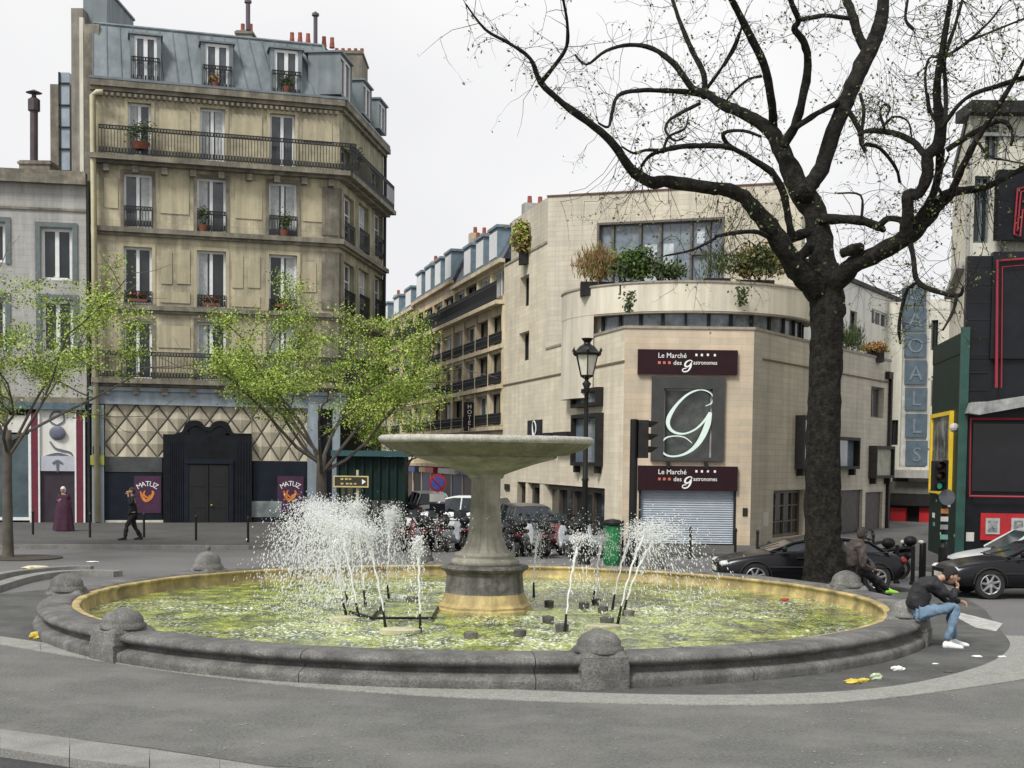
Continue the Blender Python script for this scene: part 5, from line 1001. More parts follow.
branches = [
 (Z2([(250, 760, 14), (226, 725, 14), (190, 690, 12), (150, 630, 10.5), (100, 560, 9), (50, 505, 8), (0, 485, 7)]) + Z1([(650, 480, 7), (560, 465, 6.5), (510, 465, 6.5), (460, 430, 5.2), (420, 370, 4.5), (370, 325, 4), (290, 265, 3.5), (232, 210, 3.3), (205, 150, 2.2), (150, 110, 1.7), (90, 75, 1.3), (40, 10, .8)]), 0, -3.5),
 (Z1([(232, 212, 2.6), (270, 165, 2.2), (298, 120, 2), (300, 60, 1.7), (290, 0, 1.4), (285, -40, 1)]), -3, -4),
 (Z2([(255, 720, 14), (250, 640, 13), (230, 540, 13), (190, 480, 12), (160, 410, 10), (130, 350, 8.5), (100, 320, 7), (50, 290, 6), (0, 270, 5.5)]) + Z1([(655, 240, 4.5), (620, 225, 3.8), (575, 165, 3.2), (520, 125, 2.6), (460, 115, 2.1), (400, 130, 1.7), (350, 165, 1.3), (320, 140, 1)]), 0, 2.5),
 (Z1([(655, 245, 3.2), (600, 235, 3), (540, 232, 2.6), (480, 232, 2.4), (430, 245, 2), (415, 290, 1.8), (405, 325, 1.4), (380, 315, 1)]), 2, .5),
 (Z1([(650, 250, 3.5), (650, 190, 3), (620, 130, 2.7), (590, 60, 2.3), (570, 0, 2), (560, -40, 1.6)]), 2, 3), (Z1([(655, 230, 2), (695, 175, 1.7), (725, 120, 1.4), (740, 85, 1.1)]), 2, 1),
 (Z2([(122, 340, 5.5), (125, 300, 5), (120, 250, 4.5), (100, 160, 4.5), (60, 80, 4), (20, 0, 3.5), (0, -40, 3)]), 1, -1),
 (Z2([(200, 500, 10), (215, 480, 9), (250, 430, 8.5), (280, 340, 8), (320, 240, 8.5), (355, 165, 9), (390, 90, 8), (405, 30, 7), (412, -30, 6)]), 0, 1.5),
 (Z2([(372, 140, 6), (345, 90, 5), (330, 40, 5), (315, 0, 4.5), (300, -40, 4)]), 1.2, 2), (Z2([(150, 375, 5.5), (180, 325, 5), (202, 250, 4.5), (215, 170, 4.5), (205, 110, 4), (180, 75, 3.5), (190, 50, 3), (170, 0, 3), (165, -40, 2.5)]), .2, -1.5),
 (Z2([(185, 325, 3.5), (240, 290, 3), (292, 262, 3)]), -.2, .6), (Z2([(190, 52, 2.6), (225, 45, 2.4), (260, 40, 2.4), (320, 47, 2.4)]), -1, 1),
 (Z2([(175, 620, 4.5), (165, 560, 4), (150, 490, 4), (120, 440, 4), (60, 400, 3), (10, 370, 2.6), (0, 340, 2), (50, 335, 1.8), (95, 350, 1.5)]), -.4, -1.6), (Z1([(730, 382, 2.8), (700, 375, 3), (650, 373, 3), (600, 375, 3), (545, 385, 2.6), (510, 400, 2), (490, 425, 1.5)]), -1.3, -2.2), (Z1([(545, 385, 2), (500, 385, 1.6), (470, 392, 1.3), (440, 375, 1)]), -2, -2.6),
 (Z1([(640, 265, 2), (590, 290, 1.8), (560, 310, 1.6), (552, 335, 1.5), (575, 360, 1.3), (605, 350, 1)]), 1.5, .5), (Z1([(545, 390, 1.8), (560, 350, 1.5), (600, 330, 1.2), (610, 300, .9)]), -2, -1),
 (Z2([(262, 750, 12), (290, 720, 11), (330, 680, 9.5), (400, 645, 9), (480, 600, 9), (520, 560, 8), (560, 510, 7), (590, 490, 5), (640, 485, 4), (680, 475, 3.6), (768, 430, 3), (850, 400, 2)]), 0, -3),
 (Z2([(465, 610, 7), (468, 570, 6.5), (470, 530, 6), (472, 500, 6.5), (500, 495, 5.5), (520, 450, 6.5), (520, 400, 6), (548, 370, 6.5), (555, 320, 6), (545, 250, 4.2), (548, 200, 3.8), (555, 150, 3.5), (570, 60, 3), (580, 0, 2.6), (590, -40, 2)]), -1.6, -2.8),
 (Z2([(470, 590, 5), (500, 555, 4.5), (535, 500, 4), (550, 440, 4.5), (555, 380, 5)]), -1.5, -2), (Z2([(520, 405, 4), (500, 380, 3.5), (480, 360, 3.4), (430, 340, 3.2), (370, 335, 2.8), (345, 345, 2.2)]), -2, -1), (Z2([(362, 370, 2.2), (400, 380, 2), (440, 430, 1.8), (450, 468, 1.4)]), -1, -.6),
 (Z2([(556, 330, 2.6), (600, 270, 2.3), (640, 240, 2.2), (700, 220, 2.6), (768, 200, 3), (840, 180, 2.4)]), -2.6, -4), (Z2([(585, 485, 4.5), (610, 430, 4), (640, 370, 3.5), (690, 290, 3), (740, 210, 2.5), (770, 150, 1.6)]), -2.2, -4), (Z2([(570, 385, 3), (640, 340, 3), (710, 310, 2.6), (738, 340, 2), (735, 372, 1.5)]), -2.4, -3.4),
 (Z2([(566, 320, 2.5), (568, 240, 2.3), (565, 150, 2.2), (590, 70, 2), (610, 0, 1.6)]), -2.6, -2), (Z2([(560, 150, 2), (620, 110, 1.8), (680, 55, 1.2), (710, 15, 1)]), -2.6, -3.2), (Z2([(620, 108, 1.5), (700, 75, 1.2), (768, 48, 1)]), -2.8, -3.4), (Z2([(525, 290, 1.8), (515, 200, 1.4), (525, 150, 1.1), (550, 148, 1)]), -2.2, -2), (Z2([(556, 325, 2), (530, 290, 1.8), (522, 240, 1.4)]), -2.4, -2),
 (Z2([(478, 625, 3), (485, 660, 2.6), (495, 720, 3), (540, 745, 3), (600, 757, 2.2), (612, 735, 1.6)]), -1.6, -2.6), (Z2([(495, 722, 2), (470, 742, 1.8), (455, 790, 1.8), (448, 840, 2), (452, 880, 1.4)]), -2, -1.4), (Z2([(596, 757, 1.8), (585, 800, 1.6), (560, 845, 1.2)]), -2.6, -3),
 (Z2([(250, 560, 7), (290, 562, 5), (350, 565, 5), (395, 580, 4.6), (408, 588, 3)]), 0, -.8), (Z2([(395, 578, 3.6), (420, 560, 3.5), (450, 562, 3.4), (470, 575, 3)]), -.8, -1.3), (Z2([(352, 560, 1.6), (350, 500, 1.3), (290, 495, 1)]), -.5, -.2),
 (Z2([(305, 265, 3.2), (330, 300, 3), (350, 340, 3), (352, 365, 2.6), (362, 388, 2)]), .6, 0), (Z2([(348, 240, 2), (358, 280, 2), (352, 340, 2)]), .6, .2), (Z2([(300, 650, 5), (330, 640, 6), (352, 632, 5)]), -.6, -.9), (Z2([(190, 660, 5), (215, 640, 6), (222, 622, 5)]), -.5, -.8), (Z2([(170, 610, 5), (200, 600, 6), (218, 596, 4)]), -.3, -.6),
 (Z1([(680, 605, 1.5), (740, 595, 2.4), (790, 595, 2.8), (830, 615, 3)]), -2, -.6), (Z1([(550, 655, .9), (620, 640, 1.3), (680, 610, 1.6)]), -2.8, -2),
 (Z2([(0, 170, 1.3), (30, 120, 1.2), (45, 70, 1)]), -.5, -1), (Z2([(95, 195, 1.8), (60, 205, 1.4), (20, 240, 1.2), (5, 260, 1)]), -.2, -.8), (Z2([(470, 0, 1.6), (465, 50, 1.6), (485, 75, 2)]), -1, -1.2),
 (Z2([(412, 330, 1.4), (400, 290, 1.4), (410, 268, 1.3), (425, 275, 1.1), (415, 300, 1)]), -1.2, -1.4), (Z2([(400, 340, 1.3), (430, 300, 1.2), (470, 310, 1), (480, 350, 1)]), -1.4, -1.6), (Z2([(640, 350, 1.8), (680, 400, 1.3), (720, 410, 1), (768, 420, 1)]), -3, -3.6), (Z2([(560, 500, 2), (540, 460, 1.6), (560, 430, 1.4), (575, 400, 1.4)]), -2, -2.4),
]
tw_rnd = random.Random(3); tips = []
for (pp, y0, y1) in branches:
    o_, r_ = bp_(pp, y0, y1); mb = MB(); big = max(p_[2] for p_ in pp)
    P_, R_ = limb(mb, o_, r_, 12 if big > 6 else 7, 4, .14); mb.build('limb', bark, bt, smooth=True)
    for i in range(2, len(P_)): tips.append((P_[i], (P_[i] - P_[i - 1]).normalized(), R_[i], i == len(P_) - 1))
tw = MB(); bd = MB()
def twig(p, d, ln, r, depth):
    pts = [p]; n = 5; q = p.copy(); dd = d.copy()
    for i in range(n):
        dd = (dd + V3((tw_rnd.gauss(0, .28), tw_rnd.gauss(0, .28), tw_rnd.gauss(0, .28)))).normalized(); q = q + dd * ln / n; pts.append(q.copy())
        if depth > 0 and tw_rnd.random() < .42: twig(q.copy(), (dd + V3((tw_rnd.gauss(0, .8), tw_rnd.gauss(0, .8), tw_rnd.gauss(0, .8)))).normalized(), ln * .55, r * .6, depth - 1)
        if tw_rnd.random() < .30: bd.leaf(q + V3((tw_rnd.gauss(0, .04), tw_rnd.gauss(0, .04), tw_rnd.gauss(0, .04))), tw_rnd.uniform(.02, .05), tw_rnd)
    tw.tube(pts, [r * (1 - .7 * i / n) for i in range(n + 1)], 3, False)
for (p, d, r, tip) in tips:
    if r > .16: continue
    for _ in range(2 if tip else 1):
        if tw_rnd.random() < (.75 if r < .08 else .28):
            o_ = V3((tw_rnd.gauss(0, 1), tw_rnd.gauss(0, 1), tw_rnd.gauss(0, 1))).normalized(); down = tw_rnd.random() < .3
            dd = (o_ + d * .6 + (V3((0, 0, -.9)) if down else V3((0, 0, .5)))).normalized(); twig(p, dd, tw_rnd.uniform(.5, 1.5), .0085, 2 if tw_rnd.random() < .5 else 1)
# drooping shoots in front of the terrace and at the right
for (x0, x1, y0, y1, n_) in ((560, 790, 186, 225, 34), (700, 790, 230, 330, 16), (910, 1015, 180, 250, 34), (880, 1010, 20, 160, 36), (850, 1020, 0, 60, 22), (860, 900, 240, 330, 8), (945, 1020, 235, 300, 12)):
    for _ in range(n_):
        p = at(tw_rnd.uniform(x0, x1), tw_rnd.uniform(y0, (y0 + y1) / 2), TY + tw_rnd.uniform(-3.5, -1)); near_ = min(tips, key=lambda t_: (t_[0] - p).length)
        q = near_[0]; pts = [q.lerp(p, f) + V3((0, 0, -.25 * math.sin(f * 3.1))) for f in (0, .35, .7, 1)]; tw.tube(pts, [.008, .006, .0055, .005], 3, False); twig(p, V3((tw_rnd.gauss(0, .5), 0, -.8)).normalized(), tw_rnd.uniform(.4, 1.1), .0055, 1)
tw.build('twigs', bark, bt); bd.build('buds', bud_m, bt)
def small_tree(name, label, base, tp, hw, hh, cz, seed, nl, r0, lean=0, mats=(leaf_a, leaf_b), fork=.36):
    rnd = random.Random(seed); t = thing(name, base, label, 'tree', 'young trees in spring leaf'); B0 = Vector(base); zf = tp * fork
    mb = MB(); P0 = [B0 - UP * .05, B0 + UP * .25, B0 + V3((lean * .4, 0, zf * .5)), B0 + V3((lean, 0, zf))]; limb(mb, P0, [r0 * 1.35, r0 * 1.05, r0 * .9, r0 * .8], 12, 4, .06); mb.build('trunk', bark_s, t, smooth=True)
    top = P0[-1]; br = MB(); ends = []
    def grow(p, d, ln, r, dep):
        pts = [p]; q = p.copy(); dd = d.copy(); n = 5
        for i in range(n):
            dd = (dd + V3((rnd.gauss(0, .13), rnd.gauss(0, .13), rnd.gauss(0, .08) + .04))).normalized(); q = q + dd * ln / n; pts.append(q.copy())
            if dep > 0 and i >= 1 and rnd.random() < .75: grow(q.copy(), (dd * .8 + V3((rnd.gauss(0, .6), rnd.gauss(0, .6), rnd.gauss(0, .35)))).normalized(), ln * rnd.uniform(.42, .65), r * .5, dep - 1)
            if dep <= 1: ends.append((q.copy(), dep))
        br.tube(pts, [r * (1 - .6 * i / n) for i in range(n + 1)], 5 if r > .03 else 3, False)
    for i in range(8):
        a = i * 2.4 + rnd.uniform(-.3, .3); el_ = [.25, .55, .3, .85, .4, .65, .2, 1.2][i]; d = V3((math.cos(a) * math.cos(el_) * 1.0, math.sin(a) * math.cos(el_), math.sin(el_) + .25)).normalized()
        grow(top - UP * rnd.uniform(0, zf * .25), d, (hw * 1.0 * math.cos(el_) + hh * 1.0 * math.sin(el_)), r0 * .34, 2)
    br.build('branches', bark_s, t); a_, b_ = MB(), MB()
    C0 = B0 + V3((lean, 0, cz)); ends = [e for e in ends if ((e[0].x - C0.x) / hw) ** 2 + ((e[0].y - C0.y) / hw) ** 2 + ((e[0].z - C0.z) / hh) ** 2 < 1.25]
    cls = []
    for i in range(46):
        v = V3((rnd.gauss(0, 1), rnd.gauss(0, 1), rnd.gauss(0, 1))).normalized() * rnd.uniform(.45, 1.0); cls.append(C0 + V3((v.x * hw * .9, v.y * hw * .9, v.z * hh * .85)))
    rnd.shuffle(ends)
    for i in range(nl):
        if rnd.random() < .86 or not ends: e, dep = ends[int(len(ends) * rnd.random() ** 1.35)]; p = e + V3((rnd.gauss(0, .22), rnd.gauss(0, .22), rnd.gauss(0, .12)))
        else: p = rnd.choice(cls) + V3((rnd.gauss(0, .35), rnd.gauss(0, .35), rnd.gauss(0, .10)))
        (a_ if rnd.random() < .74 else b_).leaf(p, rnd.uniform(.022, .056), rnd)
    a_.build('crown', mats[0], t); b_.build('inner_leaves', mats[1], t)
p = G(321, 548); small_tree('street_tree', 'young tree in pale spring leaf growing in front of the dark shop portal', (p.x, p.y, 0), 8.4, 3.9, 3.0, 5.8, 5, 38000, .19, 0)
p = G(8, 558); small_tree('street_tree', 'young tree in pale spring leaf cut by the left edge of the view', (p.x, p.y, 0), 8.6, 3.9, 2.7, 6.4, 9, 30000, .15, 0, fork=.42)
p = at(402, 520, 60); small_tree('street_tree', 'smaller brighter green tree behind the fountain bowl at the mouth of the side street', (p.x, p.y, 0), 6.6, 2.0, 1.8, 5.0, 15, 6500, .13, 0, fork=.4)
p = G(8, 558); mb = MB(); mb.lathe([(1.1, .0), (1.1, .03), (0, .035)], 24, (p.x + .4, p.y, 0)); struct(mb, 'tree_pit', mat('soil', (.05, .042, .033), .95, .3, 4, .5, 30))
# ================================================================== STREET FURNITURE
def at_ground(px, Y): return V3((X(px, Y, 560), Y, 0))
b_ = at_ground(584, 35.5); lp = thing('street_lamp', b_, 'black old-style street lamp with a crowned glass lantern in front of the pale corner block', 'street lamp')
zt_ = at(583, 376, 35.5).z; zt2 = at(583, 338, 35.5).z
o_ = V3((0, 0, 0)); bz = lambda z: (b_.x, b_.y, z)
mb = MB(); mb.lathe([(.22, 0), (.22, .12), (.17, .16), (.16, .7), (.19, .75), (.12, .85), (.085, 1.1), (.075, 2.4), (.10, 2.45), (.07, 2.52), (.06, 4.2), (.055, zt_ - .45), (.10, zt_ - .40), (.07, zt_ - .30), (.12, zt_ - .2), (.05, zt_ - .12), (.06, zt_)], 16, b_); mb.build('post', black_m, lp, smooth=True)
hL_ = zt2 - zt_; mb = MB(); mb.lathe([(.17, zt_ + .02), (.31, zt_ + hL_ * .58)], 6, b_, rot=R(30)); mb.build('lantern_glass', lamp_g, lp)
mb = MB()
for i in range(6):
    a = R(30 + 60 * i); c_, s_ = math.cos(a), math.sin(a); mb.tube([(b_.x + .175 * c_, b_.y + .175 * s_, zt_), (b_.x + .32 * c_, b_.y + .32 * s_, zt_ + hL_ * .58)], .016, 5); mb.tube([(b_.x + .33 * c_, b_.y + .33 * s_, zt_ + hL_ * .55), (b_.x + .42 * c_, b_.y + .42 * s_, zt_ + hL_ * .68), (b_.x + .40 * c_, b_.y + .40 * s_, zt_ + hL_ * .74)], [.04, .03, .01], 5)
    mb.tube([(b_.x, b_.y, zt_ - .1), (b_.x + .175 * c_, b_.y + .175 * s_, zt_)], .015, 5)
mb.lathe([(.18, zt_ - .02), (.19, zt_ + .02), (.16, zt_ + .03)], 6, b_, rot=R(30)); mb.lathe([(.35, zt_ + hL_ * .54), (.38, zt_ + hL_ * .60), (.30, zt_ + hL_ * .66), (.20, zt_ + hL_ * .78), (.10, zt_ + hL_ * .84), (.08, zt_ + hL_ * .88), (.16, zt_ + hL_ * .99), (.13, zt_ + hL_), (0, zt_ + hL_ * .96)], 12, b_); mb.build('lantern_frame', black_m, lp)
def signal(px, Y, ytop, ybot, side, label, pw, lens_on=None, name='traffic_light'):
    b_ = at_ground(px, Y); zt = at(px, ytop, Y).z; zb = at(px, ybot, Y).z; t = thing(name, b_, label, 'traffic light', 'traffic lights')
    mb = MB(); mb.lathe([(pw * 1.7, 0), (pw * 1.7, .9), (pw, 1.0), (pw, zt + .02), (0, zt + .03)], 14, b_); mb.build('post', black_m, t, smooth=False)
    h = (zt - zb); d = side * .26; w_ = .13; mb = MB(); mb.box(b_.x + (pw if side > 0 else -pw - 2 * w_), b_.x + (pw + 2 * w_ if side > 0 else -pw), Y - .17, Y + .12, zb, zt); hd = mb.build('signal_head', frame_d, t)
    for i in range(3):
        z = zt - h * (i + .5) / 3; cx_ = b_.x + side * (pw + 2 * w_); mb = MB()
        if side > 0: mb.hexa([(cx_, Y - .14, z - .02), (cx_ + .06, Y - .12, z - .02), (cx_ + .06, Y + .08, z - .02), (cx_, Y + .1, z - .02)], [(cx_, Y - .16, z + h * .15), (cx_ + .27, Y - .12, z + h * .12), (cx_ + .27, Y + .08, z + h * .12), (cx_, Y + .12, z + h * .15)])
        else:
            xc = b_.x - pw - w_; mb.lathe([(.09, 0), (.11, .18)], 12, (0, 0, 0)); mb.v = [(xc + x_, Y - .17 - z_, z + y_) for x_, y_, z_ in mb.v]
        mb.build('visor', black_m, hd)
        if side < 0:
            k = MB(); k.ball((b_.x - pw - w_, Y - .175, z), .075, 10, 6, (1, .3, 1)); k.build('lens', [mat('lens_red', (.10, .01, .01), .2), mat('lens_amber', (.12, .06, .01), .2), emit_mat('lens_green', (.05, .4, .25), .25)][i], hd)
    return t
signal(632, 35.5, 420, 458, 1, 'tall black traffic light post with side-on visors in front of the display window', .105)
sg_ = signal(943, 33.8, 461, 491, -1, 'traffic light with a lit green lens in front of the green pillar', .07)
b_ = at_ground(943, 33.8); mb = MB(); mb.lathe([(0, 0), (.20, 0), (.20, .03), (0, .03)], 20, (0, 0, 0)); zc_ = at(943, 497, 33.8).z; mb.v = [(b_.x - .02 + x_, b_.y - .22 - z_, zc_ + y_) for x_, y_, z_ in mb.v]; mb.build('sign_back', mat('sign_grey', (.10, .11, .12), .5), sg_)
for z, c_ in ((1.55, white_w), (1.35, MAT['canopy_grey']), (1.75, mat('sticker_orange', (.5, .2, .05), .6)), (1.1, MAT['mint_sticker'])):
    mb = MB(); mb.box(b_.x - .13, b_.x + .06, b_.y - .13, b_.y - .122, z, z + .12); mb.build('sticker', c_, sg_)
# bollards
def bollard_proto():
    t = thing('bollard', (0, 0, 0), 'bollard', 'bollard', 'thin black bollards along the pavements'); mb = MB(); mb.lathe([(.06, 0), (.06, .05), (.045, .08), (.04, .9)], 10); mb.build('post', black_m, t, smooth=False); mb = MB(); mb.lathe([(.05, .9), (.055, .93), (.05, .98), (.02, 1.03), (0, 1.035)], 10); mb.build('cap', black_m, t); return t
bp0 = bollard_proto(); us_ = False
bl = [(33, 538, 'thin black bollard left of the white and burgundy doorway'), (90, 541, 'thin black bollard between the white shop and the pale blue pilaster'), (144, 541, 'thin black bollard just right of the walking man in black'), (196, 544, 'thin black bollard in front of the left part of the dark portal'), (248, 546, 'thin black bollard in front of the right shop window of the corner house'), (424, 551, 'thin black bollard left of the pedestal at the side street'),
      (690, 559, 'left of the two thin bollards in front of the roller shutter'), (735, 560, 'right of the two thin bollards in front of the roller shutter'), (757, 563, 'short bollard below the small wall notice'), (867, 574, 'left bollard beside the scooter windscreen'), (872.5, 567, 'thin bollard behind the man sitting on the post'), (1003, 566, 'bollard half hidden behind the white car')]
for x, y, lab in bl: p = G(x, y); place(bp0, us_, p, 0, lab, .95); us_ = True
bp1 = thing('ball_top_post', (0, 0, 0), '', 'post', 'posts with pale ball tops'); mb = MB(); mb.lathe([(.05, 0), (.04, .05), (.035, 1.3)], 8); mb.build('post', black_m, bp1); mb = MB(); mb.ball((0, 0, 1.36), .08, 12, 8); mb.build('ball', mat('ball_white', (.7, .68, .58), .4), bp1)
for i, (x, lab) in enumerate(((903, 'left post with a pale ball top in front of the red shop doors'), (920.5, 'right post with a pale ball top in front of the red shop doors'))):
    p = at_ground(x, 35.0); place(bp1, i > 0, p, 0, lab); 
z_ = at(903, 542, 35).z
for o in [c for c in COL.objects if c.name.startswith('ball_top_post')]: o.scale = (1, 1, z_ / 1.36)
bp2 = thing('barrier_post', (0, 0, 0), '', 'post', 'low dark posts by the right-hand street'); mb = MB(); mb.lathe([(.055, 0), (.05, .95), (0, .97)], 10); mb.build('post', black_m, bp2); mb = MB(); mb.lathe([(.08, 0), (.08, .06), (.055, .08)], 10); mb.build('foot', black_m, bp2)
for i, (x, Y, lab) in enumerate(((897, 33.5, 'leftmost low dark post behind the man sitting on the post'), (913, 33.2, 'middle low dark post right of the black car tail'), (924, 34.5, 'rightmost low dark post next to the traffic light'))): place(bp2, i > 0, at_ground(x, Y), 0, lab)
# no parking sign, direction sign, recycling bag holder
b_ = at_ground(437, 45); t = thing('no_parking_sign', b_, 'round red and blue no parking sign over small plates beside the pedestal', 'sign'); zs_ = at(437, 483, 45).z
mb = MB(); mb.tube([b_, b_ + UP * (zs_ + .3)], .035, 8); mb.build('pole', MAT['pale_metal'], t)
def disc(c, r, y, m, par, name, z1=.02):
    mb = MB(); mb.lathe([(0, 0), (r, 0), (r, z1), (0, z1)], 28); mb.v = [(c[0] + x_, y - z_, c[2] + y_) for x_, y_, z_ in mb.v]; return mb.build(name, m, par)
blue_s = mat('sign_blue2', (.05, .08, .35), .5, .1, 4)
d_ = disc((b_.x, 0, zs_), .30, 44.93, red_p, t, 'sign_face'); disc((b_.x, 0, zs_), .22, 44.905, blue_s, d_, 'disc'); mb = MB(); mb.tube([(b_.x - .16, 44.87, zs_ + .16), (b_.x + .16, 44.87, zs_ - .16)], .025, 4); mb.build('bar', red_p, d_)
for z0, z1, m_ in ((-.62, -.36, white_w), (-1.0, -.68, shop_dark)): mb = MB(); mb.box(b_.x - .26, b_.x + .26, 44.9, 44.93, zs_ + z0, zs_ + z1); mb.build('plate', m_, t)
b_ = at_ground(357, 41); t = thing('direction_sign', b_, 'dark direction sign with a gold border and a small white arrow on a pale pole', 'sign'); p, q = at(334, 475.5, 41), at(369, 487.5, 41)
mb = MB(); mb.tube([b_, V3((b_.x, b_.y, at(357, 470, 41).z))], .04, 8); mb.build('pole', mat('cream_pole', (.5, .47, .32), .6), t)
mb = MB(); mb.box(p.x, q.x, 40.88, 40.93, q.z, p.z); bd_ = mb.build('board', mat('sign_brown', (.03, .022, .012), .5), t); mb = MB()
for (x0, x1, z0, z1) in ((p.x, q.x, p.z - .04, p.z), (p.x, q.x, q.z, q.z + .04), (p.x, p.x + .04, q.z + .04, p.z - .04), (q.x - .04, q.x, q.z + .04, p.z - .04)): mb.box(x0, x1, 40.86, 40.878, z0, z1)
mb.build('border', mat('gold_border', (.5, .42, .18), .5), bd_); mb = MB(); zc_ = (p.z + q.z) / 2; mb.add([(q.x - .08, 40.87, zc_), (q.x - .2, 40.87, zc_ + .08), (q.x - .2, 40.87, zc_ - .08)], [(0, 1, 2)]); mb.build('arrow', white_t, bd_)
mb = MB()
for dz, xs in ((.05, (0, .13, .24)), (-.09, (0, .16, .27, .40))):
    for x_ in xs: mb.box(p.x + .22 + x_, p.x + .30 + x_, 40.865, 40.878, zc_ + dz, zc_ + dz + .05)
mb.build('faded_lines', MAT['gold_border'], bd_)
b_ = at_ground(612, 36.5); t = thing('bag_holder', b_, 'green street litter bag on a metal hoop behind the right-hand jets', 'litter bin'); zz = at(612, 525, 36.5).z
mb = MB(); mb.lathe([(.20, .12), (.235, .3), (.24, .6), (.235, zz - .1), (.25, zz)], 16, b_); mb.v = [tuple(V3(v) + V3((noise.noise(V3(v) * 5), noise.noise(V3(v) * 5 + V3((9, 0, 0))), 0)) * .04) for v in mb.v]; mb.build('bag', green_b, t)
mb = MB(); mb.tube([b_ + V3((.28, 0, 0)), b_ + V3((.28, 0, zz + .12))], .03, 8); mb.lathe([(.25, zz - .02), (.28, zz), (.28, zz + .04), (.25, zz + .05)], 20, b_); mb.build('hoop', black_m, t); mb = MB(); mb.lathe([(.27, zz + .055), (.2, zz + .14), (0, zz + .17)], 20, b_); mb.build('lid', black_m, t)
# wires/aerials on the roofs
for i, (px, y0, y1, Y) in enumerate(((55, 0, 0, 0),)): pass
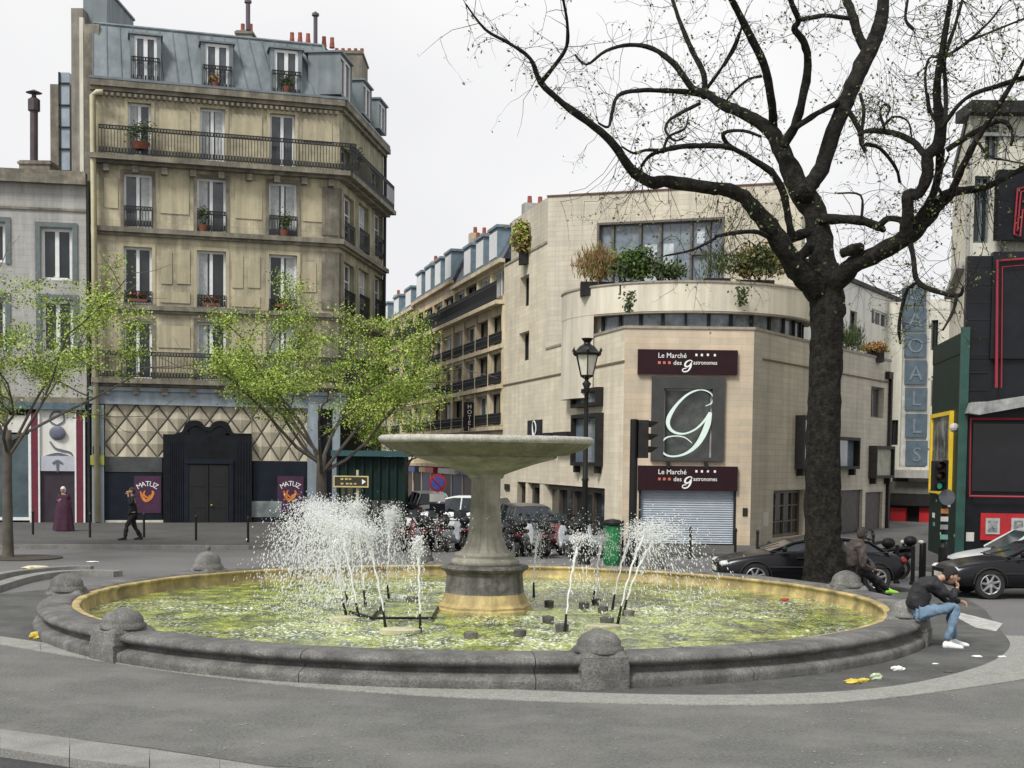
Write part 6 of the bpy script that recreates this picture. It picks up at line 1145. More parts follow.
# ================================================================== CARS
def loft(mb, secs, cap=True):
    n = len(secs[0]); mb.add([p for s_ in secs for p in s_], [(j * n + i, j * n + (i + 1) % n, (j + 1) * n + (i + 1) % n, (j + 1) * n + i) for j in range(len(secs) - 1) for i in range(n)] + ([tuple(range(n - 1, -1, -1)), tuple(range((len(secs) - 1) * n, len(secs) * n))] if cap else [])); return mb
def car(label, paint, L_=4.4, W_=1.75, H=1.42, style='saloon', group='cars parked at the kerb'):
    t = thing('parked_car', (0, 0, 0), label, 'car', group); hw = W_ / 2; x = lambda f: (f - .5) * L_         # nose at +x
    st = [(0, .42, .62, .70), (.015, .30, .80, .86), (.06, .22, .90, .95), (.17, .20, .95, .99), (.35, .20, .96, 1.0), (.62, .20, .94, 1.0), (.72, .20, .92, .99), (.85, .20, .83, .97), (.95, .22, .74, .90), (.985, .28, .66, .80), (1.0, .38, .56, .66)] if style != 'hatch' else \
         [(0, .40, .75, .80), (.02, .28, .92, .90), (.08, .22, .98, .96), (.2, .20, .98, .99), (.6, .20, .95, 1.0), (.74, .20, .93, .99), (.86, .20, .84, .96), (.95, .22, .76, .90), (.985, .28, .66, .80), (1.0, .38, .56, .66)]
    secs = []
    for f, zl, zh, wf in st:
        w_ = hw * wf; secs.append([(x(f), -w_ * .90, zl), (x(f), -w_, zl + (zh - zl) * .25), (x(f), -w_ * .99, zl + (zh - zl) * .62), (x(f), -w_ * .93, zh - .05), (x(f), -w_ * .82, zh), (x(f), 0, zh + .025), (x(f), w_ * .82, zh), (x(f), w_ * .93, zh - .05), (x(f), w_ * .99, zl + (zh - zl) * .62), (x(f), w_, zl + (zh - zl) * .25), (x(f), w_ * .90, zl)])
    mb = MB(); loft(mb, secs); body = mb.build('body', paint, t, smooth=True)
    m_ = body.modifiers.new('sub', 'SUBSURF'); m_.levels = m_.render_levels = 2
    cab = [(.10, .93, .93), (.20, H - .06, .66), (.33, H, .70), (.50, H - .01, .70), (.60, H - .10, .66), (.73, .93, .88)] if style != 'hatch' else [(.03, .95, .93), (.10, H - .06, .68), (.3, H, .71), (.52, H - .01, .70), (.62, H - .10, .66), (.76, .93, .88)]
    def cabsec(f, z, wt, shrink=0):
        zb_ = .86; wb = hw * .90; wtop = hw * wt; return [(x(f), -wb, zb_), (x(f), -wtop - .0, max(z - .06, zb_ + .01)), (x(f), -wtop + .1, z), (x(f), wtop - .1, z), (x(f), wtop, max(z - .06, zb_ + .01)), (x(f), wb, zb_)]
    mb = MB(); loft(mb, [cabsec(*c_) for c_ in cab]); g = mb.build('windows', mat('car_glass', (.03, .036, .042), .08, .3, 2, spec=.5), t, smooth=False)
    mb = MB(); rs = [[(x(f), -hw * wt + .05, z + .004), (x(f), -hw * wt + .12, z + .022), (x(f), 0, z + .04), (x(f), hw * wt - .12, z + .022), (x(f), hw * wt - .05, z + .004), (x(f), 0, z - .02)] for f, z, wt in cab[1:5]]; loft(mb, rs)
    for s_ in (-1, 1):
        P_ = [(x(cab[0][0] + .01), s_ * hw * .91, .9)] + [(x(f), s_ * (hw * wt - .015), z - .03) for f, z, wt in cab[1:5]] + [(x(cab[5][0]), s_ * hw * .89, .92)]; mb.tube(P_, .035, 6)
        f1, f2 = .44, .24; mb.tube([(x(f1), s_ * hw * .905, .9), (x(f1), s_ * hw * .70, H - .03)], .03, 6); mb.tube([(x(f2), s_ * hw * .905, .9), (x(f2), s_ * hw * .68, H - .04)], .035, 6)
    mb.build('roof', paint, t)
    mb = MB()
    for s_ in (-1, 1): mb.tube([(x(.1), s_ * hw * .995, .60), (x(.88), s_ * hw * .985, .56)], .02, 4); mb.tube([(x(.12), s_ * hw * .93, .93), (x(.74), s_ * hw * .91, .93)], .014, 4)
    mb.build('side_trim', frame_d, t)
    for fx in (.17, .81):
        for s_ in (-1, 1):
            wh_ = MB(); wh_.lathe([(.0, -.1), (.32, -.1), (.335, -.06), (.335, .06), (.31, .1), (.22, .1), (.215, .06), (0, .06)], 28); wh_.v = [(x(fx) + a, s_ * (hw * .88 + c_), .335 + b) for a, b, c_ in wh_.v]; w0 = wh_.build('wheel', tyre_m, t)
            k = MB(); k.lathe([(0, .075), (.06, .08), (.07, .06)], 14)
            for j in range(7): a = j * 2 * math.pi / 7; k.tube([(.05 * math.cos(a), .05 * math.sin(a), .07), (.21 * math.cos(a + .12), .21 * math.sin(a + .12), .085)], [.035, .022], 5)
            k.lathe([(.205, .07), (.225, .10), (.215, .105), (.195, .08)], 28); k.v = [(x(fx) + a, s_ * (hw * .88 + c_), .335 + b) for a, b, c_ in k.v]; k.build('rim', rim_m, w0)
            k = MB(); k.lathe([(.36, -.10), (.385, .105), (.36, .115)], 24, a0=0, a1=math.pi); k.v = [(x(fx) + a, s_ * (hw * .885 + c_), .335 + b) for a, b, c_ in k.v]; k.build('wheel_arch', frame_d, t)
    for s_ in (-1, 1):
        k = MB(); k.ball((x(.965), s_ * hw * .68, .63), .13, 12, 8, (1, 1.15, .55)); k.build('headlight', mat('lamp_clear', (.55, .57, .58), .1), t)
        k = MB(); k.ball((x(.022), s_ * hw * .74, .74), .12, 12, 8, (.7, 1.2, .8)); k.build('tail_light', tail_m, t)
        k = MB(); k.ball((x(.665), s_ * (hw + .07), 1.0), .1, 12, 8, (.6, 1, .75)); k.tube([(x(.665), s_ * hw * .9, .94), (x(.665), s_ * (hw + .06), .98)], .02, 5); k.build('mirror', paint, t)
        for f in (.40, .58): k = MB(); k.box(x(f) - .1, x(f) + .06, s_ * hw * .985 - .02, s_ * hw * .985 + .02, .78, .81); k.build('door_handle', frame_d, t)
    for f, nm in ((-.004, 'rear_plate'), (1.001, 'front_plate')): k = MB(); k.box(x(f) - .012, x(f) + .012, -.25, .25, .44, .55); k.build(nm, mat('plate_white', (.6, .6, .5), .5), t)
    k = MB(); k.box(x(.992), x(1.003), -.42, .42, .56, .64); k.build('grille', black_m, t); k = MB(); k.tube([(x(.73), -.3, .95), (x(.66), .1, 1.08)], .01, 4); k.build('wiper', black_m, t); return t
cA = car('black saloon with a red tail lamp parked behind the plane tree trunk', car_blk, 4.35, 1.7, 1.24); cA.location = (X(808, 31.6, 550), 31.7, 0); cA.rotation_euler = (0, 0, R(180))
cB = car('black saloon cut by the right edge in front of the white car', car_blk, 4.7, 1.74, 1.30); cB.location = (X(941, 30.4, 575) + 2.35, 30.6, 0); cB.rotation_euler = (0, 0, R(180))
cC = car('white car parked behind the nearer black saloon at the right edge', car_wht, 4.5, 1.76, 1.46, 'hatch'); cC.location = (X(951, 33.2, 560) + 2.25, 33.2, 0); cC.rotation_euler = (0, 0, R(180))
cD = car('dark car parked at the side wall of the corner block', car_grey, 4.2, 1.7, 1.45, 'hatch'); cD.location = (X(519, 45.5, 530) - .0, 46.2, 0); cD.rotation_euler = (0, 0, R(105))
cE = car('white car parked on the side street behind the pedestal', car_wht, 4.3, 1.75, 1.5, 'hatch'); cE.location = (X(461, 52, 530), 52.5, 0); cE.rotation_euler = (0, 0, R(160))
cF = car('silver car parked far up the side street', car_silver, 4.2, 1.7, 1.45, 'hatch'); cF.location = (X(424, 60, 520), 61, 0); cF.rotation_euler = (0, 0, R(105))
# ================================================================== SCOOTERS
def scooter(label, paint, seat=black_m):
    t = thing('motor_scooter', (0, 0, 0), label, 'motor scooter', 'motor scooters parked behind the fountain')
    for x_ in (-.62, .66):
        k = MB(); k.lathe([(0, -.06), (.25, -.06), (.27, 0), (.25, .06), (0, .06)], 20); k.v = [(x_ + a, c_, .27 + b) for a, b, c_ in k.v]; w_ = k.build('wheel', tyre_m, t); k = MB(); k.lathe([(0, -.066), (.14, -.066), (.14, .066), (0, .066)], 14); k.v = [(x_ + a, c_, .27 + b) for a, b, c_ in k.v]; k.build('rim', rim_m, w_)
    el_ = lambda x_, y_, z0, z1: [(x_, -y_ * .6, z0), (x_, -y_, (z0 + z1) / 2), (x_, -y_ * .6, z1), (x_, y_ * .6, z1), (x_, y_, (z0 + z1) / 2), (x_, y_ * .6, z0)]
    k = MB(); loft(k, [el_(-.95, .08, .62, .70), el_(-.8, .17, .42, .76), el_(-.4, .19, .34, .74), (el_(-.1, .17, .28, .62)), el_(.05, .17, .22, .34), el_(.35, .17, .22, .34), el_(.42, .19, .24, .6), el_(.50, .20, .35, .98), el_(.58, .12, .5, 1.0)]); b = k.build('body', paint, t, smooth=False); m_ = b.modifiers.new('s', 'SUBSURF'); m_.levels = m_.render_levels = 1
    k = MB(); loft(k, [el_(-.9, .11, .72, .86), el_(-.6, .15, .74, .84), el_(-.1, .12, .70, .80), el_(-.02, .08, .66, .74)]); k.build('seat', seat, t)
    k = MB(); k.tube([(.48, -.34, 1.04), (.52, -.12, 1.06), (.52, .12, 1.06), (.48, .34, 1.04)], .02, 6); k.tube([(.52, 0, 1.06), (.68, 0, .3)], .03, 6)
    for s_ in (-1, 1): k.tube([(.5, s_ * .2, 1.06), (.52, s_ * .32, 1.22)], .008, 4); k.ball((.52, s_ * .34, 1.25), .06, 8, 6, (.3, 1, .7))
    k.build('handlebar', black_m, t)
    k = MB(); k.quad((.60, -.15, 1.0), (.60, .15, 1.0), (.48, .11, 1.28), (.48, -.11, 1.28)); k.quad((.606, .15, 1.0), (.606, -.15, 1.0), (.486, -.11, 1.28), (.486, .11, 1.28)); k.build('windscreen', mat('windscreen', (.10, .12, .13), .08, .2, 3), t)
    k = MB(); k.ball((.62, 0, .82), .09, 10, 8, (.6, 1.2, 1)); k.build('headlight', MAT['lamp_clear'], t); k = MB(); k.ball((-.95, 0, .68), .05, 8, 6, (.5, 1.6, 1)); k.build('tail_light', tail_m, t)
    k = MB(); k.ball((.66, 0, .42), .3, 12, 8, (1, .26, .5)); k.build('mudguard', paint, t); return t
prs = [scooter('', car_blk), scooter('', car_silver), scooter('', mat('dark_red_paint', (.12, .02, .03), .3))]
for p_ in prs:
    k = MB(); k.ball((-.88, 0, .98), .17, 14, 10, (1, 1.05, .8)); k.build('top_box', black_m, p_, smooth=True)
uset = set()
for (x, Y, pi, rz, lab) in ((397, 44, 0, 95, 'black scooter nearest the green kiosk'), (408, 43.2, 2, 80, 'dark red scooter second from the kiosk'), (418, 44.2, 1, 100, 'silver scooter with a pale windscreen left of the no parking sign'), (429, 43, 0, 85, 'black scooter in front of the no parking sign'), (441, 44.5, 2, 100, 'dark red scooter right of the no parking sign'), (452, 43.2, 1, 75, 'silver scooter close to the pedestal on its left'), (463, 44, 0, 95, 'black scooter partly hidden by the pedestal on its left'),
                            (512, 41.5, 0, 100, 'black scooter just right of the pedestal'), (526, 42, 1, 80, 'silver scooter in front of the dark car by the side wall'), (540, 41, 0, 95, 'black scooter in front of the narrow side doors'), (553, 42, 2, 70, 'dark red scooter in front of the shop columns'), (566, 41.2, 1, 100, 'silver scooter left of the street lamp'), (579, 42, 0, 85, 'black scooter directly behind the street lamp'), (594, 41.4, 1, 110, 'silver scooter right of the street lamp'),
                            (852, 34.2, 1, 160, 'silver scooter behind the man on the post'), (881, 34.6, 0, 200, 'black scooter with a tall windscreen behind the black saloon')):
    p_ = prs[pi]; place(p_, pi in uset, at_ground(x, Y), R(rz), lab); uset.add(pi)
# ================================================================== PEOPLE
def skin(name, J, E, m, parent, sub=2, org=None):
    O = ORG[parent.name] if parent is not None else Vector(org)
    me = bpy.data.meshes.new(name); me.from_pydata([tuple(Vector(j[0]) - O) for j in J], E, []); o = bpy.data.objects.new('tmp', me); COL.objects.link(o)
    md = o.modifiers.new('s', 'SKIN'); md.use_smooth_shade = True
    for i, j in enumerate(J): r = j[1]; me.skin_vertices[0].data[i].radius = r if hasattr(r, '__len__') else (r, r); me.skin_vertices[0].data[i].use_root = (i == 0)
    s_ = o.modifiers.new('u', 'SUBSURF'); s_.levels = s_.render_levels = sub
    dg = bpy.context.evaluated_depsgraph_get(); nm = bpy.data.meshes.new_from_object(o.evaluated_get(dg)); vs_ = [v.co + O for v in nm.vertices]; fs_ = [tuple(p.vertices) for p in nm.polygons]; bpy.data.objects.remove(o); bpy.data.meshes.remove(nm)
    return vs_, fs_
def skin_obj(name, J, E, m, parent, sub=2, extra=None, org=None):
    cl_ = m in (jacket_m, jean_m, leather_m, cloth_d, robe_m); v, f = skin(name, J, E, m, parent, 3 if cl_ else sub, org); mb = MB()
    if cl_: v = [q + V3((noise.noise(q * 9), noise.noise(q * 9 + V3((5, 0, 0))), noise.noise(q * 9 + V3((0, 7, 0))))) * .022 + V3((noise.noise(q * 24), 0, noise.noise(q * 24 + V3((3, 3, 0))))) * .010 for q in v]
    mb.add(v, f)
    if extra: extra(mb)
    return mb.build(name, m, parent, org=org, smooth=True)
def head_geo(mb, c, fwd, s=1.0):
    fwd = Vector(fwd).normalized(); side = UP.cross(fwd).normalized(); up = fwd.cross(side); side = -side
    def W(p): return fwd * p.x + side * p.y + up * p.z
    def fn(p):
        x_, y_, z_ = p
        if z_ < 0: y_ *= 1 + z_ * 2.6; x_ = x_ * (1 + z_ * 1.2) + (.012 if x_ > 0 else 0)
        if x_ > .06 and abs(y_) < .02 and -.035 < z_ < .015: x_ += .028 * (1 - abs(y_) / .02)
        if x_ > .05 and -.008 < z_ < .03 and .018 < abs(y_) < .045: x_ -= .010
        if x_ > .05 and abs(y_) < .03 and -.075 < z_ < -.05: x_ += .006
        return W(V3((x_, y_, z_)) * s)
    mb.ball(c, 1, 28, 22, (.098, .076, .118), fn)
    for sg in (-1, 1):
        mb.ball(Vector(c) + W(V3((-.005, sg * .077, -.005))) * s, .026 * s, 10, 8, (1, 1, 1), lambda p: W(V3((p.x, p.y * .45, p.z * 1.35))))
def face_bits(par, c, fwd, s=1.0):
    fwd = Vector(fwd).normalized(); side = UP.cross(fwd).normalized(); up = fwd.cross(side)
    for sg in (-1, 1):
        k = MB(); k.ball(Vector(c) + (fwd * .083 + side * sg * .031 + up * .012) * s, .012 * s, 8, 6); k.build('eye', black_m, par)
        k = MB(); k.tube([Vector(c) + (fwd * .090 + side * sg * .018 + up * .034) * s, Vector(c) + (fwd * .080 + side * sg * .046 + up * .034) * s], .005 * s, 4); k.build('eyebrow', hair_m, par)
    k = MB(); k.tube([Vector(c) + (fwd * .086 + side * a + up * -.058) * s for a in (-.022, 0, .022)], .006 * s, 5); k.build('mouth', mat('lips', (.30, .10, .08), .5), par)
def hair(par, c, fwd, s=1.0, low=-.02, m=None, back=-.08, name='hair'):
    fwd = Vector(fwd).normalized(); side = UP.cross(fwd).normalized(); up = fwd.cross(side); mb = MB()
    def fn(p):
        x_, y_, z_ = p; lim = .035 if x_ > .03 else (low if x_ > -.02 else back)
        if z_ < lim: z_ = lim + (z_ - lim) * .12; x_ *= .9; y_ *= .93
        q = V3((x_, y_, z_)); q *= 1 + .05 * noise.noise(q * 60); return (fwd * q.x + side * q.y + up * q.z) * s
    mb.ball(c, 1, 28, 20, (.110, .088, .130), fn); return mb.build(name, m or hair_m, par, smooth=True)
def hand_geo(mb, wrist, d, n, curl=.6, s=1.0, par=None, thumb=1):
    """palm along d with the back of the hand towards n; five fingers of different lengths curled towards -n"""
    d = Vector(d).normalized(); n = Vector(n); n = (n - d * n.dot(d)).normalized(); sd = d.cross(n); w0 = Vector(wrist); J = [(w0 - d * .02 * s, .026 * s), (w0 + d * .03 * s, (.036 * s, .018 * s)), (w0 + d * .075 * s, (.038 * s, .016 * s))]; E = [(0, 1), (1, 2)]
    v, f = skin('h', J, E, None, None, 2, (0, 0, 0)); mb.add(v, f)
    for i, (off, ln) in enumerate(((-.030, .068), (-.010, .078), (.011, .073), (.030, .056))):
        p = w0 + d * .07 * s + sd * off * s; J = [(p, .0095 * s)]; dd = d.copy()
        for k in range(3): dd = (dd - n * curl * (.5 + .35 * k)).normalized(); p = p + dd * ln * s / 3 * (1.1, 1, .85)[k]; J.append((p, (.009, .0085, .007)[k] * s))
        v, f = skin('f', J, [(0, 1), (1, 2), (2, 3)], None, None, 1, (0, 0, 0)); mb.add(v, f)
    p = w0 + d * .02 * s + sd * -.034 * thumb * s; dd = (d * .7 - sd * .8 * thumb - n * .2).normalized(); J = [(p, .012 * s)]
    for k in range(3): p = p + dd * .026 * s; J.append((p, (.011, .0105, .008)[k] * s)); dd = (dd + d * .35 - n * .15).normalized()
    v, f = skin('t', J, [(0, 1), (1, 2), (2, 3)], None, None, 1, (0, 0, 0)); mb.add(v, f)
def shoe(par, heel, fwd, m, s=1.0, name='shoe'):
    fwd = Vector(fwd); fwd.z = 0; fwd.normalize(); sd = V3((-fwd.y, fwd.x, 0)); h = Vector(heel); mb = MB(); secs = []
    for t_, w_, z1 in ((-.06, .030, .07), (-.04, .040, .10), (.02, .042, .115), (.08, .044, .085), (.14, .050, .065), (.20, .046, .05), (.235, .028, .032)):
        c_ = h + fwd * t_ * s; secs.append([tuple(c_ + sd * a * w_ * s + UP * z * s) for a, z in ((-1, 0), (-1, z1 * .5), (-.6, z1 * .9), (0, z1), (.6, z1 * .9), (1, z1 * .5), (1, 0))])
    loft(mb, secs); return mb.build(name, m, par, smooth=True)
# man sitting on the rim, elbows on his knees, hand at his face
Yp = 21.9
def pm(px, py, dy=0.0): return at(px, py, Yp + dy)
base = G(948, 648); mn = thing('person', (base.x, base.y, 0), 'man in black jacket, blue jeans and white shoes sitting hunched on the basin rim', 'person')
hip = pm(918, 607); hip.z = .58; kn = (pm(957, 606, -.16), pm(951, 608, .14)); an = (pm(947, 640, -.15), pm(953, 637, .13)); an[0].z = .10; an[1].z = .10
sh_c = pm(931, 583); nk = pm(942, 577); hd_ = pm(951, 576.5); hd_.z += .01; el_b = (kn[0] + V3((-.10, -.02, .10)), kn[1] + V3((-.06, 0, .11))); sh_ = (sh_c + V3((0, -.17, .0)), sh_c + V3((.0, .17, 0)))
hip_l = (hip + V3((.04, -.10, 0)), hip + V3((.04, .10, 0))); fw = V3((.96, -.10, -.22)); wr = (hd_ + V3((.10, -.05, -.17)), kn[1] + V3((.16, -.12, .12)))
J = [(hip, .11), (hip.lerp(sh_c, .5) + V3((-.06, 0, .07)), .10), (sh_c, .10), (nk, .06), (hd_ - V3((.03, 0, .03)), .065)]; E = [(0, 1), (1, 2), (2, 3), (3, 4)]
def chain(J, E, start, pts): 
    i = start
    for p in pts: J.append(p); E.append((i, len(J) - 1)); i = len(J) - 1
for s_ in (0, 1):
    chain(J, E, 2, [(sh_[s_], .065), (el_b[s_], .042), (wr[s_], .028)]); chain(J, E, 0, [(hip_l[s_], .095), (kn[s_], .062), (kn[s_].lerp(an[s_], .35), .058), (an[s_], .04)])
def ex(mb):
    head_geo(mb, hd_, fw, 1.14); hand_geo(mb, wr[0], (hd_ + V3((.085, -.02, -.06)) - wr[0]), V3((1, -.4, 0)), .5, thumb=1); hand_geo(mb, wr[1], V3((.3, -.5, -.35)), V3((.7, 0, .5)), .6, thumb=-1)
bd_m = skin_obj('body', J, E, skin_m, mn, 2, ex); face_bits(mn, hd_, fw, 1.14); hair(mn, hd_ + V3((-.012, 0, .012)), fw, 1.16, .0)
jj = [(hip + V3((-.05, 0, .0)), .19), (hip.lerp(sh_c, .3) + V3((-.06, 0, .05)), .20), (hip.lerp(sh_c, .7) + V3((-.05, 0, .04)), .205), (sh_c, .165), (nk.lerp(sh_c, .35), .10)]; ee = [(0, 1), (1, 2), (2, 3), (3, 4)]
for s_ in (0, 1): chain(jj, ee, 3, [(sh_[s_], .115), (sh_[s_].lerp(el_b[s_], .55) + V3((0, 0, .01)), .095), (el_b[s_] + V3((0, 0, .012)), .082), (el_b[s_].lerp(wr[s_], .85), .052)])
skin_obj('jacket', jj, ee, jacket_m, mn, 2)
jj = [(hip + V3((.02, 0, .0)), .125)]; ee = []
for s_ in (0, 1): chain(jj, ee, 0, [(hip_l[s_], .118), (hip_l[s_].lerp(kn[s_], .5), .10), (kn[s_], .083), (kn[s_].lerp(an[s_], .4), .078), (an[s_] + V3((0, 0, .02)), .068)])
skin_obj('jeans', jj, ee, jean_m, mn, 2)
for s_ in (0, 1): shoe(mn, (an[s_].x, an[s_].y, .01), (1, -.15, 0), shoe_m, 1.1)
# man in leather jacket sitting on the domed post
Yp = 27.6; base = G(868, 592); mn = thing('person', (X(862, Yp, 570), Yp, 0), 'man in a shiny brown leather jacket and dark trousers sitting on a domed post', 'person')
hip = pm(857, 572); hip.z = .86; sh_c = pm(856, 545); nk = pm(861, 540); hd_ = pm(862.5, 534); fw = V3((.8, .55, -.1)); sh_ = (sh_c + V3((.06, -.18, 0)), sh_c + V3((-.06, .18, 0)))
kn = (pm(874, 577, .02), pm(872, 577, .3)); an = (pm(888, 590, .12), pm(881, 592, .36)); hip_l = (hip + V3((.06, -.09, -.02)), hip + V3((.04, .1, -.02))); el_b = (pm(863, 566, -.24), pm(868, 562, .3)); wr = (pm(874, 570, -.08), pm(876, 570, .16))
J = [(hip, .13), (hip.lerp(sh_c, .5) + V3((-.04, 0, 0)), .12), (sh_c, .12), (nk, .055), (hd_ - V3((.01, 0, .04)), .06)]; E = [(0, 1), (1, 2), (2, 3), (3, 4)]
for s_ in (0, 1): chain(J, E, 2, [(sh_[s_], .065), (el_b[s_], .042), (wr[s_], .028)]); chain(J, E, 0, [(hip_l[s_], .095), (kn[s_], .062), (an[s_], .04)])
def ex(mb): head_geo(mb, hd_, fw, 1.12); hand_geo(mb, wr[0], V3((.8, .4, -.2)), UP, .5); hand_geo(mb, wr[1], V3((.8, -.4, -.2)), UP, .5, thumb=-1)
dk = mat('dark_skin', (.10, .06, .045), .6, .1, 12); skin_obj('body', J, E, dk, mn, 2, ex); face_bits(mn, hd_, fw); hair(mn, hd_ + V3((-.01, -.01, .008)), fw, 1.10, .0, mat('cropped_hair', (.03, .022, .02), .8, .3, 30))
jj = [(hip + V3((0, 0, -.02)), .20), (hip.lerp(sh_c, .35) + V3((-.02, 0, 0)), .205), (hip.lerp(sh_c, .7) + V3((-.02, 0, 0)), .215), (sh_c + V3((-.01, 0, -.02)), .195), (nk.lerp(sh_c, .35), .11)]; ee = [(0, 1), (1, 2), (2, 3), (3, 4)]
for s_ in (0, 1): chain(jj, ee, 3, [(sh_[s_] - UP * .03, .12), (sh_[s_].lerp(el_b[s_], .5), .10), (el_b[s_], .085), (el_b[s_].lerp(wr[s_], .85), .048)])
skin_obj('jacket', jj, ee, leather_m, mn, 2); jj = [(hip, .155)]; ee = []
for s_ in (0, 1): chain(jj, ee, 0, [(hip_l[s_], .12), (kn[s_], .085), (kn[s_].lerp(an[s_], .5), .075), (an[s_], .06)])
skin_obj('trousers', jj, ee, cloth_d, mn, 2)
for s_ in (0, 1): shoe(mn, an[s_] - UP * .07, (1, .2, 0), mat('lime_shoe', (.25, .5, .06), .6) if s_ == 0 else cloth_d, 1.0)
def stander(px, py, H, label, fw, top, bottom, hairm, stride=.0, robe=None, arm=None, seed=0):
    g0 = G(px, py, .12); f = Vector(fw).normalized(); sd = V3((f.y, -f.x, 0)); k = H / 1.72; t = thing('person', g0, label, 'person'); Pz = lambda a, b, z: g0 + f * a * k + sd * b * k + UP * z * k
    hip = Pz(0, 0, .90); chst = Pz(.01, 0, 1.28); nk = Pz(.02, 0, 1.46); hd_ = Pz(.04, 0, 1.60); J = [(hip, .12), (chst, .125), (nk, .052), (hd_ - UP * .05, .055)]; E = [(0, 1), (1, 2), (2, 3)]
    an = (Pz(stride, -.09, .09), Pz(-stride, .09, .09)); kn = (Pz(stride * .65 + .03, -.09, .49), Pz(-stride * .3 + .04, .09, .48)); sh_ = (Pz(0, -.19, 1.38), Pz(0, .19, 1.38))
    el_ = [Pz(-.06, -.25, 1.12), Pz(-.03, .26, 1.12)]; wr = [Pz(.06, -.24, .9), Pz(.03, .25, .88)]
    if arm: el_[arm[0]] = Pz(.10, (-.24, .24)[arm[0]], 1.16); wr[arm[0]] = Pz(.16, (-.12, .12)[arm[0]], arm[1])
    for s_ in (0, 1): chain(J, E, 1, [(sh_[s_], .06), (el_[s_], .04), (wr[s_], .027)]); chain(J, E, 0, [(Pz(0, (-.09, .09)[s_], .86), .09), (kn[s_], .058), (an[s_], .038)])
    def ex(mb):
        head_geo(mb, hd_, f, k)
        for s_ in (0, 1): hand_geo(mb, wr[s_], wr[s_] - el_[s_], sd * (1, -1)[s_] * -1, .35, k, thumb=(1, -1)[s_])
    skin_obj('body', J, E, skin_m, t, 2, ex); face_bits(t, hd_, f, k)
    jj = [(Pz(0, 0, .72), .16), (Pz(0, 0, 1.02), .155), (Pz(0, 0, 1.3), .155), (nk.lerp(chst, .25), .08)]; ee = [(0, 1), (1, 2), (2, 3)]
    for s_ in (0, 1): chain(jj, ee, 2, [(sh_[s_], .085), (el_[s_], .06), (el_[s_].lerp(wr[s_], .85), .045)])
    skin_obj('jacket' if not robe else 'robe_top', jj, ee, top, t, 2)
    if robe:
        mb = MB(); n_ = 36; vs_ = []
        for z, r in ((1.30, .22), (1.0, .30), (.7, .35), (.4, .38), (.12, .42), (.03, .43)):
            for i in range(n_): a = 2 * math.pi * i / n_; rr_ = r * (1 + .06 * math.sin(a * 7 + z) * (1.25 - z)); vs_.append(Pz(rr_ * .8 * math.cos(a), rr_ * math.sin(a), z))
        mb.add(vs_, [(j * n_ + i, j * n_ + (i + 1) % n_, (j + 1) * n_ + (i + 1) % n_, (j + 1) * n_ + i) for j in range(5) for i in range(n_)]); mb.build('robe', bottom, t, smooth=True); hair(t, hd_ + V3((0, 0, .0)), f, k * 1.12, -.12, hairm, -.2, name='headscarf')
    else:
        jj = [(Pz(0, 0, .9), .14)]; ee = []
        for s_ in (0, 1): chain(jj, ee, 0, [(Pz(0, (-.09, .09)[s_], .82), .105), (kn[s_], .078), (an[s_], .062)])
        skin_obj('trousers', jj, ee, bottom, t, 2); hair(t, hd_ - f * .012 + UP * .01, f, k, .0, hairm)
    for s_ in (0, 1): shoe(t, an[s_] - UP * .08 * k, f, cloth_d, k)
    return t
stander(64, 531, 1.62, 'person in a long plum robe and white headscarf standing at the burgundy doorway', (-.3, -1, 0), robe_m, robe_m, scarf_m, .02, True, (1, 1.2))
stander(133, 540, 1.74, 'man in black clothes walking left past the shop poster with a hand at his mouth', (-1, -.35, 0), cloth_d, cloth_d, mat('brown_hair', (.05, .03, .02), .8, .3, 30), .26, None, (0, 1.5))
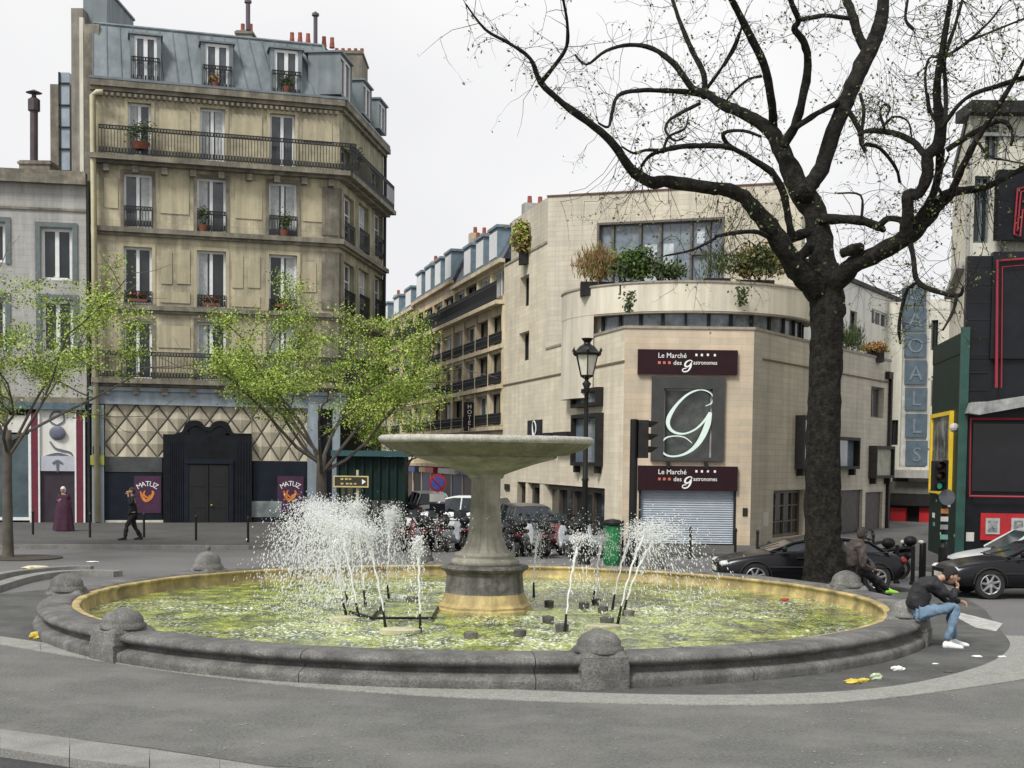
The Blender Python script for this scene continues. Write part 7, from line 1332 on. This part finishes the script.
# ================================================================== SMALL THINGS
rnd = random.Random(21)
def litter(px, py, s_, m, label, flat=.35, z=.012):
    p = G(px, py, z); mb = MB(); mb.ball((p.x, p.y, p.z + s_ * flat * .5), s_, 10, 7, (1, .7, flat), lambda q: q * (1 + .45 * noise.noise(q * 30 + V3((px, 0, 0))))); tag(mb.build('paper_scrap', m, org=p), label, 'litter', 'litter on the paving')
yl = mat('yellow_wrapper', (.55, .42, .06), .6, .3, 20); litter(898, 670, .11, paper, 'crumpled white paper on the asphalt near the right-hand edge post'); litter(876, 679, .09, mat('greenish_wrapper', (.42, .5, .33), .6, .4, 20), 'greenish white crumpled wrapper right of the yellow scraps', .6); litter(853, 683, .11, yl, 'yellow scrap close to the basin foot'); litter(864, 681, .08, yl, 'smaller yellow scrap beside the greenish wrapper')
litter(38, 638, .14, yl, 'bright yellow scrap by the left end of the pale kerb band', .5); litter(36, 568.5, .34, mat('cream_lid', (.6, .56, .36), .6, .1, 10), 'flat cream coloured lid lying by the curved kerb', .15); litter(93, 562, .16, paper, 'small white sheet on the road behind the curved kerb', .1)
for i, (x, y, s_, w_) in enumerate(((962, 646, .05, 'white scrap in front of the white shoes'), (1002, 657, .07, 'pale scrap on the kerb band near the right edge'), (977, 657, .09, 'flat white scrap right of the seated man'), (948, 672, .07, 'dark wet leaf beside a white scrap'), (935, 664, .05, 'tiny white scrap below the white shoes'))): litter(x, y, s_, paper if i != 3 else bark_s, w_, .2)
mb = MB()
for i in range(420):
    x = rnd.uniform(0, 1024); y = rnd.uniform(700, 766) if rnd.random() < .6 else rnd.uniform(640, 700); p = G(x, y, .018); s_ = rnd.choice((.008, .012, .02)); a = rnd.uniform(0, 3); dx, dy = math.cos(a) * s_, math.sin(a) * s_
    if (p - FC).length < RO + .1: continue
    mb.add([(p.x - dx, p.y - dy, p.z), (p.x + dy * .6, p.y - dx * .6, p.z), (p.x + dx, p.y + dy, p.z), (p.x - dy * .6, p.y + dx * .6, p.z)], [(0, 1, 2, 3)])
tag(mb.build('ground_specks', mat('specks', (.33, .33, .31), .9, .4, 30)), kind='stuff')
for px, py, m_, lab in ((785, 599.5, red_p, 'small red scrap lying on the inner lip of the basin'),):
    p = G(px, py, .44); mb = MB(); mb.ball(p, .06, 8, 6, (1.4, .7, .5)); tag(mb.build('paper_scrap', m_, org=p), lab, 'litter', 'litter on the paving')
mb = MB(); p = at(489, 429, 25.3); mb.ball(p, .07, 8, 6, (1.6, .8, .6))
